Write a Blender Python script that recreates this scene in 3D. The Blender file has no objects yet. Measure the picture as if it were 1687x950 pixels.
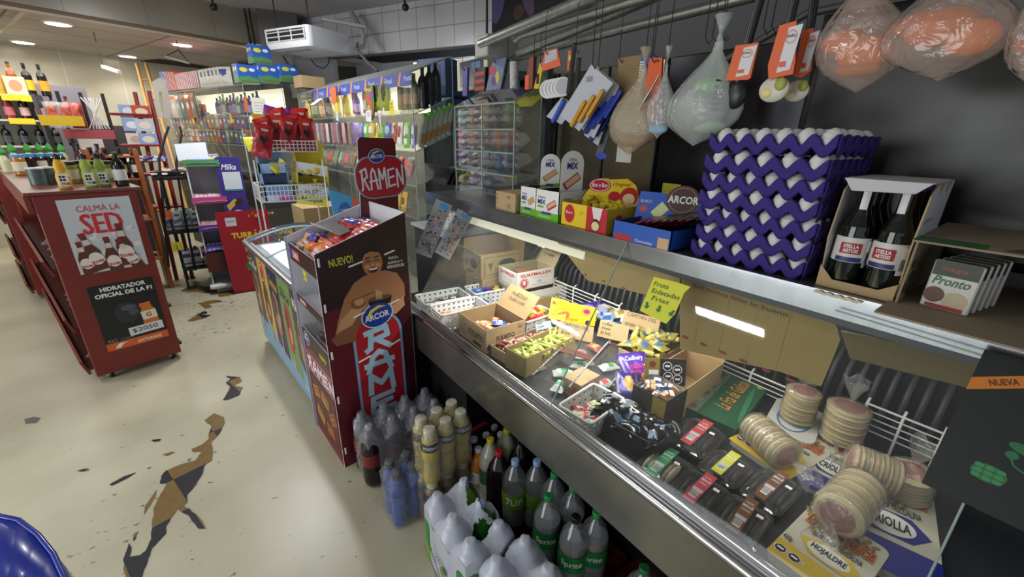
import bpy,math,random
from mathutils import Vector,Matrix,noise
random.seed(11)
sc = bpy.context.scene
COL = sc.collection
PI = math.pi
MT,MR = Matrix.Translation,Matrix.Rotation
def k4(c): return K(c,.4)
def k5(c): return K(c,.5)
# ------------------------------------------------------------------ camera
H = 1.6
F = 682.0
def V3(*a): return Vector(a)
def _rc(px,py): return Vector((px-843.5,-(py-475.0),-F))
_up = -(_rc(800,2350).normalized())
_f = _rc(295,214).normalized(); _f = (_f - _up*_f.dot(_up)).normalized()
_x = _f.cross(_up)
RW = Matrix((_x,_f,_up))           # world = RW @ camera
EYE = Vector((0,0,H))
def at(px,py,z=None,x=None,y=None):
    """point of the place seen at a pixel of the photograph, on a plane of known height / x / y"""
    r = RW @ _rc(px,py)
    if z is not None: t = (z-H)/r.z
    elif x is not None: t = x/r.x
    else: t = y/r.y
    return EYE + r*t
cam = bpy.data.cameras.new('camera'); camo = bpy.data.objects.new('camera',cam)
COL.objects.link(camo)
camo.matrix_world = MT(EYE) @ RW.to_4x4()
cam.sensor_width = 36.0; cam.lens = 36.0*F/1687.0; cam.clip_start = 0.02; cam.clip_end = 80
sc.camera = camo
sc.view_settings.view_transform = 'Standard'; sc.view_settings.look = 'None'
sc.view_settings.gamma = 1.0; sc.view_settings.exposure = 0.3
sc.view_settings.use_curve_mapping = False
sc.cycles.transparent_max_bounces = 32
sc.cycles.max_bounces = 7
sc.cycles.sample_clamp_indirect = 4.0
# ------------------------------------------------------------------ world and lights
w = bpy.data.worlds.new('world'); sc.world = w; w.use_nodes = True
w.node_tree.nodes['Background'].inputs[0].default_value = (0.80,0.88,1.0,1)
w.node_tree.nodes['Background'].inputs[1].default_value = 0.45
def lamp(kind,name,loc,energy,col=(1,1,1),size=0.2,size_y=None,aim=None,spot=None,blend=0.6,rz=0.0):
    l = bpy.data.lights.new(name,kind); l.energy = energy; l.color = col
    if kind == 'AREA':
        l.size = size
        if size_y: l.shape = 'RECTANGLE'; l.size_y = size_y
    else: l.shadow_soft_size = size
    if kind == 'SPOT' and spot: l.spot_size = spot; l.spot_blend = blend
    o = bpy.data.objects.new(name,l); COL.objects.link(o); o.location = loc
    if aim is not None:
        d = (Vector(aim)-Vector(loc)).normalized()
        o.rotation_euler = (0,-math.asin(d.x),rz) if abs(d.y) < .01 and d.z < -.5 else d.to_track_quat('-Z','Y').to_euler()
    return o
# daylight coming in through the shop front, behind and left of the camera
lamp('AREA','shopfront_daylight',(-4.8,1.8,1.35),98,(0.93,0.97,1.0),4.0,2.2,aim=(0.0,2.6,1.35))
# unseen tubes: first set by its glass reflection, other two added for brightness
for i_,(x_,y_,e_) in enumerate(((-1.1,1.5,11),(.4,4.4,34),(-2.6,4.2,24))):
    lamp('AREA','aisle_fill_tube',(x_,y_,2.86),e_,(0.97,0.99,1.0),0.10,.6,aim=(x_,y_,0))
lamp('AREA','hall_fill_light',(-1.2,7.2,2.5),44,(1.0,0.96,0.86),1.6,2.0,aim=(-1.2,7.2,0))  # added fill besides the downlights, brightens the cream wall
# the tubes inside the refrigerated counter, under its top shelf
lamp('AREA','counter_tube',(1.22,1.28,1.19),9.5,(1.0,0.99,0.93),0.06,1.0,aim=(1.12,1.28,0.6))
lamp('AREA','counter_tube',(1.22,.35,1.19),1.7,(1.0,0.99,0.93),0.06,.8,aim=(1.12,.35,.6))
# ------------------------------------------------------------------ materials
_M = {}
def lin(c):
    if isinstance(c,str):
        c = tuple(int(c[i:i+2],16)/255 for i in (0,2,4))
    return tuple((x/12.92 if x <= 0.04045 else ((x+0.055)/1.055)**2.4) for x in c)
def mat(name,col=None,rough=0.5,metal=0.0,emis=0.0,spec=0.5,noise_=0.0,nscale=30.0,bump=0.0,coat=0.0):
    if name in _M: return _M[name]
    if col is None: col = name
    m = bpy.data.materials.new('m_'+name); m.use_nodes = True
    nt = m.node_tree; b = nt.nodes['Principled BSDF']
    c = lin(col)
    b.inputs['Base Color'].default_value = (*c,1)
    b.inputs['Roughness'].default_value = rough
    b.inputs['Metallic'].default_value = metal
    b.inputs['Specular IOR Level'].default_value = spec
    b.inputs['Coat Weight'].default_value = coat
    if emis:
        b.inputs['Emission Color'].default_value = (*c,1); b.inputs['Emission Strength'].default_value = emis
    if noise_ or bump:
        tc = nt.nodes.new('ShaderNodeTexCoord'); nz = nt.nodes.new('ShaderNodeTexNoise')
        nz.inputs['Scale'].default_value = nscale; nz.inputs['Detail'].default_value = 5
        nt.links.new(tc.outputs['Object'],nz.inputs['Vector'])
        if noise_:
            mx = nt.nodes.new('ShaderNodeMix'); mx.data_type = 'RGBA'
            mx.inputs[6].default_value = (*[x*(1-noise_) for x in c],1)
            mx.inputs[7].default_value = (*[min(1,x*(1+noise_)) for x in c],1)
            nt.links.new(nz.outputs['Fac'],mx.inputs[0]); nt.links.new(mx.outputs[2],b.inputs['Base Color'])
        if bump:
            bp = nt.nodes.new('ShaderNodeBump'); bp.inputs['Strength'].default_value = bump
            bp.inputs['Distance'].default_value = 0.01
            nt.links.new(nz.outputs['Fac'],bp.inputs['Height']); nt.links.new(bp.outputs['Normal'],b.inputs['Normal'])
    _M[name] = m
    return m
def film(name,tint=(1,1,1),haze=0.15,gloss=0.5,rough=0.08,crinkle=0.0,hazecol=(0.9,0.9,0.92),scale=40.0):
    """thin clear plastic or glass: transparent, with a fresnel reflection and a little milky haze"""
    if name in _M: return _M[name]
    m = bpy.data.materials.new('m_'+name); m.use_nodes = True; nt = m.node_tree
    for n in list(nt.nodes): nt.nodes.remove(n)
    out = nt.nodes.new('ShaderNodeOutputMaterial')
    tr = nt.nodes.new('ShaderNodeBsdfTransparent'); tr.inputs[0].default_value = (*tint,1)
    gl = nt.nodes.new('ShaderNodeBsdfGlossy'); gl.inputs['Roughness'].default_value = rough
    df = nt.nodes.new('ShaderNodeBsdfDiffuse'); df.inputs[0].default_value = (*hazecol,1)
    lw = nt.nodes.new('ShaderNodeLayerWeight'); lw.inputs[0].default_value = 0.5
    pw = nt.nodes.new('ShaderNodeMath'); pw.operation = 'POWER'; pw.inputs[1].default_value = 4.0
    nt.links.new(lw.outputs['Facing'],pw.inputs[0])
    ad = nt.nodes.new('ShaderNodeMath'); ad.operation = 'MULTIPLY_ADD'; ad.inputs[1].default_value = 0.7; ad.inputs[2].default_value = 0.045
    nt.links.new(pw.outputs[0],ad.inputs[0])
    m1 = nt.nodes.new('ShaderNodeMixShader'); m1.inputs[0].default_value = haze
    nt.links.new(tr.outputs[0],m1.inputs[1]); nt.links.new(df.outputs[0],m1.inputs[2])
    mm = nt.nodes.new('ShaderNodeMath'); mm.operation = 'MULTIPLY'; mm.inputs[1].default_value = gloss*2
    mm.use_clamp = True
    nt.links.new(ad.outputs[0],mm.inputs[0])
    m2 = nt.nodes.new('ShaderNodeMixShader')
    nt.links.new(mm.outputs[0],m2.inputs[0]); nt.links.new(m1.outputs[0],m2.inputs[1]); nt.links.new(gl.outputs[0],m2.inputs[2])
    if crinkle:
        tc = nt.nodes.new('ShaderNodeTexCoord'); nz = nt.nodes.new('ShaderNodeTexNoise')
        nz.inputs['Scale'].default_value = scale; nz.inputs['Detail'].default_value = 3
        nz.inputs['Distortion'].default_value = 1.5
        bp = nt.nodes.new('ShaderNodeBump'); bp.inputs['Strength'].default_value = crinkle; bp.inputs['Distance'].default_value = 0.02
        nt.links.new(tc.outputs['Object'],nz.inputs['Vector']); nt.links.new(nz.outputs['Fac'],bp.inputs['Height'])
        nt.links.new(bp.outputs['Normal'],gl.inputs['Normal']); nt.links.new(bp.outputs['Normal'],lw.inputs['Normal'])
    nt.links.new(m2.outputs[0],out.inputs[0])
    _M[name] = m
    return m
def K(hexcol,rough=0.5,**k):
    return mat('%s_%d%s' % (hexcol,int(rough*100),''.join('%s%g' % (a[0],b) for a,b in sorted(k.items()))),hexcol,rough,**k)
GLASS = film('glass',(0.955,0.975,0.965),0.02,0.5,0.02)
GLASS_EDGE = K('93a59d',0.15)
FILM = film('clear_film',(0.97,0.97,0.98),0.10,0.8,0.12,0.6)
MILKY = film('milky_film',(0.9,0.9,0.9),0.5,0.6,0.2,0.5,(0.85,0.85,0.86))
CLEAR = film('clear_plastic',(0.96,0.96,0.96),0.03,0.6,0.08,0.08,scale=25)
TILE_WHITE = None
STEEL = mat('steel',(0.62,0.62,0.62),0.28,0.9,noise_=0.15,nscale=9)
CHROME = mat('chrome',(0.8,0.8,0.82),0.12,1.0)
GALV = mat('galvanized',(0.62,0.62,0.60),0.34,0.8,noise_=0.35,nscale=40)
BLACK = K('101012',0.45)
WHITE = K('e8e8e6',0.45)
PAPER = K('e6e4dc',0.7)
KRAFT = mat('kraft','b49a72',0.85,noise_=0.08,nscale=14)
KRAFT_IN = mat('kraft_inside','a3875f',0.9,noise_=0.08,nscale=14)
REDWOOD = mat('red_wood','75261e',0.42,noise_=0.12,nscale=7)
INK = K('17171b',0.7)
# ------------------------------------------------------------------ text
_T = {}
def text_mesh(s,bold=0.0,shear=0.0):
    k = (s,bold,shear)
    if k in _T: return _T[k]
    cu = bpy.data.curves.new('t','FONT'); cu.body = s; cu.offset = bold; cu.shear = shear; cu.resolution_u = 2
    cu.align_x = 'LEFT'
    o = bpy.data.objects.new('t',cu); COL.objects.link(o)
    dg = bpy.context.evaluated_depsgraph_get(); dg.update()
    me = bpy.data.meshes.new_from_object(o.evaluated_get(dg))
    vs = [(v.co.x,v.co.y) for v in me.vertices]; fs = [tuple(p.vertices) for p in me.polygons]
    bpy.data.objects.remove(o); bpy.data.curves.remove(cu); bpy.data.meshes.remove(me)
    if not vs: vs = [(0,0),(1,0),(1,1)]; fs = []
    x0 = min(v[0] for v in vs); x1 = max(v[0] for v in vs); y0 = min(v[1] for v in vs); y1 = max(v[1] for v in vs)
    vs = [((x-x0)/max(1e-6,x1-x0),(y-y0)/max(1e-6,y1-y0)) for x,y in vs]
    _T[k] = (vs,fs,(x1-x0)/max(1e-6,(y1-y0)))
    return _T[k]
class Fr:
    """a flat frame: origin O, right U, up W (unit vectors), outward N"""
    def __init__(s,O,U,W):
        s.O = Vector(O); s.U = Vector(U).normalized(); W = Vector(W); W = W - s.U*W.dot(s.U); s.W = W.normalized(); s.N = s.U.cross(s.W)
    def p(s,u,v,n=0.0): return s.O + s.U*u + s.W*v + s.N*n
    def at(s,u,v,n=0.0,rot=0.0):
        c,q = math.cos(rot),math.sin(rot)
        return Fr(s.p(u,v,n),s.U*c+s.W*q,s.W*c-s.U*q)
class MB:
    def __init__(s): s.v = []; s.f = []; s.mi = []; s.sm = []; s.mats = []; s.T = None
    def m(s,ma):
        if ma not in s.mats: s.mats.append(ma)
        return s.mats.index(ma)
    def add(s,vs,fs,ma,smooth=False):
        n = len(s.v); T = s.T
        s.v += [tuple(T @ Vector(v)) if T else tuple(v) for v in vs]
        k = s.m(ma)
        for f in fs:
            s.f.append([n+i for i in f]); s.mi.append(k); s.sm.append(smooth)
        return s
    def box(s,a,b,ma):
        x0,y0,z0 = a; x1,y1,z1 = b
        vs = [(x0,y0,z0),(x1,y0,z0),(x1,y1,z0),(x0,y1,z0),(x0,y0,z1),(x1,y0,z1),(x1,y1,z1),(x0,y1,z1)]
        return s.add(vs,[(0,3,2,1),(4,5,6,7),(0,1,5,4),(1,2,6,5),(2,3,7,6),(3,0,4,7)],ma)
    def cbox(s,c,d,ma):
        return s.box((c[0]-d[0]/2,c[1]-d[1]/2,c[2]-d[2]/2),(c[0]+d[0]/2,c[1]+d[1]/2,c[2]+d[2]/2),ma)
    def bbox(s,a,b,ma,r=0.004):
        """box with softly cut edges"""
        x0,y0,z0=a; x1,y1,z1=b; r=min(r,(x1-x0)/2.01,(y1-y0)/2.01,(z1-z0)/2.01)
        vs=[];idx={}
        for ix,(X,sx) in enumerate(((x0,1),(x1,-1))):
            for iy,(Y,sy) in enumerate(((y0,1),(y1,-1))):
                for iz,(Z,sz) in enumerate(((z0,1),(z1,-1))):
                    idx[ix,iy,iz]=len(vs)
                    vs+= [(X,Y+sy*r,Z+sz*r),(X+sx*r,Y,Z+sz*r),(X+sx*r,Y+sy*r,Z)]
        g=lambda a,b,c,k: idx[a,b,c]+k
        fs=[(g(0,0,0,0),g(0,0,1,0),g(0,1,1,0),g(0,1,0,0)),(g(1,0,0,0),g(1,1,0,0),g(1,1,1,0),g(1,0,1,0)),
            (g(0,0,0,1),g(1,0,0,1),g(1,0,1,1),g(0,0,1,1)),(g(0,1,0,1),g(0,1,1,1),g(1,1,1,1),g(1,1,0,1)),
            (g(0,0,0,2),g(0,1,0,2),g(1,1,0,2),g(1,0,0,2)),(g(0,0,1,2),g(1,0,1,2),g(1,1,1,2),g(0,1,1,2))]
        for a_ in (0,1):
            for b_ in (0,1):
                fs.append((g(a_,b_,0,0),g(a_,b_,0,1),g(a_,b_,1,1),g(a_,b_,1,0)))
                fs.append((g(a_,0,b_,0),g(a_,1,b_,0),g(a_,1,b_,2),g(a_,0,b_,2)))
                fs.append((g(0,a_,b_,1),g(1,a_,b_,1),g(1,a_,b_,2),g(0,a_,b_,2)))
        for a_ in (0,1):
            for b_ in (0,1):
                for c_ in (0,1): fs.append((g(a_,b_,c_,0),g(a_,b_,c_,1),g(a_,b_,c_,2)))
        return s.add(vs,fs,ma)
    def slab(s,fr,pts,t,ma,ma2=None):
        """flat outline (u,v) in a frame, extruded back by t"""
        n = len(pts)
        A = [fr.p(u,v,0) for u,v in pts]; B = [fr.p(u,v,-t) for u,v in pts]
        s.add(A+B,[tuple(range(n))],ma)
        s.add(A+B,[tuple(range(2*n-1,n-1,-1))]+[(i,n+i,n+(i+1) % n,(i+1) % n) for i in range(n)],ma2 or ma)
        return s
    def rect(s,fr,u0,v0,u1,v1,ma,n=0.0006):
        return s.add([fr.p(u0,v0,n),fr.p(u1,v0,n),fr.p(u1,v1,n),fr.p(u0,v1,n)],[(0,1,2,3)],ma)
    def poly(s,fr,pts,ma,n=0.0006):
        return s.add([fr.p(u,v,n) for u,v in pts],[tuple(range(len(pts)))],ma)
    def ell(s,fr,u,v,ru,rv,ma,n=0.0006,k=20,rot=0.0):
        c,q = math.cos(rot),math.sin(rot)
        pts = []
        for i in range(k):
            a = 2*PI*i/k; x,y = ru*math.cos(a),rv*math.sin(a)
            pts.append((u+x*c-y*q,v+x*q+y*c))
        return s.poly(fr,pts,ma,n)
    def ring(s,fr,u,v,ru,rv,t,ma,n=0.0008,k=24):
        vs = []
        for i in range(k):
            a = 2*PI*i/k; c,q = math.cos(a),math.sin(a)
            vs += [fr.p(u+ru*c,v+rv*q,n),fr.p(u+(ru-t)*c,v+(rv-t)*q,n)]
        return s.add(vs,[(2*i,2*((i+1) % k),2*((i+1) % k)+1,2*i+1) for i in range(k)],ma)
    def text(s,st,fr,u,v,wd,ht,ma,n=0.001,bold=0.0,shear=0.0,rot=0.0):
        vs,fs,asp = text_mesh(st,bold,shear)
        if wd is None: wd = ht*asp
        if ht is None: ht = wd/asp
        c,q = math.cos(rot),math.sin(rot)
        return s.add([fr.p(u+x*wd*c-y*ht*q,v+x*wd*q+y*ht*c,n) for x,y in vs],fs,ma)
    def stroke(s,fr,pts,t,ma,n=0.0009):
        for i in range(len(pts)-1):
            a = Vector(pts[i]); b = Vector(pts[i+1]); d = (b-a)
            if d.length < 1e-6: continue
            d.normalize(); p = Vector((-d.y,d.x))*t/2; e = d*t*0.3
            s.poly(fr,[a-p-e,b-p+e,b+p+e,a+p-e],ma,n+0.00015*i)
        return s
    def lathe(s,prof,seg=20,c=(0,0,0),smooth=True,axis=None,rib=None):
        """prof: list of (r, z, material-of-band-above)"""
        c = Vector(c)
        if axis is None: X,Y,Z = Vector((1,0,0)),Vector((0,1,0)),Vector((0,0,1))
        else:
            Z = Vector(axis).normalized(); X = Z.orthogonal().normalized(); Y = Z.cross(X)
        rings = []
        for r,z,*_ in prof:
            rings.append([c + X*(r*math.cos(2*PI*i/seg)) + Y*(r*math.sin(2*PI*i/seg)) + Z*z for i in range(seg)])
        for j in range(len(prof)-1):
            ma = prof[j][2]
            if ma is None: continue
            vs = rings[j]+rings[j+1]
            s.add(vs,[(i,(i+1) % seg,seg+(i+1) % seg,seg+i) for i in range(seg)],ma,smooth)
        for j,flip in ((0,True),(len(prof)-1,False)):
            if prof[j][0] > 1e-4:
                ma = prof[0][2] if j == 0 else prof[-2][2]
                if ma is None: continue
                s.add(rings[j],[tuple(range(seg-1,-1,-1)) if flip else tuple(range(seg))],ma)
        return s
    def cyl(s,a,b,r,ma,seg=12,r2=None):
        a = Vector(a); b = Vector(b); L = (b-a).length
        return s.lathe([(r,0,ma),(r if r2 is None else r2,L,ma)],seg,a,True,b-a)
    def tube(s,pts,r,ma,seg=8):
        pts = [Vector(p) for p in pts]; n = len(pts); rings = []
        prev = None
        for i,p in enumerate(pts):
            d = (pts[min(i+1,n-1)]-pts[max(i-1,0)]).normalized()
            X = (prev - d*prev.dot(d)) if prev is not None else d.orthogonal()
            if X.length < 1e-5: X = d.orthogonal()
            X.normalize(); prev = X; Y = d.cross(X)
            rr = r[i] if isinstance(r,(list,tuple)) else r
            rings.append([p + X*(rr*math.cos(2*PI*k/seg)) + Y*(rr*math.sin(2*PI*k/seg)) for k in range(seg)])
        vs = [q for R_ in rings for q in R_]
        fs = [(j*seg+i,j*seg+(i+1) % seg,(j+1)*seg+(i+1) % seg,(j+1)*seg+i) for j in range(n-1) for i in range(seg)]
        s.add(vs,fs,ma,True)
        s.add(vs,[tuple(range(seg-1,-1,-1)),tuple((n-1)*seg+i for i in range(seg))],ma)
        return s
    def ball(s,c,r,ma,seg=12,rg=8):
        rx,ry,rz = (r,r,r) if isinstance(r,(int,float)) else r
        vs = []; c = Vector(c)
        for j in range(1,rg):
            t = PI*j/rg
            for i in range(seg):
                a = 2*PI*i/seg; vs.append(c+Vector((rx*math.sin(t)*math.cos(a),ry*math.sin(t)*math.sin(a),rz*math.cos(t))))
        n = len(vs); vs += [c+Vector((0,0,rz)),c-Vector((0,0,rz))]
        fs = [((j)*seg+i,(j+1)*seg+i,(j+1)*seg+(i+1) % seg,j*seg+(i+1) % seg) for j in range(rg-2) for i in range(seg)]
        fs += [(n,i,(i+1) % seg) for i in range(seg)] + [(n+1,(rg-2)*seg+(i+1) % seg,(rg-2)*seg+i) for i in range(seg)]
        return s.add(vs,fs,ma,True)
    def grid(s,fn,nu,nv,ma,smooth=True,band=None):
        vs = [fn(i/nu,j/nv) for j in range(nv+1) for i in range(nu+1)]
        if band is None:
            s.add(vs,[(j*(nu+1)+i,j*(nu+1)+i+1,(j+1)*(nu+1)+i+1,(j+1)*(nu+1)+i) for j in range(nv) for i in range(nu)],ma,smooth)
        else:
            n = len(s.v); T = s.T
            s.v += [tuple(T @ Vector(v)) if T else tuple(v) for v in vs]
            for j in range(nv):
                for i in range(nu):
                    s.f.append([n+j*(nu+1)+i,n+j*(nu+1)+i+1,n+(j+1)*(nu+1)+i+1,n+(j+1)*(nu+1)+i])
                    s.mi.append(s.m(band((i+.5)/nu,(j+.5)/nv))); s.sm.append(smooth)
        return s
    def build(s,name,parent=None,loc=None,rz=0.0,solid=0.0,bevel=0.0,mw=None,sub=0):
        me = bpy.data.meshes.new(name); me.from_pydata([tuple(v) for v in s.v],[],s.f)
        for m_ in s.mats: me.materials.append(m_)
        me.polygons.foreach_set('material_index',s.mi); me.polygons.foreach_set('use_smooth',s.sm)
        me.update()
        o = bpy.data.objects.new(name,me); COL.objects.link(o)
        if mw is not None: o.matrix_world = mw
        elif loc is not None: o.location = loc; o.rotation_euler = (0,0,rz)
        if parent is not None: o.parent = parent
        if bevel:
            b = o.modifiers.new('b','BEVEL'); b.width = bevel; b.segments = 2; b.limit_method = 'ANGLE'
        if sub:
            b = o.modifiers.new('u','SUBSURF'); b.levels = sub; b.render_levels = sub
        if solid:
            b = o.modifiers.new('s','SOLIDIFY'); b.thickness = solid; b.offset = 0
        return o
def tag(o,label,cat,group=None,kind=None):
    o['label'] = label; o['category'] = cat
    if group: o['group'] = group
    if kind: o['kind'] = kind
    return o
def thing(name,label,cat,loc=(0,0,0),rz=0.0,group=None,mw=None):
    o = bpy.data.objects.new(name,None); COL.objects.link(o); o.empty_display_size = 0.05
    if mw is not None: o.matrix_world = mw
    else: o.location = loc; o.rotation_euler = (0,0,rz)
    return tag(o,label,cat,group)
def solo(mb,name,label,cat,group=None,**k):
    return tag(mb.build(name,None,**k),label,cat,group)
def struct(mb,name,**k):
    o = mb.build(name,None,**k); o['kind'] = 'structure'; return o
_kids = {}
def copy_tree(o,label=None,mw=None,loc=None,rz=0.0,group=None,rot=None):
    def rec(a,par):
        c = a.copy(); COL.objects.link(c)
        if par is not None: c.parent = par
        for ch in _children(a): rec(ch,c)
        return c
    c = rec(o,None)
    place(c,mw,loc,rz,rot)
    if label: c['label'] = label
    if group: c['group'] = group
    return c
def _children(o): return list(o.children)
def place(c,mw=None,loc=None,rz=0.0,rot=None):
    if mw is not None: c.matrix_world = mw
    elif loc is not None: c.location = loc; c.rotation_euler = rot or (0,0,rz)
    return c
class Proto:
    """first call hands out the thing itself, later calls copy it with its parts"""
    def __init__(s,o): s.o = o; s.used = False
    def put(s,label,loc=None,rz=0.0,mw=None,group=None,rot=None):
        if not s.used:
            s.used = True; place(s.o,mw,loc,rz,rot)
            s.o['label'] = label
            if group: s.o['group'] = group
            return s.o
        return copy_tree(s.o,label,mw,loc,rz,group,rot)
def frame_mw(O,X,Zish):
    """matrix with local x along X, local z towards Zish"""
    X = Vector(X).normalized(); Z = Vector(Zish); Z = (Z - X*Z.dot(X)).normalized(); Y = Z.cross(X)
    return MT(Vector(O)) @ Matrix((X,Y,Z)).transposed().to_4x4()
ORD = ['first','second','third','fourth','fifth','sixth','seventh','eighth','ninth','tenth','eleventh','twelfth',
       'thirteenth','fourteenth','fifteenth','sixteenth','seventeenth','eighteenth','nineteenth','twentieth',
       'twenty-first','twenty-second','twenty-third','twenty-fourth']
# ================================================================== the room
A17 = math.radians(17)
CU = Vector((math.cos(A17),math.sin(A17),0)); CV = Vector((-math.sin(A17),math.cos(A17),0))
def nodes_mat(name,fn):
    m = bpy.data.materials.new('m_'+name); m.use_nodes = True
    fn(m.node_tree,m.node_tree.nodes['Principled BSDF']); return m
def N(nt,t,**k):
    n = nt.nodes.new(t)
    for a,b in k.items():
        if a.startswith('i_'): n.inputs[int(a[2:])].default_value = b
        else: setattr(n,a,b)
    return n
def ramp(nt,pts):
    r = nt.nodes.new('ShaderNodeValToRGB'); e = r.color_ramp.elements
    e[0].position,e[0].color = pts[0][0],(*pts[0][1],1); e[1].position,e[1].color = pts[-1][0],(*pts[-1][1],1)
    for p,c in pts[1:-1]:
        x = e.new(p); x.color = (*c,1)
    return r
def _floor(nt,b):
    L = nt.links.new
    tc = N(nt,'ShaderNodeTexCoord')
    big = N(nt,'ShaderNodeTexNoise'); big.inputs['Scale'].default_value = 1.6; big.inputs['Detail'].default_value = 3
    L(tc.outputs['Object'],big.inputs['Vector'])
    r1 = ramp(nt,[(0.3,lin('b3ad94')),(0.7,lin('cfc9b0'))]); L(big.outputs['Fac'],r1.inputs[0])
    # small chips scattered over the vinyl
    mp = N(nt,'ShaderNodeMapping'); mp.inputs['Rotation'].default_value = (0,0,0.3); mp.inputs['Scale'].default_value = (1,2.2,1)
    L(tc.outputs['Object'],mp.inputs[0])
    ch = N(nt,'ShaderNodeTexNoise'); ch.inputs['Scale'].default_value = 17; ch.inputs['Detail'].default_value = 6; ch.inputs['Roughness'].default_value = 0.62
    L(mp.outputs[0],ch.inputs['Vector'])
    # zones of heavier wear: distance to worn places of the floor
    acc = None
    for (x,y,r) in ((-0.02,4.75,0.75),(0.0,5.5,0.8),(-0.1,4.1,0.4),(-0.35,2.2,0.35),(0.25,2.9,0.4),(-0.55,2.0,0.4),(-0.9,1.9,0.25)):
        d = N(nt,'ShaderNodeVectorMath',operation='DISTANCE'); d.inputs[1].default_value = (x,y,0)
        L(tc.outputs['Object'],d.inputs[0])
        q = N(nt,'ShaderNodeMapRange'); q.inputs[1].default_value = r; q.inputs[2].default_value = 0; q.inputs[3].default_value = 0; q.inputs[4].default_value = 0.10 if y > 4 else 0.045
        L(d.outputs['Value'],q.inputs[0])
        if acc is None: acc = q.outputs[0]
        else:
            a = N(nt,'ShaderNodeMath',operation='MAXIMUM'); L(acc,a.inputs[0]); L(q.outputs[0],a.inputs[1]); acc = a.outputs[0]
    s = N(nt,'ShaderNodeMath',operation='ADD'); L(ch.outputs['Fac'],s.inputs[0]); L(acc,s.inputs[1])
    th = N(nt,'ShaderNodeMapRange'); th.inputs[1].default_value = 0.67; th.inputs[2].default_value = 0.69
    L(s.outputs[0],th.inputs[0])
    mx = N(nt,'ShaderNodeMix',data_type='RGBA'); mx.inputs[7].default_value = (*lin('3a3834'),1)
    L(th.outputs[0],mx.inputs[0]); L(r1.outputs[0],mx.inputs[6]); L(mx.outputs[2],b.inputs['Base Color'])
    b.inputs['Roughness'].default_value = 0.33; b.inputs['Specular IOR Level'].default_value = 0.45
FLOOR = nodes_mat('floor_vinyl',_floor)
def _check(nt,b):
    L = nt.links.new
    tc = N(nt,'ShaderNodeTexCoord')
    mp = N(nt,'ShaderNodeMapping',vector_type='POINT')
    mp.inputs['Rotation'].default_value = (0,0,-math.radians(15)); L(tc.outputs['Object'],mp.inputs[0])
    # bring the tile corner at (-0.344, 2.23) onto a lattice point
    c,q = math.cos(math.radians(-15)),math.sin(math.radians(-15))
    ox,oy = -0.344*c-2.23*q,-0.344*q+2.23*c
    mp.inputs['Location'].default_value = (-ox,-oy,0.01)
    ck = N(nt,'ShaderNodeTexChecker'); ck.inputs['Scale'].default_value = 4.0
    ck.inputs['Color2'].default_value = (*lin('8d6d33'),1); ck.inputs['Color1'].default_value = (*lin('1d1f27'),1)
    L(mp.outputs[0],ck.inputs[0])
    nz = N(nt,'ShaderNodeTexNoise'); nz.inputs['Scale'].default_value = 25; L(tc.outputs['Object'],nz.inputs['Vector'])
    mx = N(nt,'ShaderNodeMix',data_type='RGBA',blend_type='MULTIPLY'); mx.inputs[0].default_value = 0.5
    L(ck.outputs[0],mx.inputs[6]); L(nz.outputs['Color'],mx.inputs[7]); L(mx.outputs[2],b.inputs['Base Color'])
    b.inputs['Roughness'].default_value = 0.5
CHECK = nodes_mat('old_tiles',_check)
def tiles(name,c1,c2,mortar,bw,bh,msize=0.004,rough=0.35,off=0.0,axis='wall',spec=0.5,rot=0.0,nz_=0.0):
    def fn(nt,b):
        L = nt.links.new
        tc = N(nt,'ShaderNodeTexCoord'); br = N(nt,'ShaderNodeTexBrick',offset=off,squash=1.0)
        br.inputs['Color1'].default_value = (*lin(c1),1); br.inputs['Color2'].default_value = (*lin(c2),1)
        br.inputs['Mortar'].default_value = (*lin(mortar),1); br.inputs['Scale'].default_value = 1.0
        br.inputs['Mortar Size'].default_value = msize; br.inputs['Brick Width'].default_value = bw; br.inputs['Row Height'].default_value = bh
        L(tc.outputs['UV'],br.inputs[0])
        nz = N(nt,'ShaderNodeTexNoise'); nz.inputs['Scale'].default_value = 2.2; nz.inputs['Detail'].default_value = 6
        L(tc.outputs['Object'],nz.inputs['Vector'])
        r = ramp(nt,[(0.3,(1-nz_,)*3),(0.7,(1,1,1))]); L(nz.outputs['Fac'],r.inputs[0])
        mx = N(nt,'ShaderNodeMix',data_type='RGBA',blend_type='MULTIPLY'); mx.inputs[0].default_value = 1.0
        L(br.outputs[0],mx.inputs[6]); L(r.outputs[0],mx.inputs[7]); L(mx.outputs[2],b.inputs['Base Color'])
        b.inputs['Roughness'].default_value = rough; b.inputs['Specular IOR Level'].default_value = spec
    return nodes_mat(name,fn)
def panel(name,fr,w_,h_,ma,t=0.06,hole=None):
    """structural slab with metre UVs on its face"""
    mb = MB(); mb.slab(fr,[(0,0),(w_,0),(w_,h_),(0,h_)],t,ma)
    o = struct(mb,name)
    uv = o.data.uv_layers.new(name='uv')
    for lo in o.data.loops:
        p = o.data.vertices[lo.vertex_index].co - fr.O
        uv.data[lo.index].uv = (p.dot(fr.U),p.dot(fr.W))
    return o
mb = MB(); mb.box((-7,-3,-0.1),(4.5,13,0),FLOOR); struct(mb,'floor')
def jag(pts,amp,seed=0,step=0.006):
    out = []
    for i in range(len(pts)):
        a = Vector(pts[i]); b = Vector(pts[(i+1) % len(pts)]); n = max(1,int((b-a).length/step))
        for k in range(n):
            p = a.lerp(b,k/n); q = noise.noise_vector(Vector((p.x*28,p.y*28,seed))) + noise.noise_vector(Vector((p.x*110,p.y*110,seed)))*.6
            out.append((p.x+q.x*amp*.6,p.y+q.y*amp*.6))
    return out
S3 = .4738
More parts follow.
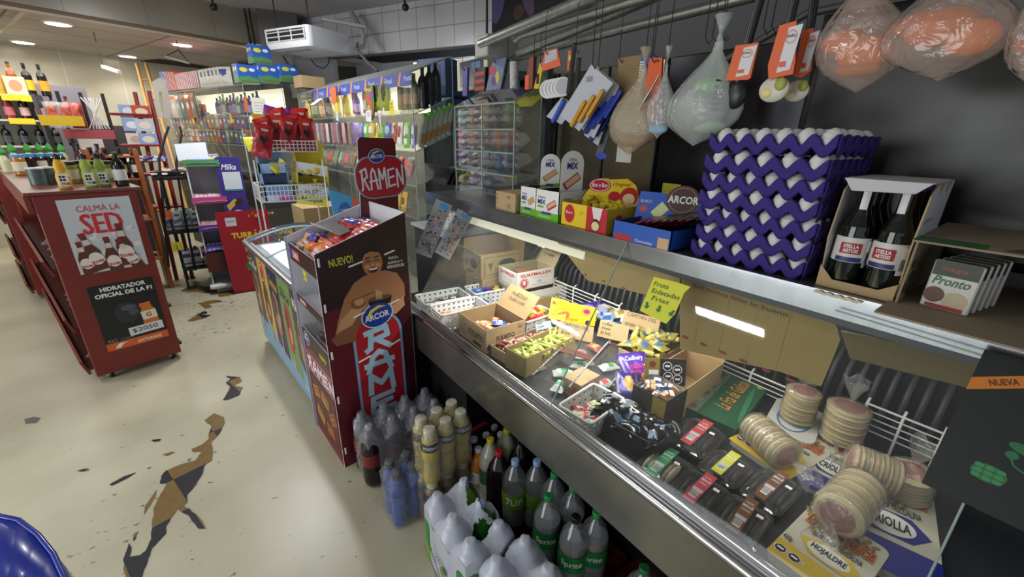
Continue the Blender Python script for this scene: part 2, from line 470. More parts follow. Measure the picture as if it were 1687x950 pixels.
def fl(pts,sx,ox,oy):
    return [tuple(at(ox+a*sx,oy+b*sx,z=0.0015).xy) for a,b in pts]
patches = [
 ('long strip',fl([(710,405),(745,380),(778,395),(782,415),(765,450),(735,480),(740,515),(735,545),(712,560),(705,590),(672,640),(650,665),(652,690),(640,700),(690,740),(720,780),(690,782),(655,735),(615,715),(580,770),(575,800),(530,850),(515,895),(495,945),(485,975),(440,975),(432,925),(428,890),(450,830),(458,850),(450,880),(485,875),(505,860),(525,815),(528,765),(535,710),(560,660),(578,625),(555,625),(560,600),(575,580),(610,565),(640,555),(680,545),(700,515),(670,515),(665,505),(700,490),(725,470),(722,455),(735,425)],S3,0,500),0.006),
 ('small spot',fl([(785,250),(835,255),(840,270),(815,285),(845,290),(830,320),(790,335),(775,335),(800,290),(785,275),(800,262)],S3,0,500),0.006),
 ('sliver',fl([(520,680),(545,645),(540,670),(500,735),(502,705)],S3,0,500),0.004),
 ('sliver',fl([(465,800),(480,790),(470,820),(462,825)],S3,0,500),0.004),
 ('chip',fl([(523,473),(560,470),(555,478),(535,480)],S3,0,500),0.004),
 ('chip',fl([(565,524),(600,514),(607,517),(580,530)],S3,0,500),0.004),
 ('chip',fl([(268,580),(305,570),(310,580),(285,584)],S3,0,500),0.004),
 ('chip',fl([(380,628),(430,600),(475,585),(440,608),(390,632)],S3,0,500),0.004),
 ('far patch',fl([(250,395),(330,345),(400,325),(360,300),(410,285),(500,300),(440,310),(520,345),(640,330),(770,330),(800,360),(890,400),(900,420),(760,450),(670,460),(660,440),(700,410),(570,415),(500,420),(440,400),(310,410)],.1497,260,420),0.02),
 ('far patch',fl([(270,230),(380,205),(340,235),(430,240),(400,265),(320,270)],.1497,260,420),0.015),
 ('far patch',fl([(440,530),(560,500),(640,490),(700,500),(690,515),(560,540),(600,570),(520,590)],.1497,260,420),0.015),
 ('far patch',fl([(330,720),(430,650),(520,610),(560,640),(480,650),(590,660),(520,690),(380,730)],.1497,260,420),0.02),
 ('far patch',fl([(120,300),(190,270),(240,280),(180,300)],.1497,260,420),0.015),
]
for i,(nm,pts,amp) in enumerate(patches):
    mb = MB(); q = jag(pts,amp,i)
    mb.add([(x,y,0.0015) for x,y in q],[tuple(range(len(q)))],CHECK)
    # keep the fill triangulated properly
    o = struct(mb,'floor_patch')
    import bmesh
    bm = bmesh.new(); bm.from_mesh(o.data); bmesh.ops.triangulate(bm,faces=bm.faces[:],ngon_method='EAR_CLIP')
    for f in bm.faces:
        if f.normal.z < 0: f.normal_flip()
    bm.to_mesh(o.data); bm.free()
mb = MB(); mb.add([tuple(at(38+39*0+q[0],q[1],z=0.0012)) for q in ((2,690),(18,686),(29,688),(22,696),(4,698))],[(4,3,2,1,0)],K('6b6960',.6)); struct(mb,'floor_patch')
# low ceiling of the left hall, hung behind the beam
CEIL = tiles('ceiling_tiles','b9b4aa','b2ada4','6f6a62',1.22,0.66,0.012,0.7,nz_=0.1)
B0 = Vector((-0.256,6.175,2.6))
panel('ceiling',Fr(B0 - CU*5.6 + CV*0.02,CU,-CV) if False else Fr(B0 - CU*5.6 + CV*6.0,CU,-CV),9.5,5.99,CEIL)
MARB = tiles('beam_marble','9a9385','938c7f','77715f',0.62,0.6,0.003,0.3,nz_=0.15)
panel('wall_beam',Fr(B0 - CU*6.6,CU,(0,0,1)),8.4,0.36,MARB,0.12)
mb = MB(); f_ = Fr(B0 - CU*6.6 + Vector((0,0,-0.03)),CU,(0,0,1))
mb.slab(f_,[(0,0),(8.4,0),(8.4,0.035),(0,0.035)],0.03,k5('6d5440')); mb.slab(Fr(f_.p(0,-0.02,0),CU,(0,0,1)),[(0,0),(8.4,0),(8.4,0.02),(0,0.02)],0.05,k5('b7ab94'))
struct(mb,'trim_1')
CEIL2 = tiles('upper_ceiling','b9b7b6','b3b1b0','9a9998',1.3,1.3,0.006,0.8,nz_=0.12)
panel('ceiling',Fr((-7,9.5,2.96),(1,0,0),(0,-1,0)),10.5,12.5,CEIL2)
# cream wall of the left hall
WALLM = tiles('cream_marble','cdc6b2','c8c1ad','dedacb',0.62,1.6,0.006,0.22,nz_=0.14)
W0 = Vector((-0.737,9.178,0))
panel('wall_back',Fr(W0 - CU*6.0,CU,(0,0,1)),9.5,2.62,WALLM)
panel('wall_left',Fr((-6.2,-2,0),(0.02,1,0),(0,0,1)) if False else Fr((-5.9,-1.5,0),(0,1,0),(0,0,1)),9.5,2.95,mat('plain_wall','b9b19c',0.6))
# tiled wall over the back opening
TW0 = Vector((1.9,5.7,2.5)); TD = Vector((0.42,-0.91,0)).normalized()
TILEW = tiles('white_tiles','c2c0c4','bcbabf','8d8b90',0.25,0.2,0.005,0.25,nz_=0.08)
panel('wall_tiled',Fr(TW0 - TD*1.3,TD,(0,0,1)),4.0,0.47,TILEW,0.12)
# dim room seen under it, and the wall behind the counter
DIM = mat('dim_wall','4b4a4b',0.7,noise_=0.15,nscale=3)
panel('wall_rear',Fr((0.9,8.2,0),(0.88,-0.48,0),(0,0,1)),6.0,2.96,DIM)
panel('wall_right',Fr((2.75,3.6,0),(0,-1,0),(0,0,1)),6.5,2.96,mat('grey_wall','6f6f70',0.75,noise_=0.1,nscale=3))
panel('wall_column',Fr((0.98,6.35,0),(0.97,-0.22,0),(0,0,1)),0.43,2.96,mat('grey_column','57534e',0.45,noise_=0.18,nscale=4),0.4)
# downlights: lit discs with thin rims
LIT = K('fff4dc',0.5,emis=14)
for i,p in enumerate([(95,38),(38,69),(28,79.5),(300,73),(210,92),(424,75)]):
    c = at(*p,z=2.6)
    d = thing('ceiling_downlight','round recessed downlight glowing in the low ceiling, %s of six from the shopfront' % ORD[i],'ceiling light',(c.x,c.y,2.6),group='downlights in the low ceiling')
    m1 = MB(); m1.lathe([(0.1,-0.012,WHITE),(0.12,-0.004,WHITE),(0.12,0,WHITE)],24); m1.build('light_rim',d)
    m1 = MB(); m1.lathe([(0.095,-0.014,LIT),(0.095,-0.0125,LIT)],24); m1.build('light_disc',d)
    lamp('SPOT','downlight_beam',(c.x,c.y,2.57),24,(1.0,0.97,0.90),0.1,aim=(c.x,c.y,0),spot=2.3)
# ================================================================== refrigerated counter
X0 = 0.80; Y0 = -0.75; Y1 = 2.36
def zg(x): return 0.78 + (x-0.8)*1.7           # the leaning front glass
GN = Vector((-0.51,0,0.30)).normalized(); GU = Vector((0,-1,0)); GW = Vector((0.30,0,0.51)).normalized()
def on_glass(px,py,off=0.0):
    r = RW @ _rc(px,py); p0 = Vector((0.8,0,0.78)); t = GN.dot(p0-EYE)/GN.dot(r); return EYE + r*t + GN*off
GLASS_F = film('front_glass',(0.97,0.98,0.975),0.01,0.22,0.03)
ctr = thing('display_counter','long stainless refrigerated counter with leaning front glass and an upper shelf','counter',(X0,Y1,0))
def cpart(mb,name,**k):
    mb.T = None
    off = Vector((X0,Y1,0)); mb.v = [tuple(Vector(v)-off) for v in mb.v]
    return mb.build(name,ctr,**k)
GREYS = mat('counter_grey','5d5d60',0.35,0.5,noise_=0.2,nscale=6)
SMUDGE = mat('smudged_steel',(0.60,0.59,0.55),0.24,0.85,noise_=0.45,nscale=4)
mb = MB()   # front fascia in three bands
mb.slab(Fr((0.803,Y1,0.53),(0,-1,0),(-0.04,0,1)),[(0,0),(Y1-Y0,0),(Y1-Y0,0.19),(0,0.19)],0.03,SMUDGE)
cpart(mb,'front_panel')
mb = MB()
mb.tube([(0.795,Y1,0.737),(0.795,Y0,0.737)],0.014,CHROME,10)
mb.box((0.80,Y0,0.722),(0.822,Y1,0.765),STEEL)
mb.tube([(0.812,Y1,0.768),(0.812,Y0,0.768)],0.009,CHROME,8)
mb.box((0.822,Y0,0.69),(0.86,Y1,0.722),K('2a2a2c',.3,metal=.5))
mb.tube([(0.862,Y1,0.722),(0.862,Y0,0.722)],0.005,CHROME,6)
cpart(mb,'front_rail')
mb = MB()
mb.box((0.865,Y0,0.62),(1.85,Y1-0.02,0.66),K('3a3c40',.4,metal=.4))
mb.box((0.83,Y0,0.53),(0.865,Y1,0.70),STEEL)
cpart(mb,'deck')
mb = MB()
mb.box((1.13,Y0,0),(2.0,Y1-0.05,0.62),K('0d0d0f',.6)); mb.box((.88,1.50,0),(1.13,Y1-.05,.53),K('0d0d0f',.6))  # near-black blocks, stepped forward so the space under the counter looks shaded
mb.box((0.83,Y0,0.50),(1.25,Y1-0.02,0.53),K('1a1a1c',.6))
cpart(mb,'shaded_base')
mb = MB()
mb.box((1.86,Y0,0.62),(1.90,Y1,1.25),mat('inner_back','3b3d42',0.35,0.3))
cpart(mb,'back_wall')
mb = MB()   # upper shelf
mb.box((1.105,Y0,1.262),(1.72,Y1-0.05,1.287),mat('shelf_steel','77777a',0.3,0.7,noise_=0.2,nscale=8))
mb.slab(Fr((1.098,Y1-0.05,1.235),(0,-1,0),(0.05,0,1)),[(0,0),(Y1-0.05-Y0,0),(Y1-0.05-Y0,0.056),(0,0.056)],0.012,mat('edge_alu',(0.62,0.63,0.65),0.22,0.9,noise_=0.25,nscale=20))
mb.slab(Fr((1.098,Y1-0.05,1.222),(0,-1,0),(0.0,0,1)),[(0,0),(Y1-0.05-Y0,0),(Y1-0.05-Y0,0.015),(0,0.015)],0.03,k4('3f4347'))
cpart(mb,'upper_shelf')
TUBE = mat('tube_cover','efe9cf',0.5,emis=0.35)
mb = MB()
mb.slab(Fr((1.15,Y1-0.3,1.165),(0,-1,0),(0.35,0,1)),[(0,0),(1.0,0),(1.0,0.05),(0,0.05)],0.02,TUBE)
cpart(mb,'light_cover')
mb = MB()   # end glass and its bright edge
fe = Fr((0.80,Y1-0.5,0.78),(1,0,0),(0,0,1))
mb.slab(fe,[(0,0),(0.95,0),(0.95,0.44),(0.30,0.46),(0.02,0.02)],0.006,GLASS)
cpart(mb,'side_glass')
mb = MB()
f_ = Fr((0.8,Y1-0.5,0.78),GU,GW)
Lg = 0.585
for a,b in ((0.0,1.03),(1.04,1.90)):
    mb.slab(f_,[(a,0.0),(b,0.0),(b,Lg),(a,Lg)],0.005,GLASS_F)
cpart(mb,'front_glass')
mb = MB()
for u in (1.035,1.90):
    mb = MB(); a = f_.p(u,0,0.001); b = f_.p(u,Lg,0.001); mb.tube([a,b],0.0025,GLASS_EDGE,4); cpart(mb,'glass_edge')
mb = MB(); a = f_.p(1.62,0.555,0.003); b = f_.p(2.0,0.54,0.003); mb.tube([a,b],0.002,GLASS_EDGE,4)
cpart(mb,'glass_edge')
# ribbed grille at the back of the deck
mb = MB()
for i in range(62):
    y = Y1-0.25-i*0.042
    mb.tube([(1.80,y,0.66),(1.76,y,0.74),(1.78,y,0.84),(1.85,y,0.90)],0.010,mat('rib_grey','44474b',0.5,0.2),6)
cpart(mb,'ribbed_grille')
# ================================================================== makers of goods
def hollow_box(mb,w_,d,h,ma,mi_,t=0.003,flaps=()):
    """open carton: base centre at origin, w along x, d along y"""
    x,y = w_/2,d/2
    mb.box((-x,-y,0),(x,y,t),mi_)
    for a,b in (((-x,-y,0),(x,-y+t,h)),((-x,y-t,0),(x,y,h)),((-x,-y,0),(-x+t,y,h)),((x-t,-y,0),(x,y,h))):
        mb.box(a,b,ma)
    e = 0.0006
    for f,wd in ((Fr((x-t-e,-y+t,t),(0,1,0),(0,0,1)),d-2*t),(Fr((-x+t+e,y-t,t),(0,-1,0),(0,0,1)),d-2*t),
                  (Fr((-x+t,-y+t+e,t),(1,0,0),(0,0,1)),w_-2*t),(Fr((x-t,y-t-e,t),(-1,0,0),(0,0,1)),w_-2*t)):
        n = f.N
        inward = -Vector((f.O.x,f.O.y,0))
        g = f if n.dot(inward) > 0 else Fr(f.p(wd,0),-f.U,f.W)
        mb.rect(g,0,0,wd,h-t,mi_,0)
    for side,L,ang in flaps:
        c,q = math.cos(ang),math.sin(ang)
        if side == '+y': mb.slab(Fr((-x,y,h),(1,0,0),(0,q,c)),[(0,0),(w_,0),(w_-.006,L),(.006,L)],t,mi_,ma)
        if side == '-y': mb.slab(Fr((x,-y,h),(-1,0,0),(0,-q,c)),[(0,0),(w_,0),(w_-.006,L),(.006,L)],t,mi_,ma)
        if side == '+x': mb.slab(Fr((x,y,h),(0,-1,0),(q,0,c)),[(0,0),(d,0),(d-.006,L),(.006,L)],t,mi_,ma)
        if side == '-x': mb.slab(Fr((-x,-y,h),(0,1,0),(-q,0,c)),[(0,0),(d,0),(d-.006,L),(.006,L)],t,mi_,ma)
def face(w_,d,side,z=0.0):
    """frame on the outside of a box standing at the origin; u runs rightwards seen from outside"""
    x,y = w_/2,d/2
    return {'-y': Fr((-x,-y,z),(1,0,0),(0,0,1)),'+y': Fr((x,y,z),(-1,0,0),(0,0,1)),
            '-x': Fr((-x,y,z),(0,-1,0),(0,0,1)),'+x': Fr((x,-y,z),(0,1,0),(0,0,1))}[side]
def top(w_,d,z): return Fr((-w_/2,-d/2,z),(1,0,0),(0,1,0))
def packet(mb,L,W,T,cols,seed=0,amp=0.004,crimp=0.012,nu=14,nv=10,text=None):
    """pillow packet lying flat, length along x; cols(u, v) gives the material"""
    def surf(sgn):
        def fn(u,v):
            x = (u-0.5)*L; y = (v-0.5)*W
            e = min(u,1-u)*L
            k = 0.0 if e < crimp else min(1.0,(e-crimp)/(0.22*L))
            prof = math.sqrt(max(0,1-(2*v-1)**4))*(math.sin(k*PI/2)**0.6 if k > 0 else 0)
            n = noise.noise(Vector((x*45,y*45,seed*3.1+sgn)))
            nar = 1-0.10*prof
            z = sgn*(T/2*prof) + n*amp*(0.4+prof)
            return (x,y*nar,T/2+z+0.0004*sgn)
        return fn
    mb.grid(surf(1),nu,nv,None if False else cols(0.5,0.5),True,cols)
    mb.grid(lambda u,v: surf(-1)(1-u,v),nu,nv,cols(0.5,0.5),True,lambda u,v: cols(1-u,v))
    return mb
def stripes(*cm):
    """bands along the packet: (limit, material)..."""
    def f(u,v):
        for lim,m_ in cm:
            if u <= lim: return m_
        return cm[-1][1]
    return f
def patchy(base,*blobs):
    def f(u,v):
        for (cu,cv,ru,rv,m_) in blobs:
            if ((u-cu)/ru)**2+((v-cv)/rv)**2 < 1: return m_
        return base
    return f
def candy(mb,c,L,r,ma,rz=0.0,tilt=0.0,ma2=None):
    """twisted wrapped sweet: body with two flared ends"""
    M0 = mb.T; mb.T = (M0 or Matrix()) @ MT(Vector(c)) @ MR(rz,4,'Z') @ MR(tilt,4,'Y')
    mb.lathe([(r*.9,-L*.5,ma),(r*.25,-L*.3,ma),(r*.95,-L*.22,ma2 or ma),(r,0,ma2 or ma),(r*.95,L*.22,ma),(r*.25,L*.3,ma),(r*.9,L*.5,ma)],8,axis=(1,0,0))
    mb.T = M0
def perforated(mb,fr,w_,h,nx,ny,r,ma,t=0.002):
    """wall with real round holes"""
    cw,ch = w_/nx,h/ny
    for i in range(nx):
        for j in range(ny):
            cx,cy = (i+.5)*cw,(j+.5)*ch
            o = [(cx-cw/2,cy-ch/2),(cx,cy-ch/2),(cx+cw/2,cy-ch/2),(cx+cw/2,cy),(cx+cw/2,cy+ch/2),(cx,cy+ch/2),(cx-cw/2,cy+ch/2),(cx-cw/2,cy)]
            n_ = [(cx+r*math.cos(a),cy+r*math.sin(a)) for a in [math.radians(225+45*k) for k in range(8)]]
            V = [fr.p(u,v) for u,v in o]+[fr.p(u,v) for u,v in n_]
            mb.add(V,[(k,(k+1) % 8,8+(k+1) % 8,8+k) for k in range(8)],ma)
def basket(L,W,h,ma,taper=0.012,hand=True):
    """white perforated plastic basket, base centre at origin, long side along x. returns two meshes"""
    mb = MB(); x,y = L/2,W/2; b = taper
    mb.slab(Fr((-x+b,-y+b,0.003),(1,0,0),(0,1,0)),[(0,0),(L-2*b,0),(L-2*b,W-2*b),(0,W-2*b)],0.003,ma)
    nl,nw = max(4,int(L/0.030)),max(3,int(W/0.030))
    for fr,w_ in ((Fr((-x+b/2,-y+b,0),(1,0,0),(0,-b,h)),L-b),(Fr((x-b/2,y-b,0),(-1,0,0),(0,b,h)),L-b),
                   (Fr((-x+b,y-b/2,0),(0,-1,0),(-b,0,h)),W-b),(Fr((x-b,-y+b/2,0),(0,1,0),(b,0,h)),W-b)):
        perforated(mb,fr,w_,h,nl if w_ > W else nw,max(3,int(h/0.024)),0.0062,ma)
    rim = MB()
    rim.tube([(-x,-y+.01,h),(-x+.003,-y+.003,h),(-x+.01,-y,h),(x-.01,-y,h),(x-.003,-y+.003,h),(x,-y+.01,h),(x,y-.01,h),(x-.003,y-.003,h),(x-.01,y,h),(-x+.01,y,h),(-x+.003,y-.003,h),(-x,y-.01,h),(-x,-y+.01,h)],0.0055,ma,6)
    return mb,rim
def make_basket(label,L,W,h,loc,rz,group=None,ma=None):
    t = thing('plastic_basket',label,'basket',loc,rz,group)
    a,b = basket(L,W,h,ma or WHITE); a.build('basket_wall',t,solid=0.0018); b.build('basket_rim',t)
    return t
def bottle_prof(R,Hh,kind='soda'):
    if kind == 'soda':
        return [(R*.62,0),(R*.9,.012),(R,.03),(R,Hh*.30),(R*.97,Hh*.34),(R*.97,Hh*.58),(R,Hh*.60),(R*.97,Hh*.68),(R*.80,Hh*.78),(R*.5,Hh*.87),(.0155,Hh*.925),(.014,Hh*.95)]
    if kind == 'beer':
        return [(R*.85,0),(R,.01),(R,Hh*.52),(R*.93,Hh*.60),(R*.6,Hh*.70),(R*.42,Hh*.78),(R*.40,Hh*.95),(R*.44,Hh*.96)]
    if kind == 'sport':
        return [(R*.7,0),(R*.95,.01),(R,.03),(R*.93,Hh*.2),(R*.85,Hh*.42),(R*.98,Hh*.5),(R*1.0,Hh*.55),(R,Hh*.75),(R*.85,Hh*.86),(R*.58,Hh*.93)]
    return [(R*.9,0),(R,.008),(R,Hh*.62),(R*.8,Hh*.72),(R*.36,Hh*.82),(R*.33,Hh*.95)]
def interp(prof,z):
    for (r0,z0),(r1,z1) in zip(prof,prof[1:]):
        if z0 <= z <= z1: return r0+(r1-r0)*(z-z0)/max(1e-6,z1-z0)
    return prof[-1][0]
def bottle(name,label,cat,R,Hh,kind,body,capm,labm=None,lab=(0.34,0.6),fill=None,fillz=0.8,text=None,textm=None,group=None,seg=20,loc=(0,0,0),logo=None,caph=None,rz=0.0):
    t = thing(name,label,cat,loc,rz,group)
    pr = bottle_prof(R,Hh,kind)
    m1 = MB(); m1.lathe([(r,z,body) for r,z in pr],seg); m1.build('bottle_body',t)
    zt = pr[-1][1]; rt = pr[-1][0]; ch = caph or (Hh-zt+0.004)
    m1 = MB(); m1.lathe([(rt+.002,zt-.004,capm),(rt+.0025,zt+ch-.006,capm),(rt,zt+ch-.003,capm)],16); m1.build('cap',t)
    if fill is not None:
        zz = [z for r,z in pr if z < Hh*fillz]+[Hh*fillz]
        m1 = MB(); m1.lathe([(interp(pr,z)*.95,z+.002,fill) for z in zz],seg); m1.build('drink',t)
    if labm is not None:
        z0,z1 = Hh*lab[0],Hh*lab[1]
        m1 = MB(); m1.lathe([(interp(pr,z0+(z1-z0)*k/6)+.0012,z0+(z1-z0)*k/6,labm) for k in range(7)],seg)
        m1.f = m1.f[:-2]; m1.mi = m1.mi[:-2]; m1.sm = m1.sm[:-2]
        if text:
            rr = max(interp(pr,z0),interp(pr,z1),interp(pr,(z0+z1)/2))+.002
            vs,fs,asp = text_mesh(text,0.02)
            hh = (z1-z0)*0.45; wd = min(hh*asp,rr*1.7); out = []
            for x,y in vs:
                a = -PI/2 + (x-0.5)*wd/rr; out.append((rr*math.cos(a),rr*math.sin(a),z0+(z1-z0)*.3+y*hh))
            m1.add(out,fs,textm or WHITE)
        if logo: logo(m1,pr,z0,z1)
        m1.build('bottle_label',t)
    return t
def jar(name,label,R,Hh,body,lid,labm=None,group=None,loc=(0,0,0),rz=0):
    t = thing(name,label,'jar',loc,rz,group)
    m1 = MB(); m1.lathe([(R*.9,0,body),(R,.006,body),(R,Hh*.78,body),(R*.85,Hh*.86,body),(R*.85,Hh*.9,body)],16); m1.build('jar_body',t)
    m1 = MB(); m1.lathe([(R*.92,Hh*.84,lid),(R*.92,Hh*.99,lid),(R*.88,Hh,lid)],16); m1.build('jar_lid',t)
    if labm:
        m1 = MB(); m1.lathe([(R+.001,Hh*.2,labm),(R+.001,Hh*.65,labm)],16); m1.f = m1.f[:-2]; m1.mi = m1.mi[:-2]; m1.sm = m1.sm[:-2]; m1.build('jar_label',t)
    return t
def carton(mb,w_,d,h,ma,mf=None,mtop=None):
    mb.bbox((-w_/2,-d/2,0),(w_/2,d/2,h),ma,0.002)
    return mb
def swing_tag(mb,pts,ma=None): pass
YTAG = K('e8d62a',.6); ORTAG = K('e2612a',.6)
# ================================================================== noodle display
ARC_BLUE = K('1f3f9c',.35); ARC_YEL = K('e8d04a',.35); RAM_RED = k4('b01f2c'); RAM_DARK = k4('561420'); LBLUE = k4('7fa9c6')
BOARD = K('d9d9de',.6); SKIN = K('b07850',.6); SKIN_D = K('8a5536',.6); SKIN_L = K('cf9a6c',.6)
def arcor(mb,fr,u,v,r,n=0.001,word='ARCOR'):
    mb.ell(fr,u,v,r*1.08,r*.86,k4('cfe0ef'),n,28,rot=0.2); mb.ell(fr,u,v,r,r*.78,ARC_BLUE,n+.0004,28,rot=0.2)
    pts = [(u-r*.75,v-r*.05),(u-r*.45,v+r*.42),(u+r*.1,v+r*.64),(u+r*.62,v+r*.5),(u+r*.1,v+r*.44),(u-r*.3,v+r*.25),(u-r*.6,v-r*.15)]
    mb.poly(fr,pts,ARC_YEL,n+.0008)
    mb.text(word,fr,u-r*.84,v-r*.36,r*1.66,r*.42,WHITE,n+.0012,0.03,rot=0.1)
RAM = {  # blocky letters on a 4 x 6 grid, drawn as strokes
 'R': [[(0,0),(0.6,0.6),(0.9,5.6)],[(0,5.2),(3.2,6),(3.4,3.6),(0.8,2.8)],[(1.6,3),(3.7,0)]],
 'A': [[(0,0),(0.8,4.6),(1.8,5.8),(2.8,4.8),(3.6,0)],[(-0.4,2.2),(4,2.6)]],
 'M': [[(0,0),(0.2,5.6),(1.8,2.6),(3.4,5.8),(3.7,0)]],
 'E': [[(3.6,5.4),(0.2,5),(0,0.4),(3.7,0.8)],[(0.1,2.8),(3.2,3.2)]],
 'N': [[(0,0),(0.2,5.2),(3.2,0.6),(3.5,6.2)]]}
def ramword(mb,fr,u,v,w_,h,ma,word='RAMEN',vertical=False,n=0.0012,gap=0.25):
    for i,c in enumerate(word):
        if vertical: cu,cv,cw,chh = u,v-(i+1)*h*(1+gap)+h*gap,w_,h
        else: cw = w_/(len(word)*(1+gap)); chh = h; cu = u+i*cw*(1+gap); cv = v
        for q_,st in enumerate(RAM[c]):
            mb.stroke(fr,[(cu+x/4*cw,cv+y/6*chh) for x,y in st],min(cw*.25,chh*.26),ma,n+.0006*q_)
bx0,bx1,by0,by1 = 0.352,0.778,1.83,2.262
RDM = MT((bx0,by0,0)) @ MR(.065,4,'Z') @ MT((-bx0,-by0,0))
disp = thing('noodle_display','tall cardboard floor display for instant noodles with a grinning shirtless man printed on its side','display stand',(bx0,by0,0),.065)
def dpart(mb,name,par=None,**k):
    off = Vector((bx0,by0,0)); mb.v = [tuple(Vector(v)-off) for v in mb.v]
    o = mb.build(name,par or disp,**k); return o
WD = bx1-bx0; DP = by1-by0
mb = MB(); f_ = Fr((bx0,by0,0),(1,0,0),(0,0,1))           # printed side facing the camera
mb.slab(f_,[(0,0),(WD,0),(WD,1.262),(0,1.122)],0.006,RAM_DARK,BOARD)
mb.poly(f_,[(0.004,.86),(WD-.004,.86),(WD-.004,1.255),(0.004,1.115)],mat('print_dark','2a1013',.4),.0006)
mb.poly(f_,[(0.004,.0),(WD-.004,.0),(WD-.004,.86),(.004,.86)],mat('print_wine','611020',.4),.0006)
mb.poly(f_,[(WD*.62,.2),(WD-.004,.2),(WD-.004,.95),(WD*.62,.95)],mat('print_wine2','3f0c17',.4),.0007)
# the man: shoulders, arms, head
mb.poly(f_,[(.03,.70),(.06,.80),(.10,.90),(.15,.965),(.20,.99),(.30,1.0),(.36,.975),(.395,.91),(.395,.85),(.36,.80),(.30,.80),(.22,.84),(.22,.74),(.10,.70)],SKIN,.0010)
mb.poly(f_,[(.02,.72),(.04,.68),(.14,.68),(.20,.74),(.20,.80),(.17,.84),(.13,.80),(.08,.76)],SKIN_D,.0013)
mb.poly(f_,[(.05,.745),(.12,.765),(.19,.845),(.17,.87),(.12,.84),(.07,.80)],SKIN_L,.0015)
mb.poly(f_,[(.27,.80),(.33,.815),(.385,.85),(.39,.80),(.34,.765),(.28,.775)],SKIN_L,.0015)
mb.ell(f_,.16,.865,.035,.028,SKIN_D,.0018,14); mb.ell(f_,.165,.872,.024,.02,SKIN_L,.0020,12)
mb.ell(f_,.245,1.045,.048,.064,SKIN,.0018,22)
mb.poly(f_,[(.197,1.07),(.20,1.12),(.235,1.135),(.265,1.13),(.292,1.10),(.292,1.065),(.28,1.09),(.24,1.10),(.21,1.09)],K('16110f',.6),.0022)
mb.ell(f_,.245,1.14,.02,.014,K('16110f',.6),.0023)
for du in (-.02,.02):
    mb.stroke(f_,[(.245+du-.012,1.052),(.245+du,1.058),(.245+du+.012,1.052)],.004,INK,.0024)
    mb.stroke(f_,[(.245+du-.013,1.07),(.245+du+.012,1.073)],.005,INK,.0024)
    mb.ell(f_,.245+du*1.3,1.03,.013,.010,SKIN_L,.0022,10)
mb.ell(f_,.245,1.036,.008,.010,SKIN_L,.0025,10)
mb.ell(f_,.245,1.012,.024,.014,k5('5a1f18'),.0024); mb.rect(f_,.226,1.012,.264,1.021,k4('efe9e0'),.0028)
mb.poly(f_,[(.205,.86),(.215,.835),(.245,.822),(.285,.822),(.315,.835),(.325,.865)],k4('23150f'),.0024)
mb.ell(f_,.265,.868,.060,.012,k4('6b4a33'),.0026)
for k in range(7): mb.stroke(f_,[(.245+k*.005,.865),(.25+k*.004,.89),(.247+k*.005,.915-.003*k)],.0022,k5('e6cf8e'),.0028)
mb.stroke(f_,[(.15,.885),(.24,.905)],.003,k5('3b2a20'),.0028)
# blue-edged red tongue with the word written downwards
def arch(u0,u1,v0,v1):
    r = (u1-u0)/2; c = (u0+u1)/2
    return [(u0,v0),(u1,v0)]+[(c+r*math.cos(a*PI/14),v1-r+r*math.sin(a*PI/14)) for a in range(15)]
mb.poly(f_,arch(.115,.365,.06,.80),LBLUE,.0012); mb.poly(f_,arch(.128,.352,.07,.788),RAM_RED,.0016)
arcor(mb,f_,.245,.785,.075,.0022)
ramword(mb,f_,.175,.715,.13,.108,k4('a9cfe2'),'RAMEN',True,.0022,.12)
mb.text('NUEVO!',f_,.055,1.055,.105,.036,k5('d8cf3a'),.0012,.02,rot=.08)
for i,t_ in enumerate(('RICO,','RÁPIDO Y','RENDIDOR')): mb.text(t_,f_,.325-.005*i,1.045-.021*i,(.05,.075,.088)[i],.015,WHITE,.0012,.02)
sideb = dpart(mb,'side_board')
mb = MB(); mb.slab(Fr((bx1,by1,0),(-1,0,0),(0,0,1)),[(0,0),(WD,0),(WD,1.122),(0,1.262)],0.006,BOARD); dpart(mb,'side_board')
mb = MB(); mb.slab(Fr((bx1,by0,0),(0,1,0),(0,0,1)),[(0,0),(DP,0),(DP,1.262),(0,1.262)],0.006,BOARD); dpart(mb,'back_board')
for z,nm in ((1.02,0),(.80,1),(.555,2),(.30,3)):
    mb = MB(); mb.box((bx0+.004,by0+.007,z-.006),(bx1-.007,by1-.007,z),BOARD); sh = dpart(mb,'shelf')
    f2 = Fr((bx0,by1,z-.05),(0,-1,0),(0,0,1))
    mb = MB(); hgt = (.085,.045,.10,.0)[nm]
    if hgt:
        mb.slab(Fr((bx0+.0,by1-.007,z-.01),(0,-1,0),(0,0,1)),[(0,0),(DP-.014,0),(DP-.014,hgt),(0,hgt)],.004,k4('35161a'),BOARD)
        g = Fr((bx0,by1-.007,z-.01),(0,-1,0),(0,0,1))
        if nm < 2:
            mb.rect(g,.01,hgt*.2,.17,hgt*.75,k4('c8404a')); mb.ell(g,.035,hgt*.5,.022,hgt*.36,ARC_BLUE,.0012); ramword(mb,g,.07,hgt*.28,.09,hgt*.36,WHITE)
        else:
            mb.text('NUEVO!',g,.27,.02,.10,.03,k5('d8cf3a'),.001,.02); arcor(mb,g,.07,.05,.045)
        dpart(mb,'shelf_front',sh)
mb = MB()   # kick board with its pictures of packets
g = Fr((bx0,by1-.007,0),(0,-1,0),(0,0,1)); wk = DP-.014
mb.slab(g,[(0,0),(wk,0),(wk,.545),(0,.545)],.005,k4('7c1a22'),BOARD)
mb.rect(g,.0,.40,wk,.50,RAM_RED,.0008); ramword(mb,g,.03,.415,.42,.07,k4('dfe6ee'),n=.0014)
mb.rect(g,.0,.50,wk,.508,LBLUE,.001); mb.rect(g,.0,.394,wk,.40,LBLUE,.001)
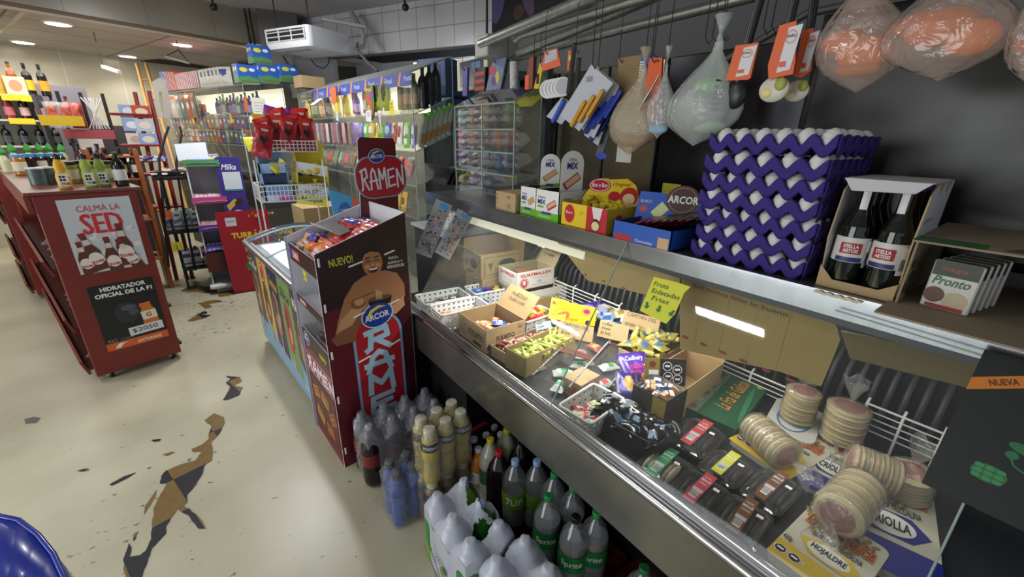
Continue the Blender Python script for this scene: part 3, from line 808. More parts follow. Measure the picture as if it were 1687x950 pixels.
mb.rect(g,.02,.03,wk-.02,.38,k4('541016'),.001)
for (u,v,r_,m_) in ((.10,.29,.3,'b8742c'),(.24,.30,-.2,'c2872f'),(.34,.24,.5,'9c5a2b'),(.12,.15,-.4,'c69130'),(.27,.13,.1,'b5522a')):
    c = g.at(u,v,0,r_); mb.rect(c,-.055,-.035,.055,.035,K(m_,.4),.0015); mb.rect(c,-.04,-.012,.04,.018,k4('6a1d18'),.002); mb.text('RAMEN',c,-.035,-.008,.07,.02,k4('e9c46a'),.0024)
dpart(mb,'kick_board')
# the pale outer edge of the side board towards the aisle
mb = MB(); mb.box((bx0-.012,by1-.004,0),(bx0+.03,by1+.004,1.12),k5('b9bac8')); dpart(mb,'edge_strip')
# header card
mb = MB(); yh = 2.24
def hp(px,py):
    p = at(px,py,y=yh); return (p.x,p.z)
f3 = Fr((0,yh,0),(1,0,0),(0,0,1))
mb.slab(f3,[hp(606,330),hp(666,322),hp(672,352),hp(669,372),hp(611,388)][:0] or [hp(607,388),hp(670,370),hp(664,236),hp(660,228),hp(604,226),hp(600,231)],.005,k4('6a1622'),BOARD)
a = hp(601,262);
ctr_ = hp(640,292)
def rr(cx,cz,w_,h,r,k=5):
    o = []
    for sx,sy,a0 in ((1,1,0),(-1,1,PI/2),(-1,-1,PI),(1,-1,1.5*PI)):
        for i in range(k+1):
            an = a0+i*PI/2/k; o.append((cx+sx*(w_/2-r)+r*math.cos(an),cz+sy*(h/2-r)+r*math.sin(an)))
    return o
wl = hp(683,290)[0]-hp(597,290)[0]; hl = hp(640,259)[1]-hp(640,329)[1]
fh = Fr((ctr_[0],yh-.004,ctr_[1]),(1,0,.05),(0,0,1))
mb.slab(fh,rr(0,0,wl,hl,hl*.4),.004,LBLUE,BOARD); mb.poly(fh,rr(0,0,wl-.014,hl-.014,hl*.37),RAM_RED,.0008)
ramword(mb,fh,-wl*.40,-hl*.27,wl*.88,hl*.5,k4('dfe2ea'),n=.0016)
q = hp(631,257); arcor(mb,Fr((q[0],yh-.008,q[1]),(1,0,0),(0,0,1)),0,0,.042)
q = hp(622,346)
for i,(t_,wq) in enumerate((('RICO, RÁPIDO Y',.088),('RENDIDOR',.06))): mb.text(t_,Fr((q[0]+.012*i,yh-.006,q[1]-.02*i),(1,0,.05),(0,0,1)),0,0,wq,.014,WHITE,.001,.02)
dpart(mb,'header_card')
# paper clips holding the board
mb = MB()
for (u,v) in ((.013,1.085),(.013,.875),(.013,.64),(.013,.40),(.013,.10)):
    mb = MB(); mb.bbox((bx0+u-.004,by0-.006,v-.02),(bx0+u+.005,by0-.001,v+.02),WHITE,.002); dpart(mb,'plastic_clip',sideb)
for (u0,v0,u1,v1) in ((.135,1.045,.2,1.06),(.305,1.075,.355,1.088),(.13,.80,.185,.815),(.315,.825,.36,.838),(.13,.565,.19,.58),(.30,.605,.35,.62)):
    mb = MB(); mb.tube([(bx0+u0,by0-.004,v0),(bx0+u1,by0-.004,v1)],.004,WHITE,6); dpart(mb,'plastic_clip',sideb)
# noodle packets on the top shelf
def noodle_proto(colr,accent):
    m1 = MB(); base = K(colr,.3); ac = K(accent,.35); w_ = K('e6dccf',.35); ye = K('d9912e',.35)
    packet(m1,.165,.10,.034,patchy(base,(.66,.35,.14,.3,ye),(.3,.6,.2,.22,ac),(.52,.8,.2,.1,w_)),1,.005)
    fr = Fr((0,0,.037),(1,0,0),(0,1,0)); m1.text('RAMEN',fr,-.05,-.005,.075,.02,WHITE,0,.02)
    return m1.build('noodle_packet',None)
nd = [('purple',noodle_proto('3f3190','8a4f2a')),('orange',noodle_proto('d4581c','8c2414')),('red',noodle_proto('c01f2e','6d1018'))]
nprot = []
for nm,o in nd:
    tag(o,'x','packet','noodle packets on the display'); nprot.append(Proto(o))
rr_ = random.Random(5); cnt = [0,0,0]
for i,(x,y,z,k) in enumerate([(.40,2.20,1.03,0),(.46,2.19,1.045,0),(.43,2.11,1.06,0),(.50,2.20,1.04,0),(.41,2.03,1.03,1),(.46,1.98,1.05,1),(.42,1.93,1.04,1),(.52,2.05,1.06,1)]
        + [(.46+.026*q,1.90+.012*(q % 3),1.05+.008*q,2) for q in range(9)] + [(.56+.03*q,2.10,1.08+.004*q,2) for q in range(5)] + [(.62+.03*q,2.19,1.10,0) for q in range(4)]):
    cnt[k] += 1
    lb = '%s noodle packet standing in the display\'s top tray, %s of its colour from the aisle' % (nd[k][0],ORD[cnt[k]-1])
    up = Vector((rr_.uniform(-.6,.1),rr_.uniform(-.2,.2),.8)).normalized()
    m = MT((x+.012,min(y+.055,2.19),z+.035)) @ MR(rr_.uniform(-.2,.2)+PI/2,4,'Z') @ MR(rr_.uniform(-.3,.3),4,'X') @ MR(-1.0+rr_.uniform(-.25,.25),4,'X')
    nprot[k].put(lb,mw=RDM @ m)
# folded flap lying over the tray
mb = MB(); f_ = Fr((.50,2.24,1.165),(0,-1,0),(1,0,.12))
mb.slab(f_,[(0,0),(.30,0),(.26,.07),(.02,.08)],.002,k5('2b1716'),k5('b9a9a4')); mb.slab(Fr((.50,2.24,1.165),(0,-1,0),(-1,0,.45)),[(0,0),(.20,0),(.14,.07),(.03,.05)],.002,k5('c9bfba'))
dpart(mb,'tray_flap')
# yellow handwritten tag on its front
def tagcard(label,O,U,W,w_,h,ma,lines,ink=None,name='price_tag',cat='price tag',group=None,shape=None,ths=.35,n0=.0006):
    mb = MB(); f_ = Fr(O,U,W)
    mb.slab(f_,shape or [(0,.0),(w_*.96,.03*h),(w_,h*.95),(w_*.03,h)],.0008,ma)
    k = len(lines)
    for i,s_ in enumerate(lines):
        hh = h/(k+.6)*ths*2; wd = min(w_*.84,text_mesh(s_)[2]*hh)
        mb.text(s_,f_,w_*.5-wd/2,h-(i+1)*h/(k+.3),wd,hh*.8,ink or INK,.0012,.0,rot=.04)
    return solo(mb,name,label,cat,group)
tagcard('yellow handwritten price tag on the front edge of the noodle display',(bx0-.004,2.12,.935),(0,-1,0),(0,0,1),.07,.085,K('e0c92c',.6),['cada','$1125'],K('2e7a3c',.6))
# wrapped sweets on its middle shelf
pk = MB(); packet(pk,.15,.10,.05,patchy(FILM,(.5,.5,.3,.33,k4('c4552c')),(.75,.3,.1,.2,k4('e9d7a8'))),3,.007)
po = pk.build('sweets_bag',None); tag(po,'x','sweet bag','bags on the display shelf'); pr_ = Proto(po)
for i,(x,y,z) in enumerate([(.43,2.17,.555),(.44,2.07,.56),(.43,2.13,.60),(.45,2.0,.555),(.44,1.92,.56)]):
    pr_.put('cellophane bag of orange sweets on the middle display shelf, %s along' % ORD[i],mw=RDM @ MT((x,y,z+.012)) @ MR(1.4+.2*i,4,'Z') @ MR(.7,4,'X'))
pk = MB(); carton(pk,.15,.1,.03,k4('3f8fc4')); pk.text('wafer',top(.15,.1,.0301),.03,.03,.08,.03,WHITE)
solo(pk,'wafer_box','flat blue box on the low shelf of the noodle display','box',loc=(.44,2.08,.30),rz=1.4)
# ================================================================== chest freezer
fx0,fx1,fy0,fy1 = .24,.92,2.36,3.60
def fz(y): return fx0
FRM = MT((fx0,fy1,0)) @ MR(.08,4,'Z') @ MT((-fx0,-fy1,0))
fr_ = thing('chest_freezer','white chest freezer with sliding glass lid and ice cream pictures along its side','freezer',(fx0,fy1,0),.08)
def fpart(mb,name,par=None,**k):
    off = Vector((fx0,fy1,0)); mb.v = [tuple(Vector(v)-off) for v in mb.v]; return mb.build(name,par or fr_,**k)
mb = MB(); FW = K('c9ccd1',.35); LF = fy1-fy0; fd = Vector((0,-1,0))
g = Fr((fz(fy1),fy1,.06),fd,(0,0,1))
mb.box((fx0+.04,fy0,.05),(fx1,fy1,.12),FW); mb.box((fx0+.04,fy0,.05),(fx0+.075,fy1,.80),FW); mb.box((fx1-.03,fy0,.05),(fx1,fy1,.80),FW)
mb.box((fx0+.04,fy0,.05),(fx1,fy0+.03,.80),FW); mb.box((fx0+.0,fy1-.03,.05),(fx1,fy1,.80),FW)
mb.slab(g,[(0,0),(LF,0),(LF,.76),(0,.76)],.04,k4('7ba3bd'),FW)
cols = [('57504c','Cofler','e8e2da','a8795d'),('c4a651','','b43a2c','6e4226'),('2b2d4d','Cremosas','d9b545','a06f4e'),('768f52','Slice','27452a','b5303c'),('47403d','Mixta','e8e2da','a8795d')]
for i,(c1,t_,tc_,ic) in enumerate(cols):
    u0 = i*.27; u1 = min(LF,u0+.27)
    mb.poly(g,[(u0,.20+.06*math.sin(i*2)),(u1,.14+.05*math.cos(i)),(u1,.745),(u0,.745)],K(c1,.4),.001)
    if t_: mb.text(t_,g,u0+.03,.60,min(.2,u1-u0-.04),.07,K(tc_,.4),.002,.01,.2,rot=-.1)
    else: mb.ell(g,u0+.13,.63,.07,.075,k4('b43a2c'),.0015); mb.ring(g,u0+.13,.63,.055,.06,.006,WHITE,.002)
    icm = K(ic,.4); n0 = .0022
    pts = [(u0+.13+(.07+.014*math.sin(k*3.1+i))*math.cos(2*PI*k/18),.40+(.17+.015*math.cos(k*2.3))*math.sin(2*PI*k/18)) for k in range(18)]
    mb.poly(g,pts,icm,n0); mb.ell(g,u0+.11,.46,.03,.07,k4('5b3620'),n0+.0004); mb.ell(g,u0+.15,.36,.025,.06,k4('c79a78'),n0+.0004)
    mb.rect(g,u0+.12,.10,u0+.145,.25,k5('c2a27c'),n0)
mb.text('Arcor',g,1.12,.06,.12,.05,WHITE,.002)
fpart(mb,'freezer_body')
mb = MB(); LIN = k4('dfe8f2')
for fr2,w_ in ((Fr((fx0+.08,fy0+.04,.30),(0,1,0),(0,0,1)),LF-.08),(Fr((fx1-.04,fy1-.04,.30),(0,-1,0),(0,0,1)),LF-.08),(Fr((fx0+.08,fy1-.04,.3),(1,0,0),(0,0,1)),fx1-fx0-.12),(Fr((fx1-.04,fy0+.04,.3),(-1,0,0),(0,0,1)),fx1-fx0-.12)):
    mb.slab(fr2,[(0,0),(w_,0),(w_,.5),(0,.5)],.002,LIN)
mb.box((fx0+.08,fy0+.04,.30),(fx1-.04,fy1-.04,.304),LIN)
fpart(mb,'freezer_lining')
mb = MB(); AL = K('a9adb3',.25,metal=.8)
mb.tube([(fz(fy1)-.005,fy1,.825),(fz(fy0)-.005,fy0,.825)],.022,AL,8); mb.tube([(fx1,fy1,.85),(fx1,fy0,.85)],.022,AL,8)
arc = [(fx0+.0+(fx1-fx0)*k/8,fy1+.02,.825+.07*math.sin(PI*k/8)+.025*k/8) for k in range(9)]
mb.tube(arc,.02,AL,8)
mb.tube([(a[0]+.02,fy0+.02,a[2]) for a in arc],.02,AL,8)
fpart(mb,'lid_frame')
def lidp(mb,y0,y1,dz):
    pts = [(fx0+.03+(fx1-fx0-.05)*k/8,.83+.07*math.sin(PI*k/8)+.02*k/8+dz) for k in range(9)]
    mb.add([(x,y0,z) for x,z in pts]+[(x,y1,z) for x,z in pts],[(k,k+1,10+k,9+k) for k in range(8)],GLASS,True)
for y0_,y1_,dz in ((fy0+.03,fy0+.75,.004),(fy0+.65,fy1,-.004)):
    mb = MB(); lidp(mb,y0_,y1_,dz); fpart(mb,'glass_lid')
mb = MB(); mb.tube([(a[0],fy0+.66,a[2]+.004) for a in arc],.007,K('d9dde2',.3),6); fpart(mb,'lid_bar')
lamp('AREA','freezer_tube',(fx0+.35,fy0+.9,.795),5,(.88,.94,1.0),.5,.7,aim=(fx0+.35,fy0+.9,0))
mb = MB(); mb.lathe([(.03,-.012,BLACK),(.03,.012,BLACK)],14,(fx0+.04,3.52,.03),axis=(1,0,0)); mb.box((fx0+.02,3.50,.03),(fx0+.06,3.54,.06),STEEL); fpart(mb,'caster')
mb = MB(); mb.lathe([(.03,-.012,BLACK),(.03,.012,BLACK)],14,(fx0+.10,2.4,.03),axis=(1,0,0)); mb.box((fx0+.08,2.38,.03),(fx0+.12,2.42,.06),STEEL); fpart(mb,'caster')
mb = MB(); mb.lathe([(.03,-.012,BLACK),(.03,.012,BLACK)],14,(fx1-.06,2.4,.03),axis=(1,0,0)); mb.box((fx1-.08,2.38,.03),(fx1-.04,2.42,.06),STEEL); fpart(mb,'caster')
# frozen packs inside
pk = MB(); packet(pk,.16,.08,.03,patchy(k4('e9eef4'),(.5,.5,.25,.3,k4('b8cfe6'))),2,.004)
po = pk.build('frozen_packet',None); tag(po,'x','ice cream','ice creams in the freezer'); pr_ = Proto(po); r2 = random.Random(2)
for i in range(14):
    pr_.put('pale frozen packet lying in the chest freezer, %s from its far end' % ORD[i],mw=FRM @ MT((.42+.11*(i % 4),3.45-.3*(i//4),.56)) @ MR(r2.uniform(-.3,.3)+PI/2,4,'Z'))
# ================================================================== red wooden gondolas of the left aisle
GE = Vector((math.cos(.252),math.sin(.252),0)); GD = Vector((-math.sin(.252),math.cos(.252),0))
GO = Vector((-0.742,3.53,0))
RD2 = mat('red_wood_dark','551c17',0.5,noise_=0.15,nscale=8)
def gondola(label,O,L,w_=0.46,h=1.25,rz=.252):
    t = thing('shelf_unit',label,'shelf unit',O,rz)
    m1 = MB(); m1.bbox((0,0,.05),(w_,.03,h-.02),REDWOOD,.004); m1.build('end_panel',t)
    m1 = MB(); m1.bbox((0,L-.03,.05),(w_,L,h-.02),REDWOOD,.004); m1.build('end_panel',t)
    m1 = MB(); m1.bbox((-.03,-.01,h-.02),(w_+.03,L+.01,h),mat('red_top','6d3a35',.35,noise_=.1,nscale=8),.004); m1.slab(Fr((-.03,L,h-.12),(0,-1,0),(0,0,1)),[(0,0),(L,0),(L,.11),(0,.11)],.02,REDWOOD); m1.build('top_board',t)
    m1 = MB(); m1.box((w_/2-.01,.03,.1),(w_/2+.01,L-.03,h-.02),RD2); m1.build('back_board',t)
    for z in (.12,.42,.80):
        m1 = MB(); m1.box((-.02,.03,z-.02),(w_+.02,L-.03,z),RD2); m1.slab(Fr((-.03,L-.03,z-.05),(0,-1,0),(-.25,0,1)),[(0,0),(L-.06,0),(L-.06,.1),(0,.1)],.015,REDWOOD); m1.build('shelf',t)
    for x in (.06,w_-.06):
        for y in (.05,L-.05):
            m1 = MB(); m1.lathe([(.024,-.009,BLACK),(.024,.009,BLACK)],14,(x+.01,y,.024),axis=(1,.3,0)); m1.bbox((x-.012,y-.015,.022),(x+.022,y+.015,.052),k4('b9b9b9'),.004); m1.build('caster',t)
    return t
gondola('red wooden shelf unit on casters with two posters on its end panel',GO,2.15)
gondola('second red wooden shelf unit standing beyond the one with the posters',GO + GD*2.35 - GE*.08,1.35)
def on_end(u,v,n=.002): return GO + GE*u + Vector((0,0,v)) - GD*n
fe = Fr(on_end(0,0,.001),GE,(0,0,1))
def end_uv(px,py):
    r = RW @ _rc(px,py); n = -GD; t = n.dot(fe.O-EYE)/n.dot(r); p = EYE+r*t-fe.O
    return (p.dot(fe.U),p.dot(fe.W))
# poster 1
c = [end_uv(*p) for p in ((92,329),(214,323),(243,436),(131,452))]
cx = sum(a for a,b in c)/4; u0,u1 = min(c[0][0],c[3][0])+.005,max(c[1][0],c[2][0])-.005; v1 = (c[0][1]+c[1][1])/2; v0 = (c[2][1]+c[3][1])/2
mb = MB(); f_ = Fr(fe.p(u0,v0,.002),fe.U,fe.W); pw,ph = u1-u0,v1-v0
mb.slab(f_,[(0,0),(pw,0),(pw,ph),(0,ph)],.001,K('c9cdd2',.35))
rp = random.Random(3)
for i in range(70):
    a = rp.uniform(.02,pw-.02); b = rp.uniform(0.01,ph*.62); r_ = rp.uniform(.008,.02)
    mb.ell(f_,a,b,r_,r_*.8,K(('dfe3e6','b9bec4','cfd3d8')[i % 3],.35),.0008+.00001*i,9)
mb.text('CALMÁ LA',f_,pw*.22,ph*.83,pw*.6,ph*.10,k4('c5303a'),.0024)
[mb.text('SED',f_,pw*.22+e_*.0018,ph*.53,pw*.56,ph*.27,k4('cc2a33'),.0024+.0002*e_) for e_ in range(5)]
def pbottle(u,v,h,rot,n):
    f2 = f_.at(u,v,n,rot); w2 = h*.15
    mb.poly(f2,[(-w2,0),(w2,0),(w2,h*.5),(w2*.45,h*.72),(w2*.38,h*.97),(-w2*.38,h*.97),(-w2*.45,h*.72),(-w2,h*.5)],K('5b3223',.35),0)
    mb.rect(f2,-w2*.45,h*.92,w2*.45,h*1.02,K('8b2028',.35),.0003)
    mb.poly(f2,[(-w2*.42,h*.7),(w2*.42,h*.7),(w2*.4,h*.84),(-w2*.4,h*.84)],K('d9c9c4',.35),.0003)
    mb.ell(f2,0,h*.32,w2*.98,h*.17,K('e6dfd6',.35),.0004,14); mb.rect(f2,-w2*.95,h*.2,w2*.95,h*.32,K('e6dfd6',.35),.0005)
    mb.text('BRAHMA',f2,-w2*.85,h*.2,w2*1.7,h*.08,K('b8232c',.35),.0008,.03)
for a in ((.14,.0,.42,.06),(.86,-.02,.44,.35),(.33,.03,.50,.22),(.72,.04,.56,0),(.52,-.03,.47,.05)):
    pbottle(pw*a[0],ph*a[1],ph*a[2]*1.05,a[3],.0028+.0009*a[0])
solo(mb,'poster','beer poster with large red lettering and bottles on ice, on the red end panel','poster')
c = [end_uv(*p) for p in ((142,474),(250,455),(279,553),(178,579))]
u0,u1 = (c[0][0]+c[3][0])/2,(c[1][0]+c[2][0])/2; v1 = (c[0][1]+c[1][1])/2; v0 = (c[2][1]+c[3][1])/2
mb = MB(); f_ = Fr(fe.p(u0,v0,.002),fe.U,fe.W); pw,ph = u1-u0,v1-v0
mb.slab(f_,[(0,0),(pw,0),(pw,ph),(0,ph)],.001,K('15181a',.35))
mb.rect(f_,0,0,pw,ph*.115,k4('d95f2b'),.001)
mb.text('HIDRATADOR',f_,pw*.17,ph*.90,pw*.70,ph*.065,WHITE,.0014,.04); mb.text('OFICIAL DE LA F1',f_,pw*.07,ph*.81,pw*.88,ph*.065,WHITE,.0014,.04)
for (a,b,ra,rb,cc) in ((.46,.53,.2,.16,'2a2f31'),(.5,.60,.12,.045,'4c5357'),(.42,.50,.05,.07,'8b9498'),(.45,.42,.07,.035,'6b7478'),(.56,.52,.08,.05,'474e52'),(.44,.55,.02,.03,'b5bdc0')):
    mb.ell(f_,pw*a,ph*b,pw*ra,ph*rb,K(cc,.4),.0011+.00012*a*b*10,16)
f2 = f_.at(pw*.78,ph*.24,.0018,.06)
mb.poly(f2,[(-.035,0),(.045,0),(.048,.04),(.04,.07),(.048,.11),(.03,.145),(-.02,.145),(-.035,.11),(-.03,.07),(-.038,.04)],k4('c9772e'),0)
mb.poly(f2,[(-.034,.055),(.046,.055),(.047,.115),(-.035,.115)],k4('e3ddd2'),.0003); mb.text('G',f2,-.012,.068,.03,.035,k4('d9602b'),.0006,.05)
mb.rect(f2,-.028,.145,.032,.175,k4('d96a30'),.0003)
mb.text('GATORADE',f_,pw*.48,ph*.025,pw*.4,ph*.05,k4('f0d9cc'),.0014,.03)
mb.poly(f_,[(pw*.12,ph*.02),(pw*.2,ph*.02),(pw*.26,ph*.07),(pw*.34,ph*.085),(pw*.2,ph*.09),(pw*.15,ph*.06)],WHITE,.0014)
for k in (.08,.15): mb.ring(f_,pw*k,ph*.15,.012,.010,.002,k4('a9a9a9'),.0014,14)
mb.rect(f_,pw*.24,ph*.14,pw*.45,ph*.15,k4('777777'),.0014)
mb.text('G',f_,pw*.05,ph*.145,.01,.01,k4('a9a9a9'),.0014)
solo(mb,'poster','black sports drink poster with an orange strip, low on the red end panel','poster')
mb = MB(); f3 = Fr(f_.p(pw*.40,ph*.155,.003),fe.U + Vector((0,0,.03)),fe.W); mb.slab(f3,[(0,0),(pw*.56,0),(pw*.56,ph*.13),(0,ph*.13)],.0006,K('dcdcdc',.6))
mb.text('$2050',f3,pw*.05,ph*.028,pw*.42,ph*.075,INK,.001)
solo(mb,'price_card','white handwritten price card reading 2050 over the black sports drink poster','price card')
# goods on the red top board (z = 1.25)
GZ = 1.25
def gtop(px,py): return at(px,py,z=GZ)
AM = K('b06a1a',.15); AM2 = K('8a4a12',.2)
def sauce(name,label,body,capc,capc2,loc,h=.205,extra=None):
    t = thing(name,label,'sauce bottle',loc,.2,'sauce bottles on the red shelf top')
    m1 = MB(); pr = [(.026,0),(.031,.008),(.032,h*.36),(.024,h*.5),(.027,h*.62),(.024,h*.72),(.015,h*.84)]
    m1.lathe([(r,z,body) for r,z in pr],16); m1.T = None; m1.v = [(x,y*.72,z) for x,y,z in m1.v]; m1.build('bottle_body',t)
    m1 = MB(); m1.lathe([(.017,h*.84,capc),(.017,h*.96,capc),(.012,h,capc)],12); m1.build('cap',t)
    m1 = MB(); f2 = Fr((-.022,-.0245,h*.08),(1,0,0),(0,0,1)); m1.slab(f2,[(0,0),(.044,0),(.044,.075),(0,.075)],.0006,k4('e9e6da'))
    for q in ((.010,.056),(.024,.056),(.010,.038),(.024,.038)): m1.ell(f2,q[0],q[1],.0062,.0068,INK,.001,10)
    m1.text('TAU',f2,.006,.010,.024,.014,INK,.001,.02); m1.ell(f2,.036,.016,.007,.009,capc2,.001,10); m1.build('bottle_label',t)
    return t
for px,py,b_,cc,nm in ((110,311,'e0a92c','d4571c','yellow'),(152,309,'9db04a','2c2c24','pale green'),(174,307,'96ab48','2c2c24','green')):
    sauce('sauce_bottle','%s squeeze bottle of sauce standing at the end of the red shelf top' % nm,K(b_,.35),k4('1d1d1d'),K(cc,.4),gtop(px,py))
p = gtop(203,306)
bottle('vinegar_bottle','black bottle with white label and green cap at the corner of the red top','bottle',.034,.21,'x',K('14100f',.15),k4('17502e'),k4('dcdcd6'),(.18,.5),group=None,loc=p)
for i,(px,py) in enumerate(((83,303),(66,305))[::-1]):
    t = thing('olive_tin',('nearer' if 0 else '') + ('squat mottled dark green tin with a pale lid, beside the yellow sauce bottle','squat mottled dark green tin with a pale lid, the outer one of its kind')[1-i],'tin',gtop(px,py),.2,'mottled tins on the red shelf top')
    m1 = MB(); m1.lathe([(.040,0,mat('mottle','52625e',.3,noise_=.6,nscale=60)),(.041,.1,mat('mottle'))],6 if 0 else 18); m1.build('tin_body',t)
    m1 = MB(); m1.lathe([(.042,.1,k5('b9c4bd')),(.040,.108,k5('b9c4bd'))],18); m1.build('tin_lid',t)
BL = k4('4a8fc0')
for i,(px,py) in enumerate(((38,288),(55,286),(72,285),(89,284),(104,283))):
    q = gtop(px,py); jar('honey_jar','%s jar with a blue lid on the red top, %s from the far edge' % (('amber honey','dark jam')[i > 0],ORD[i]),.040,.15,(AM,K('2b1513',.2),K('31201a',.2),K('2b1513',.2),K('351b14',.2))[i],BL,k5('cfc7b0') if i in (0,2,4) else None,'blue-lidded jars on the red top',q)
for i,(px,py) in enumerate(((14,283),(30,276),(55,275),(74,274),(90,273),(110,274))):
    t = thing('dressing_bottle','bottle with a leafy green cap behind the blue-lidded jars, %s from the aisle' % ORD[5-i],'bottle',gtop(px,py),0,'green-capped bottles on the red top')
    m1 = MB(); m1.lathe([(.03,0,K('c9c59a',.3)),(.031,.09,K('c9c59a',.3)),(.016,.13,K('c9c59a',.3))],12); m1.build('bottle_body',t)
    m1 = MB(); G_ = k5('3f9c3a')
    m1.lathe([(.018,.128,G_),(.03,.15,G_),(.018,.185,G_),(.003,.21,G_)],7); m1.build('cap',t)
for i,(px,py) in enumerate(((125,303),(139,300),(162,301),(185,300))):
    jar('pickle_jar','jar of pickles with a black lid behind the sauce bottles, %s along' % ORD[i],.036,.14,K('7d7a3a',.15),BLACK,k5('b8b28a'),'pickle jars on the red top',gtop(px,py)+GD*.05)
for i,(px,py) in enumerate(((148,294),(180,293))):
    bottle('soy_bottle','dark red bottle with a tall square black cap behind the %s' % ('pale green sauce bottle','black vinegar bottle')[i],'bottle',.032,.24,'x',K('3c1312',.2),BLACK,k4('6d1c1a'),(.2,.5),loc=gtop(px,py)+GD*.12,group=None)
# bags of pasta on the shelves of the red unit
pk = MB(); packet(pk,.20,.13,.06,patchy(FILM,(.5,.5,.36,.38,K('b59a62',.6)),(.5,.5,.42,.2,k5('d6cdb8'))),4,.010)
po = pk.build('pasta_bag',None); tag(po,'x','pasta bag','bags on the red shelves'); pr_ = Proto(po)
pk = MB(); packet(pk,.18,.12,.06,patchy(K('5b3a78',.3),(.3,.5,.18,.3,k4('d6a02f')),(.7,.5,.15,.3,k4('c9c2b4'))),5,.008)
po = pk.build('snack_bag',None); tag(po,'x','snack bag','purple bags on the red shelves'); pr2 = Proto(po)
for i,(d,z,k) in enumerate(((.18,.80,0),(.18,.87,0),(.40,.80,0),(.7,.80,0),(.16,.42,1),(.34,.42,1),(.30,.49,1),(.16,.49,1),(.6,.42,0),(.16,.12,0))):
    P_ = GO + GE*.10 + GD*d + Vector((0,0,z+.006))
    lv = {80: 'upper',87: 'upper',42: 'middle',49: 'middle',12: 'bottom'}[int(round(z*100))]
    (pr2 if k else pr_).put('%s on the %s shelf with the posters, %s along, %s' % (('clear bag of pasta','purple snack bag')[k],lv,ORD[int(d*5)],'lying on another' if int(round(z*100)) in (87,49) else 'flat'),mw=MT(P_) @ MR(.3+i,4,'Z'))
for i in range(6):
    P_ = GO + GD*(2.55+.3*i) - GE*.06 + GE*.10 + Vector((0,0,(.80,.42,.12)[i % 3]+.006))
    (pr2 if i % 2 else pr_).put('%s on the second red unit, %s along it' % (('clear bag of pasta','purple snack bag')[i % 2],ORD[i]),mw=MT(P_) @ MR(i,4,'Z'))
# soda bottles on the floor past the second unit
for i,(px,py) in enumerate(((14,415),(24,405))):
    q = at(px,py,z=0); bottle('cola_bottle','large dark soda bottle on the floor beside the red units, %s from the front' % ORD[i],'bottle',.05,.33,'soda',K('24100e',.1),k4('b8302c'),k4('7b1f1f'),(.36,.56),loc=q - GE*.25,group='soda bottles by the red units')
# goods on the second unit's top
for i,(px,py,h,r_,b_,l_,nm) in enumerate(((55,250,.2,.06,'a5641b','d9952e','amber jar with a golden lid'),(70,252,.2,.055,'9c1f35','d8cfc4','magenta jar with a pale lid'),(91,250,.2,.065,'2d5f9c','cfa640','blue-labelled jar with a golden lid'),(108,252,.16,.06,'8e1c22','7b161b','red glossy canister'))):
    q = at(px,py,z=1.25); jar('large_jar',nm+' on the second red unit',r_,h*1.15,K(b_,.2),K(l_,.35),None,'large jars on the second red unit',q)
for i in range(5):
    q = at(6+11*i,246,z=1.25); m1 = MB(); carton(m1,.09,.05,.19,k5('8d7a72')); m1.ell(face(.09,.05,'-y'),.045,.10,.03,.05,k5('5e4034')); m1.rect(face(.09,.05,'-y'),.005,.15,.085,.18,k5('d9d2c8'))
    solo(m1,'tea_box','grey-brown box standing on the second red unit, %s from its outer end' % ORD[i],'box','grey-brown boxes on the second red unit',loc=q,rz=.2)
q = at(156,252,z=1.25); m1 = MB(); carton(m1,.22,.1,.12,k4('b8c92e')); solo(m1,'green_box','lime green box on the second red unit under the glass case','box',loc=q,rz=.25)
q = at(122,256,z=1.25); m1 = MB(); carton(m1,.10,.07,.13,K('9aa8a4',.3)); m1.rect(face(.1,.07,'-y'),.01,.02,.09,.1,k4('d8dad4')); solo(m1,'grey_box','small grey green box behind the pickle jars','box',loc=q,rz=.2)
# ------------------------------------------------------------------ liquor shelf against the cream wall
def P(px,py,y): return at(px,py,y=y)
LY = 7.3
lt = thing('liquor_shelf','dark shelf of liquor bottles with yellow price strips by the cream wall','shelf unit',P(30,330,LY)*1)
O_ = Vector(lt.location); O_.z = 0; lt.location = O_
def lpart(mb,name,t=lt,O=O_):
    mb.v = [tuple(Vector(v)-O) for v in mb.v]; return mb.build(name,t)
xs0 = P(-60,200,LY).x; xs1 = P(66,200,LY).x; xs2 = P(86,250,LY).x
mb = MB(); mb.box((xs1,LY-.02,0),(xs1+.03,LY+.4,P(60,155,LY).z),k5('3b3b40')); lpart(mb,'side_panel')
mb = MB(); mb.box((xs0,LY+.36,0),(xs1,LY+.40,P(60,150,LY).z),K('8d8c7a',.6)); lpart(mb,'back_panel')
ZS = [P(40,156,LY).z,P(40,197,LY).z,P(40,240,LY).z]
for z in ZS:
    mb = MB(); mb.box((xs0,LY,z-.02),(xs1,LY+.36,z),k5('b9b9b0')); sh = lpart(mb,'shelf')
for (px,py,w_) in ((2,160,.12),(18,160,.12),(34,162,.11),(15,199,.2)):
    q = P(px,py,LY)-Vector((0,0,0)); w_ = min(w_,.2); m1 = MB(); m1.slab(Fr((q.x,LY-.004-px*.0004,q.z-.03),(1,0,0),(0,0,1)),[(0,0),(w_,0),(w_,.06),(0,.06)],.002,k5('dcc31e')); lpart(m1,'price_strip').parent = sh
def liq(label,colr,lab,x,z,h=.30,capc='1b1512',R=.04):
    return bottle('liquor_bottle',label,'bottle',R,h,'x',K(colr,.15),K(capc,.4),K(lab,.4),(.16,.48),loc=(x,LY+.09,z),group='liquor bottles on the dark shelf',seg=12)
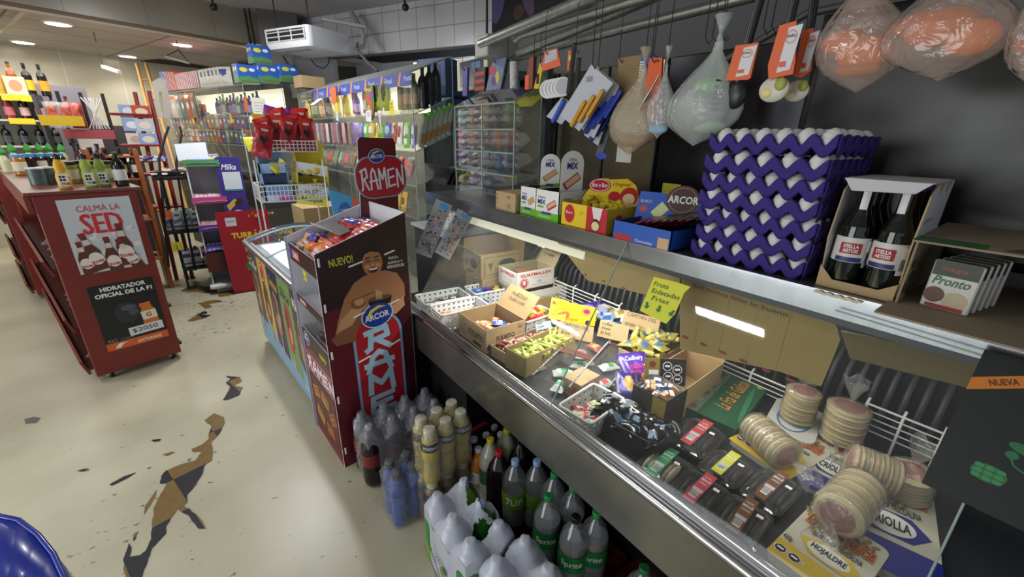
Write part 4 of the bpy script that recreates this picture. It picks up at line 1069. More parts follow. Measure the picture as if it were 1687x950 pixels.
cols_ = [('3a2412','d9a02a'),('c9952e','caa24a'),('8c4a1c','5b4a32'),('1c1512','d9b02c'),('1c1512','c98f2a')]
for i in range(5): liq('liquor bottle on the top shelf by the cream wall, %s from the shopfront side' % ORD[i],cols_[i][0],cols_[i][1],xs0+.22+.115*i,ZS[0],.33)
m1 = MB(); carton(m1,.16,.14,.18,K('d3c2a8',.6)); m1.ell(face(.16,.14,'-y'),.08,.09,.05,.06,K('b98a6c',.6)); solo(m1,'gift_box','cream gift box at the end of the top liquor shelf','box',loc=(xs1-.1,LY+.1,ZS[0]))
cols2 = [('2a1110','d8d4cc'),('7b2a35','c26a76'),('2a1110','cfa9a4'),('3b3020','b98a9a'),('2c1a28','8a6a80'),('5b2a20','c9714a')]
for i in range(6): liq('wine bottle on the middle liquor shelf, %s from the shopfront side' % ORD[i],cols2[i][0],cols2[i][1],xs0+.22+.12*i,ZS[1],.27)
for i in range(5): liq('dark bottle on the lower liquor shelf, %s from the shopfront side' % ORD[i],'17161a','4a4a50',xs0+.25+.13*i,ZS[2],.22)
# grey board partition, magazine stand and counters behind the gondola
mb = MB(); a = P(53,137,7.6); b = P(140,145,7.9)
mb.slab(Fr((a.x,7.6,0),(b.x-a.x,.3,0),(0,0,1)),[(0,.6),((b-a).length,.6),((b-a).length,b.z),(0,a.z)],.04,k5('8b8793'))
struct(mb,'wall_partition')
q = P(110,200,6.9)
ms = thing('gift_stand','black framed stand with crossed wires and red ribboned gifts','display stand',(q.x,6.9,0))
def mp(mb,nm): return mb.build(nm,ms)
zt = P(130,152,6.9).z; zb = P(150,250,6.9).z
for x0_,x1_ in ((0.0,.25),(.30,.42)):
    pass
mb = MB()
for xa in (-.02,.16,.34): mb.box((xa,-.01,0),(xa+.03,.02,zt),BLACK)
mp(mb,'stand_frame')
mb = MB()
for k in range(4): mb.tube([(.17+.03*k,-.02,zt-.05),(.34-.03*k,-.02,zb+.25)],.006,K('c9c9cc',.3),5); mb.tube([(.34-.03*k,-.025,zt-.05),(.17+.03*k,-.025,zb+.25)],.006,K('c9c9cc',.3),5)
mp(mb,'crossed_wires')
mb = MB(); mb.slab(Fr((-.05,-.04,zb+.14),(1,0,0),(0,0,1)),[(0,0),(.42,0),(.42,.1),(0,.1)],.02,k5('a34a50')); mp(mb,'red_sign')
mb = MB(); mb.slab(Fr((.05,-.05,zb-.20),(1,0,0),(0,0,1)),[(0,0),(.2,0),(.2,.34),(0,.34)],.005,K('c9c6c0',.6)); mp(mb,'paper_sheet')
for i,dx in enumerate((-.12,-.02,.06)):
    pk = MB(); packet(pk,.26,.12,.07,patchy(FILM if i < 2 else k4('8c2c2c'),(.4,.5,.25,.35,k4('b8503a')),(.7,.5,.1,.2,k5('e6ddd2'))),7+i,.012)
    solo(pk,'gift_bag','cellophane gift bag with red sweets on the crossed-wire stand, %s along' % ORD[i],'gift bag','gift bags on the black stand',mw=MT((q.x+dx+.05,6.82,zb+.38)) @ MR(PI/2,4,'Y') @ MR(PI/2,4,'X'))
mb = MB(); a = P(40,188,6.6); mb.slab(Fr((P(62,190,6.6).x,6.6,P(62,206,6.6).z),(1,0,0),(0,0,1)),[(0,0),(.33,0),(.33,.10),(0,.10)],.01,k5('d9b51e')); a = P(62,190,6.6); mb.box((a.x+.02,6.605,0),(a.x+.05,6.63,P(62,200,6.6).z),BLACK)
solo(mb,'shelf_sign','long yellow sign strip fixed beside the liquor shelf','sign')
mb = MB(); a = P(148,206,7.2); mb.box((a.x,7.2,0),(a.x+.38,7.5,P(150,206,7.2).z),K('3f3c40',.6)); solo(mb,'dark_counter','dark grey counter standing against the cream wall','counter')
WOOD = mat('pine','b98748',.5,noise_=.15,nscale=10); WOOD2 = mat('orange_wood','9c5426',.5,noise_=.15,nscale=10)
# wooden ladder leaning in the hall
t = thing('wooden_ladder','light wooden ladder leaning up to the low ceiling','ladder',(0,0,0))
a0,a1 = P(225,105,8.0),P(240,104,8.0); b0,b1 = P(253,215,7.3),P(271,213,7.3)
for a,b in ((a0,b0),(a1,b1)):
    b2 = a+(b-a)*2.1; m1 = MB(); m1.tube([a,b2],.018,WOOD,6); m1.build('ladder_rail',t)
for k in (.25,.55,.85,1.15):
    m1 = MB(); m1.tube([a0+(b0-a0)*k,a1+(b1-a1)*k],.010,WOOD,6); m1.build('rung',t)
# carved chairs and crates
for i,(px,py,w_,h) in enumerate(((185,205,.28,.5),(208,212,.25,.42))):
    q = P(px,py,7.65+.5*i); t = thing('wooden_chair','light wooden chair stacked against the cream wall, %s from the dark counter' % ORD[i],'chair',(q.x,7.65+.5*i,0),.3*i)
    for x in (-w_/2,w_/2):
        for y in (0,.35):
            m1 = MB(); m1.tube([(x,y,0),(x,y,q.z if y else .45)],.02,WOOD,6); m1.build('leg',t)
    m1 = MB(); m1.bbox((-w_/2-.02,-.02,.44),(w_/2+.02,.38,.48),WOOD,.01); m1.build('seat',t)
    for k in range(3):
        m1 = MB(); m1.bbox((-w_/2,.335,q.z-.1-.16*k),(w_/2,.36,q.z-.03-.16*k),WOOD,.01); m1.build('back_slat',t)
# brown shelving and orange crates behind the gondola, between it and the racks
t = thing('wooden_rack','orange brown wooden rack of bottles behind the gondola','rack',(P(205,300,5.5).x,5.5,0),.15)
for x in (-.22,.12):
    m1 = MB(); m1.bbox((x,0,0),(x+.04,.35,1.42),WOOD2,.006); m1.build('upright',t)
for z in (.35,.75,1.15,1.36):
    m1 = MB(); m1.bbox((-.22,0,z-.02),(.16,.35,z),WOOD2,.004); m1.build('shelf',t)
ro = Vector(t.location)
for i in range(8):
    x = -.19+.10*(i % 4); y = .06+.12*(i//4)
    bottle('wine_bottle','dark wine bottle on the orange wooden rack, %s place in the %s row' % (ORD[i % 4],('front','back')[i//4]),'bottle',.035,.28,'x',K('1a1513',.15),K(('2a2a2a','7a1d1d')[i % 2],.4),K(('8a7a4a','cfc7b4')[i % 2],.4),(.2,.45),loc=(ro.x+x,ro.y+y,1.15),group='wine bottles on the wooden rack',seg=12)
# red folding rack with sachets
t = thing('red_rack','red painted steep rack holding boxes of sachets in the hall','rack',(P(235,330,6.2).x,6.2,0))
rx = t.location.x; PR = K('8c2420',.45)
for (pa,pb) in (((222,152),(262,330)),((245,150),(285,320))):
    a = P(*pa,6.2); b = P(*pb,6.0); L = (b-a); e = a+L*(a.z/(a.z-b.z)) if a.z > b.z else b
    m1 = MB(); m1.tube([Vector((a.x-rx,a.y-6.2,a.z)),Vector((e.x-rx,e.y-6.2,0))],.02,PR,6); m1.build('rail',t)
for z in (1.75,1.45,1.15,.8):
    k = (2.0-z); m1 = MB(); m1.bbox((-.08+.07*k,-.2,z-.02),(.26+.08*k,.05,z),PR,.006); m1.build('shelf',t)
n_ = 0
for zi,z in enumerate((1.77,1.91,2.04)):
    for k in range(2):
        m1 = MB(); carton(m1,.15,.12,.12,K(('d9cfc4','8fa7cf','9ab0d6')[zi] if k == 0 else ('c9502c','b9c6dc','8fa7cf')[2-zi],.5))
        m1.ell(face(.15,.12,'-y'),.075,.06,.05,.035,K(('c0a89a','e6e6ea','dfe4ee')[zi] if k == 0 else 'e6d9c4',.5))
        q = P(215+20*k,190,6.2); solo(m1,'sachet_box','small box in the stack on the red rack, %s layer, %s of two' % (('bottom','middle','top')[zi],('first','second')[k]),'box','sachet boxes on the red rack',loc=(q.x,6.1,z-.33),rz=.1)
        n_ += 1
# white garments hanging from a rail
t = thing('apron','white apron hanging over the racks in the hall','apron',(P(268,150,6.6).x,6.6,P(268,140,6.6).z))
m1 = MB()
q0 = Vector(t.location)
def ap(pts): return [(P(x_,y_,6.6)-q0) for x_,y_ in pts]
for seq in ([(250,135),(262,128),(272,132),(275,150),(262,152),(253,150)],[(253,148),(261,152),(263,170),(270,195),(262,194),(256,172)],[(266,148),(276,146),(282,170),(279,195),(270,194),(269,172)]):
    pts = ap(seq); n = len(pts); ao = getattr(ap,'o',0); ap.o = ao+.03; m1.add([(p.x,-.012-ao,p.z) for p in pts]+[(p.x,.012-ao,p.z) for p in pts],[tuple(range(n-1,-1,-1)),tuple(range(n,2*n))]+[(i,(i+1) % n,n+(i+1) % n,n+i) for i in range(n)],K('cfcbc0',.7))
m1.build('apron_cloth',t)
# ------------------------------------------------------------------ dark wire rack with milk cartons
RY = 5.64
t = thing('wire_rack','dark metal tiered rack with long bent handles holding milk cartons','rack',(.0,RY,0))
DK = K('3a3d42',.4,metal=.6)
for (pts) in (((278,440),(268,330),(262,262),(272,225),(278,208)),((322,445),(302,345),(290,270),(299,222),(296,208))):
    m1 = MB(); m1.tube([Vector((P(x_,y_,RY-.2).x,-.2,max(.0,P(x_,y_,RY-.2).z))) for x_,y_ in pts],.011,DK,8); m1.build('handle_post',t)
tiers = [(1.16,-.30,.22),(.62,-.30,.24),(.22,-.24,.28)]
for z,xa,xb in tiers:
    m1 = MB()
    for y in (-.22,-.1,.02,.14): m1.tube([(xa,y,z),(xb,y,z)],.006,DK,5)
    for k in range(7): x = xa+(xb-xa)*k/6; m1.tube([(x,-.22,z),(x,.14,z)],.004,DK,4)
    for x,y in ((xa,-.22),(xb,-.22)): pass
    m1.tube([(xa,-.22,z+.05),(xb,-.22,z+.05)],.008,DK,6); m1.box((xa,-.2,z-.03),(xb,.14,z-.008),DK); m1.build('tier',t)
for x,y in ((-.24,-.2),(.24,-.2),(-.24,.14),(.24,.14)):
    m1 = MB(); m1.tube([(x,y,0),(x,y,1.2)],.010,DK,6); m1.build('post',t)
mk = thing('milk_carton','x','carton',group='milk cartons on the wire rack')
m1 = MB(); carton(m1,.068,.068,.19,k5('c9cdd2')); m1.poly(face(.068,.068,'-y'),[(0,.06),(.068,.09),(.068,.12),(0,.10)],k4('5b7ca8')); m1.ell(face(.068,.068,'-y'),.034,.15,.022,.014,k4('3f6a4a')); m1.build('carton_body',mk)
m1 = MB(); m1.lathe([(.014,.19,k4('3f9450')),(.013,.205,k4('3f9450'))],10,(.008,0,0)); m1.build('cap',mk)
mp_ = Proto(mk)
mk2 = thing('milk_pouch_carton','x','carton',group='white cartons low on the wire rack')
m1 = MB(); carton(m1,.068,.068,.17,k5('dcdfe4')); m1.rect(face(.068,.068,'-y'),0,.10,.068,.14,k4('3a3f8c')); m1.build('carton_body',mk2)
m1 = MB(); m1.lathe([(.015,.17,k4('2b2f8a')),(.014,.188,k4('2b2f8a'))],10); m1.build('cap',mk2)
mp2 = Proto(mk2)
for i in range(14):
    mp_.put('milk carton with a green cap on the middle tier, %s in the %s row' % (ORD[i % 7],('front','second')[i//7]),loc=(-.26+.072*(i % 7),RY-.16+.09*(i//7),.63),rz=.05)
for i in range(10):
    mp2.put('white carton with a dark blue cap on the bottom tier, %s in the %s row' % (ORD[i % 5],('front','second')[i//5]),loc=(-.19+.085*(i % 5),RY-.16+.1*(i//5),.23),rz=.1)
pk = MB(); packet(pk,.13,.09,.04,patchy(k4('cfc6bd'),(.4,.5,.2,.3,k5('9a6a50')),(.75,.5,.1,.3,k4('b0473c'))),9,.006)
po = pk.build('pouch',None); tag(po,'x','pouch','pouches on the top tier'); pr_ = Proto(po)
pk = MB(); packet(pk,.14,.09,.035,patchy(k4('d6d6dc'),(.7,.5,.28,.6,k4('39449c'))),10,.006)
po = pk.build('pouch',None); tag(po,'x','pouch','white and blue pouches on the racks'); prb = Proto(po)
for i in range(12):
    pr_.put('beige pouch heaped on the top tier of the dark wire rack, %s along' % ORD[i],mw=MT((-.24+.047*i,RY-.1+.07*(i % 3),1.175+.02*(i % 2))) @ MR(i*1.3,4,'Z') @ MR(.35,4,'X'))
for i in range(9):
    prb.put('white and blue pouch on the red rack\'s open shelf, %s along' % ORD[i],mw=MT((P(225+5*i,268,5.95).x,5.95-.03*(i % 2),P(240,266,5.95).z+.01*(i % 3))) @ MR(i*.9,4,'Z') @ MR(.35,4,'X'))
for (px,py,y,c_,s_) in ((323,270,RY-.25,'d9cc2a','yellow price tag hanging from the top tier of the dark rack'),(322,320,RY-.25,'d9cc2a','yellow price tag beside the milk cartons'),(278,353,RY-.25,'d9602a','orange price tag on the rack upright'),(287,405,RY-.25,'e0cc2a','yellow price tag under the white cartons'),(297,404,RY-.27,'e3d548','pale yellow price tag next to another under the white cartons')):
    q = P(px,py,y); tagcard(s_,(q.x-.025,y,q.z-.05),(1,0,0),(.1,0,1),.05,.09,K(c_,.6),[])
# ------------------------------------------------------------------ chocolate display with its purple header
MY = 5.24
mt = thing('chocolate_display','white card display of chocolate with a tall purple header','display stand',(0,MY,0))
def mx_(px,py,y=MY):
    q = P(px,py,y); return q
PUR = k4('3a2f86')
q0 = mx_(355,257); q1 = mx_(394,250); q2 = mx_(403,345); q3 = mx_(364,347)
x_l = (q0.x+q3.x)/2; x_r = (q1.x+q2.x)/2
mb = MB(); f_ = Fr((x_l,-.16,q3.z-.02),(1,0,0),(0,0,1)); w_ = x_r-x_l; h_ = q0.z-q3.z+.02
mb.slab(f_,rr(w_/2,h_/2,w_,h_,.03),.008,PUR,BOARD)
mb.text('Milka',f_,w_*.2,h_*.78,w_*.6,h_*.10,WHITE,.001,.015,.3)
mb.poly(f_,[(w_*.12,h_*.16),(w_*.5,h_*.28),(w_*.62,h_*.22),(w_*.2,h_*.06)],k4('d6b24a')); mb.poly(f_,[(w_*.45,h_*.2),(w_*.72,h_*.3),(w_*.86,h_*.22),(w_*.6,h_*.12)],k4('4a2417'),.001); mb.poly(f_,[(w_*.05,0),(w_*.95,0),(w_*.95,h_*.04),(w_*.5,h_*.08)],WHITE,.001)
hb_ = mb.build('header_board',mt)
mb = MB(); mb.slab(Fr((x_l+w_*.2,-.163,q3.z+h_*.38),(1,0,0),(0,0,1)),[(0,0),(w_*.72,0),(w_*.72,h_*.33),(0,h_*.33)],.001,k5('d3dae2')); mb.rect(Fr((x_l+w_*.2,-.163,q3.z+h_*.38),(1,0,0),(0,0,1)),0,0,w_*.72,h_*.03,k5('3a7ca8')); mb.build('paper_notice',hb_)
xl2 = mx_(318,330).x; xr2 = mx_(357,330).x+.1
mb = MB()
mb.box((xl2,-.14,.08),(xl2+.012,.14,1.30),BOARD); mb.box((xl2,.128,.08),(xr2,.14,1.38),k5('b9b9c4')); mb.box((xr2-.012,-.14,.08),(xr2,.14,1.30),BOARD); mb.build('card_body',mt)
mb = MB(); mb.slab(Fr((xl2-.04,-.12,1.33),(1,0,0),(0,.2,1)),[(0,0),(.24,.0),(.24,.17),(0,.15)],.006,k5('dcdfe6')); mb.build('white_flap',mt)
for i,(z,c_) in enumerate(((1.28,'5a8f4a'),(.93,'c04a8c'),(.66,'5a3f9c'),(.24,'5a2018'))):
    mb = MB(); mb.box((xl2,-.16,z),(xr2,.13,z+.01),BOARD); mb.slab(Fr((xl2-.01,-.166,z-.002),(1,0,0),(0,0,1)),[(0,0),(xr2-xl2-.01,0),(xr2-xl2-.01,.06 if i < 3 else .2),(0,.06 if i < 3 else .2)],.005,K(c_,.4)); mb.build('tray',mt)
mb = MB(); mb.bbox((xl2-.03,-.2,.06),(xr2+.2,.16,.10),k4('d9dce0'),.01); mb.bbox((xl2+.02,-.15,0),(xr2+.1,.1,.06),k4('9a9da3'),.01); mb.build('base_tray',mt)
cb = MB(); packet(cb,.15,.055,.018,patchy(K('4a3a8c',.35),(.7,.5,.15,.35,k4('cfc7e0'))),12,.002)
po = cb.build('chocolate_bar',None); tag(po,'x','chocolate bar','chocolate bars on the card display'); prc = Proto(po)
cb = MB(); packet(cb,.15,.055,.018,patchy(K('c98a96',.35),(.7,.5,.15,.35,k4('dcd6d9'))),13,.002)
po = cb.build('wafer_bar',None); tag(po,'x','wafer bar','pink bars on the card display'); prd = Proto(po)
cb = MB(); packet(cb,.15,.06,.02,patchy(K('3f76c4',.35),(.6,.5,.2,.35,k4('e3c52e'))),14,.002)
po = cb.build('biscuit_bar',None); tag(po,'x','biscuit bar','blue bars on the card display'); pre = Proto(po)
for zi,(z,pr_x,nm) in enumerate(((1.31,pre,'blue and yellow bar'),(.95,prd,'pink bar'),(.69,prd,'pale bar'),(.46,prc,'purple bar'))):
    for k in range(7):
        pr_x.put('%s leaning in the %s tray of the purple-header display, %s along' % (nm,('top','second','third','bottom')[zi],ORD[k]),mw=MT((xl2+.04+.035*k,MY-.10,z+.02)) @ MR(PI/2,4,'Z') @ MR(-.5+.05*(k % 3),4,'Y'))
# ------------------------------------------------------------------ red nougat display
TY = 4.95
tt = thing('nougat_display','bright red card display for nougat bars standing beside the freezer','display stand',(0,TY,0))
q0 = P(353,350,TY); q1 = P(440,346,TY); q2 = P(384,474,TY)
mb = MB(); xb = q2.x; f_ = Fr((q0.x,0,0),(1,0,0),(0,0,1)); wt = q1.x-q0.x; ht = q0.z; dx = xb-q0.x
mb.slab(f_,[(dx,.03),(wt,.03),(wt,ht),(0,ht)],.01,k4('a3142a'),k4('7a0f20'))
mb.rect(f_,wt*.16,ht*.83,wt*.36,ht*.93,k4('cfd0dc')); mb.text('4x$1000',f_,wt*.18,ht*.87,wt*.15,ht*.025,k4('2a2f6a'),.001)
mb.text('TURRÓN Y MANÍ',f_,wt*.22,ht*.68,wt*1.25,ht*.085,k4('e6cf2a'),.001,.04)
for k in range(9): mb.ell(f_,wt*(.5+.06*k),ht*(.53-.012*k),wt*.07,ht*.05,K(('c9a24a','d9b860')[k % 2],.5),.001+.0002*k,10,rot=.6)
for k in range(7): mb.ell(f_,wt*(.5+.07*k),ht*(.43-.012*k),wt*.07,ht*.045,K(('b98f3f','c9a24a')[k % 2],.5),.001+.0002*k,10,rot=.6)
mb.ell(f_,wt*.50,ht*.33,wt*.13,ht*.06,k4('3f7a2e'),.001); mb.text('98',f_,wt*.44,ht*.33,wt*.12,ht*.05,WHITE,.0014,.02); mb.text('CALORÍAS',f_,wt*.40,ht*.285,wt*.2,ht*.02,k4('cfe06a'),.0014)
mb.text('+SNACK',f_,wt*.62,ht*.17,wt*.5,ht*.045,k4('e6cf2a'),.001,.03); mb.text('TE COPA',f_,wt*.60,ht*.11,wt*.5,ht*.045,k4('e6cf2a'),.001,.03)
mb.build('front_board',tt)
mb = MB(); mb.box((q0.x+.02,.01,.0),(q1.x,.07,ht*.9),k4('8c1224')); mb.build('card_body',tt)
cb = MB(); candy(cb,(0,0,.02),.10,.018,K('c2a02e',.35),ma2=K('5a3a20',.35)); po = cb.build('nougat_bar',None); tag(po,'x','nougat bar','nougat bars in the red display'); prn = Proto(po)
for k in range(10):
    prn.put('golden wrapped nougat heaped on the red display, %s along' % ORD[k],mw=MT((q0.x+.28+.035*(k % 6),TY+.03+.02*(k//6),ht*.9+.01+.025*(k//6))) @ MR(.7*k,4,'Z'))
# ================================================================== air conditioner, cameras, pipes
AC = K('d4d5d8',.45); AZ = 2.62
t = thing('air_conditioner','large white air conditioner hung from the upper ceiling','air conditioner',(1.15,4.9,2.45))
def near(px,py,z): return at(px,py,z=z)
# corners of its underside
zb = 2.42
a = near(437,88,zb); b = near(585,88,zb); c_ = near(430,62,2.42)
A_ = at(437,82,z=zb); B_ = at(511,74,z=zb); C__ = at(582,90,z=zb)
E1 = (B_-A_); E2 = (C__-B_); E1.z = 0; E2.z = 0
L1 = E1.length; u1 = E1.normalized(); n1 = Vector((-u1.y,u1.x,0))
if n1.dot(E2) < 0: n1 = -n1
L2 = E2.dot(n1)
O = A_.copy(); off0 = Vector((1.15,4.9,2.45))
def acp(mb,nm): mb.v = [tuple(Vector(v)-off0) for v in mb.v]; return mb.build(nm,t)
hA = .18
def cor(u,v,z): return O + u1*u + n1*v + Vector((0,0,z))
mb = MB(); r = .04
pts = [(0,0),(L1,0),(L1,L2),(0,L2)]
outl = []
def rrect(w_,h,r,k=4):
    return [(x+w_/2,y+h/2) for x,y in rr(0,0,w_,h,r,k)]
lo = rrect(L1,L2,.05); n = len(lo)
vs = [cor(u,v,.05) for u,v in lo]+[cor(u,v,hA) for u,v in lo]+[cor(L1/2+(u-L1/2)*.93,L2/2+(v-L2/2)*.93,0) for u,v in lo]
mb.add(vs,[(i,(i+1) % n,n+(i+1) % n,n+i) for i in range(n)]+[(2*n+i,2*n+(i+1) % n,(i+1) % n,i) for i in range(n)],AC,True)
mb.add(vs,[tuple(range(n,2*n)),tuple(range(3*n-1,2*n-1,-1))],AC)
acp(mb,'casing')
mb = MB(); mb.slab(Fr(cor(.06,0,.06)-n1*.003,u1,(0,0,1)),[(0,0),(L1-.12,0),(L1-.12,.10),(0,.10)],.004,k5('1d1e20')); acp(mb,'air_outlet')
for k in range(3):
    mb = MB(); mb.slab(Fr(cor(.06,0,.06+.04*k)-n1*.010,u1,(n1.x*.5,n1.y*.5,.5)),[(0,0),(L1-.12,0),(L1-.12,.014),(0,.014)],.006,AC); acp(mb,'louver')
for k in range(4):
    mb = MB(); f0 = cor(.06+(L1-.12)*k/3,0,.055)-n1*.012; mb.slab(Fr(f0,u1,(0,0,1)),[(0,0),(.012,0),(.012,.11),(0,.11)],.006,AC); acp(mb,'divider')
mb = MB(); f0 = Fr(cor(.15,L2*.4,-.002),u1,-n1)
for k in range(3): mb.slab(Fr(cor(.1+.15*k,L2*.35,-.004),u1,-n1) ,[(0,0),(.11,0),(.11,.06),(0,.06)],.006,k4('9a9ba0'))
acp(mb,'underside_clip')
for (u,v) in ((.1,.1),(L1-.1,.1)):
    mb = MB(); mb.tube([cor(u,v,hA),cor(u,v,.53)],.006,BLACK,5); acp(mb,'hanging_rod')
def px_tube(name,label,cat,pts,r,ma,z=None,y=None,x=None):
    mb = MB(); mb.tube([at(a,b,z=z,y=y,x=x) if len(p_ := (a,b)) else None for a,b in pts],r,ma,8)
    return solo(mb,name,label,cat)
mb = MB(); mb.tube([at(580,22,z=2.9),at(592,42,z=2.75),at(600,60,z=2.62),at(598,76,z=2.5),at(588,80,z=2.46)],.028,k5('a5a4a4'),10); solo(mb,'insulated_hose','grey insulated hose bending down behind the air conditioner','hose')
mb = MB(); a = at(530,31,z=2.75); b = at(602,44,z=2.72); mb.tube([a,b],.02,k5('b9b8b4'),4); solo(mb,'cable_duct','pale straight cable duct running above the air conditioner','cable duct')
mb = MB(); mb.tube([at(x_,y_,y=5.2) for x_,y_ in ((512,97),(520,108),(533,113),(541,105),(543,94))],.006,BLACK,6); solo(mb,'cable','black cable drooping under the air conditioner','cable')
mb = MB(); mb.tube([at(466,92,y=5.9),at(502,145,y=5.7)],.008,BLACK,5); solo(mb,'cable','thin black cable crossing the grey column diagonally','cable')
mb = MB(); mb.tube([at(588,70,y=5.0),at(586,80,y=5.0),at(606,103,y=4.9),at(622,116,y=4.8)],.018,k5('4d4c4c'),6); solo(mb,'drain_pipe','grey drain pipe slanting down behind the glass case','pipe')
for i,(px,py,z,s_) in enumerate(((352,12,2.80,'small dark security camera hanging by the marble beam'),(668,12,2.80,'small dark security camera above the white tiled wall'))):
    q = at(px,py,z=z); t = thing('security_camera',s_,'security camera',q)
    m1 = MB(); m1.ball((0,0,0),.035,BLACK); m1.lathe([(.02,-.05,K('2c2c2e',.3)),(.02,0,BLACK)],10,(0,0,0),axis=(-.3,-.5,-.4)); m1.build('camera_head',t)
    m1 = MB(); m1.tube([(0,0,.02),(0,.02,.09),(0,.02,2.95-q.z)],.01,BLACK,6); m1.build('mount_arm',t)
# black poles from the ceiling to the glass case
for i,(px0,px1) in enumerate(((404,418),(411,424))):
    a = at(px0,22,z=2.9); b = at(px1,115,z=2.28); b = Vector((a.x,a.y,2.2))
    mb = MB(); mb.tube([Vector((a.x,a.y,2.95)),Vector((a.x,a.y,2.05))],.012,BLACK,6)
    solo(mb,'ceiling_pole','thin black pole from the upper ceiling, %s of the two beside the blue boxes' % ('first','second')[i],'pole')
# lath, wire frame and fluorescent batten under the low ceiling
mb = MB(); a = at(170,110,y=7.0); b = at(197,119,y=6.6); mb.tube([a,b],.025,k4('e8e4d6'),4); mb.tube([a+Vector((0,0,0)),Vector((a.x,a.y,2.6))],.004,BLACK,4); solo(mb,'light_batten','white fluorescent batten hanging from the low ceiling','light fitting')
mb = MB(); mb.tube([at(0,52,z=2.5),at(22,36,z=2.55),at(44,15,z=2.59)],.022,k5('b7ad98'),6); solo(mb,'ceiling_pipe','cream pipe crossing under the low ceiling tiles','pipe')
mb = MB(); a = at(290,60,z=2.59); tri = [at(272,93,y=6.9),at(312,104,y=6.8)]
mb.tube([Vector((at(294,82,y=6.9).x,6.9,2.6)),at(294,82,y=6.9)],.006,DK,4); mb.tube([at(294,82,y=6.9),tri[0]],.006,DK,4); mb.tube([at(294,82,y=6.9),tri[1]],.006,DK,4); mb.tube([tri[0],tri[1]],.014,k5('a8a498'),5)
solo(mb,'wire_hanger','dark triangular wire hanger hung from the low ceiling','hanger')
mb = MB(); z = 2.594; pts = [at(*p,z=z) for p in ((205,104),(262,97),(345,110),(300,121),(240,121))]; mb.add([tuple(p) for p in pts],[(0,1,2,3,4)],K('2b2019',.8)); struct(mb,'ceiling_opening_patch')  # flat dark patch painted for the darkness of a broken ceiling opening
# ================================================================== glass cases
def glass_case(nm,label,O,D,L,depth,tilt,zs,ztop,zbase,side_dir,posts=2,roof=None,back=None):
    """front face runs from O along D; side_dir points away from the aisle; shelves rise backwards by tilt"""
    t = thing(nm,label,'glass case',(O.x,O.y,0))
    o0 = Vector((O.x,O.y,0)); D = D.normalized(); S = side_dir.normalized()
    up = Vector((0,0,1)); st = S*math.cos(tilt)+up*math.sin(tilt)
    def bl(mb,n_,**k): return mb.build(n_,t,**k)
    for i,z in enumerate(zs):
        mb = MB(); p0 = up*z; c4 = [p0,p0+D*L,p0+D*L+st*depth,p0+st*depth]
        mb.add([tuple(v) for v in c4]+[tuple(v-up*.006) for v in c4],[(0,3,2,1),(4,5,6,7)],GLASS);
        mb.add([tuple(v) for v in c4]+[tuple(v-up*.007) for v in c4],[(0,1,5,4),(0,4,7,3),(1,2,6,5)],GLASS_EDGE); bl(mb,'glass_shelf')
    mb = MB(); p0 = up*ztop; c4 = [p0,p0+D*L,p0+D*L+st*depth,p0+st*depth]
    mb.add([tuple(v) for v in c4]+[tuple(v-up*.008) for v in c4],[(0,3,2,1),(4,5,6,7)],roof or GLASS); mb.add([tuple(v) for v in c4]+[tuple(v-up*.008) for v in c4],[(0,1,5,4),(0,4,7,3),(1,2,6,5)],GLASS_EDGE); bl(mb,'glass_top')
    mb = MB(); mb.add([tuple(up*zbase),tuple(D*L+up*zbase),tuple(D*L+up*ztop),tuple(up*ztop)],[(0,1,2,3)],GLASS); bl(mb,'front_glass')
    for e in (0,L):
        mb = MB(); p0 = D*e; mb.add([tuple(p0+up*zbase),tuple(p0+S*depth*math.cos(tilt)+up*zbase),tuple(p0+st*depth+up*ztop),tuple(p0+up*ztop)],[(0,1,2,3)],GLASS); bl(mb,'side_glass')
    for e in [L*k/posts for k in range(posts+1)]:
        mb = MB(); mb.tube([D*e+up*zbase,D*e+up*ztop],.004,GLASS_EDGE,4); bl(mb,'glass_edge')
    mb = MB(); mb.tube([S*depth*math.cos(tilt)+up*zbase,st*depth+up*ztop],.004,GLASS_EDGE,4); bl(mb,'glass_edge')
    if back:
        mb = MB(); p0 = S*(depth*math.cos(tilt)+.01); mb.add([tuple(p0+up*zbase),tuple(p0+D*L+up*zbase),tuple(p0+D*L+up*(ztop+depth*math.sin(tilt))),tuple(p0+up*(ztop+depth*math.sin(tilt)))],[(0,1,2,3)],back); bl(mb,'back_panel')
    return t,D,S,st
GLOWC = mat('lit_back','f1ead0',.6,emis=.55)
GREYB = K('6c6c72',.6)
# ---- case A: beyond the freezer, with a blue banner
OA = Vector((1.364,3.0,0)); DA = Vector((-.077,.997,0)); SA = Vector((.997,.077,0))
tA,DA,SA,stA = glass_case('glass_case','long glass display case with a blue banner along its top and bottles inside',OA,DA,2.65,.37,.38,(1.745,1.49,1.24,.99),2.02,.62,SA,2,K('8f9190',.35))
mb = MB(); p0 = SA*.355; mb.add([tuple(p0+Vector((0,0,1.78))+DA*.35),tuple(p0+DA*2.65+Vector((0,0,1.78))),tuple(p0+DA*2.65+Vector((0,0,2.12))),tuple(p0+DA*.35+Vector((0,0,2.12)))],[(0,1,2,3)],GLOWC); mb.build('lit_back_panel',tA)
mb = MB(); p0 = SA*.36; mb.add([tuple(p0+Vector((0,0,.62))+DA*.5),tuple(p0+DA*2.65+Vector((0,0,.62))),tuple(p0+DA*2.65+Vector((0,0,1.78))),tuple(p0+DA*.5+Vector((0,0,1.78)))],[(0,1,2,3)],mat('case_back','8a877c',.6,noise_=.1)); mb.build('back_panel',tA)
lamp('AREA','case_tube',OA+DA*1.4+SA*.2+Vector((0,0,1.98)),5,(1,.98,.88),.04,2.2,aim=OA+DA*1.4+SA*.2,rz=.07)
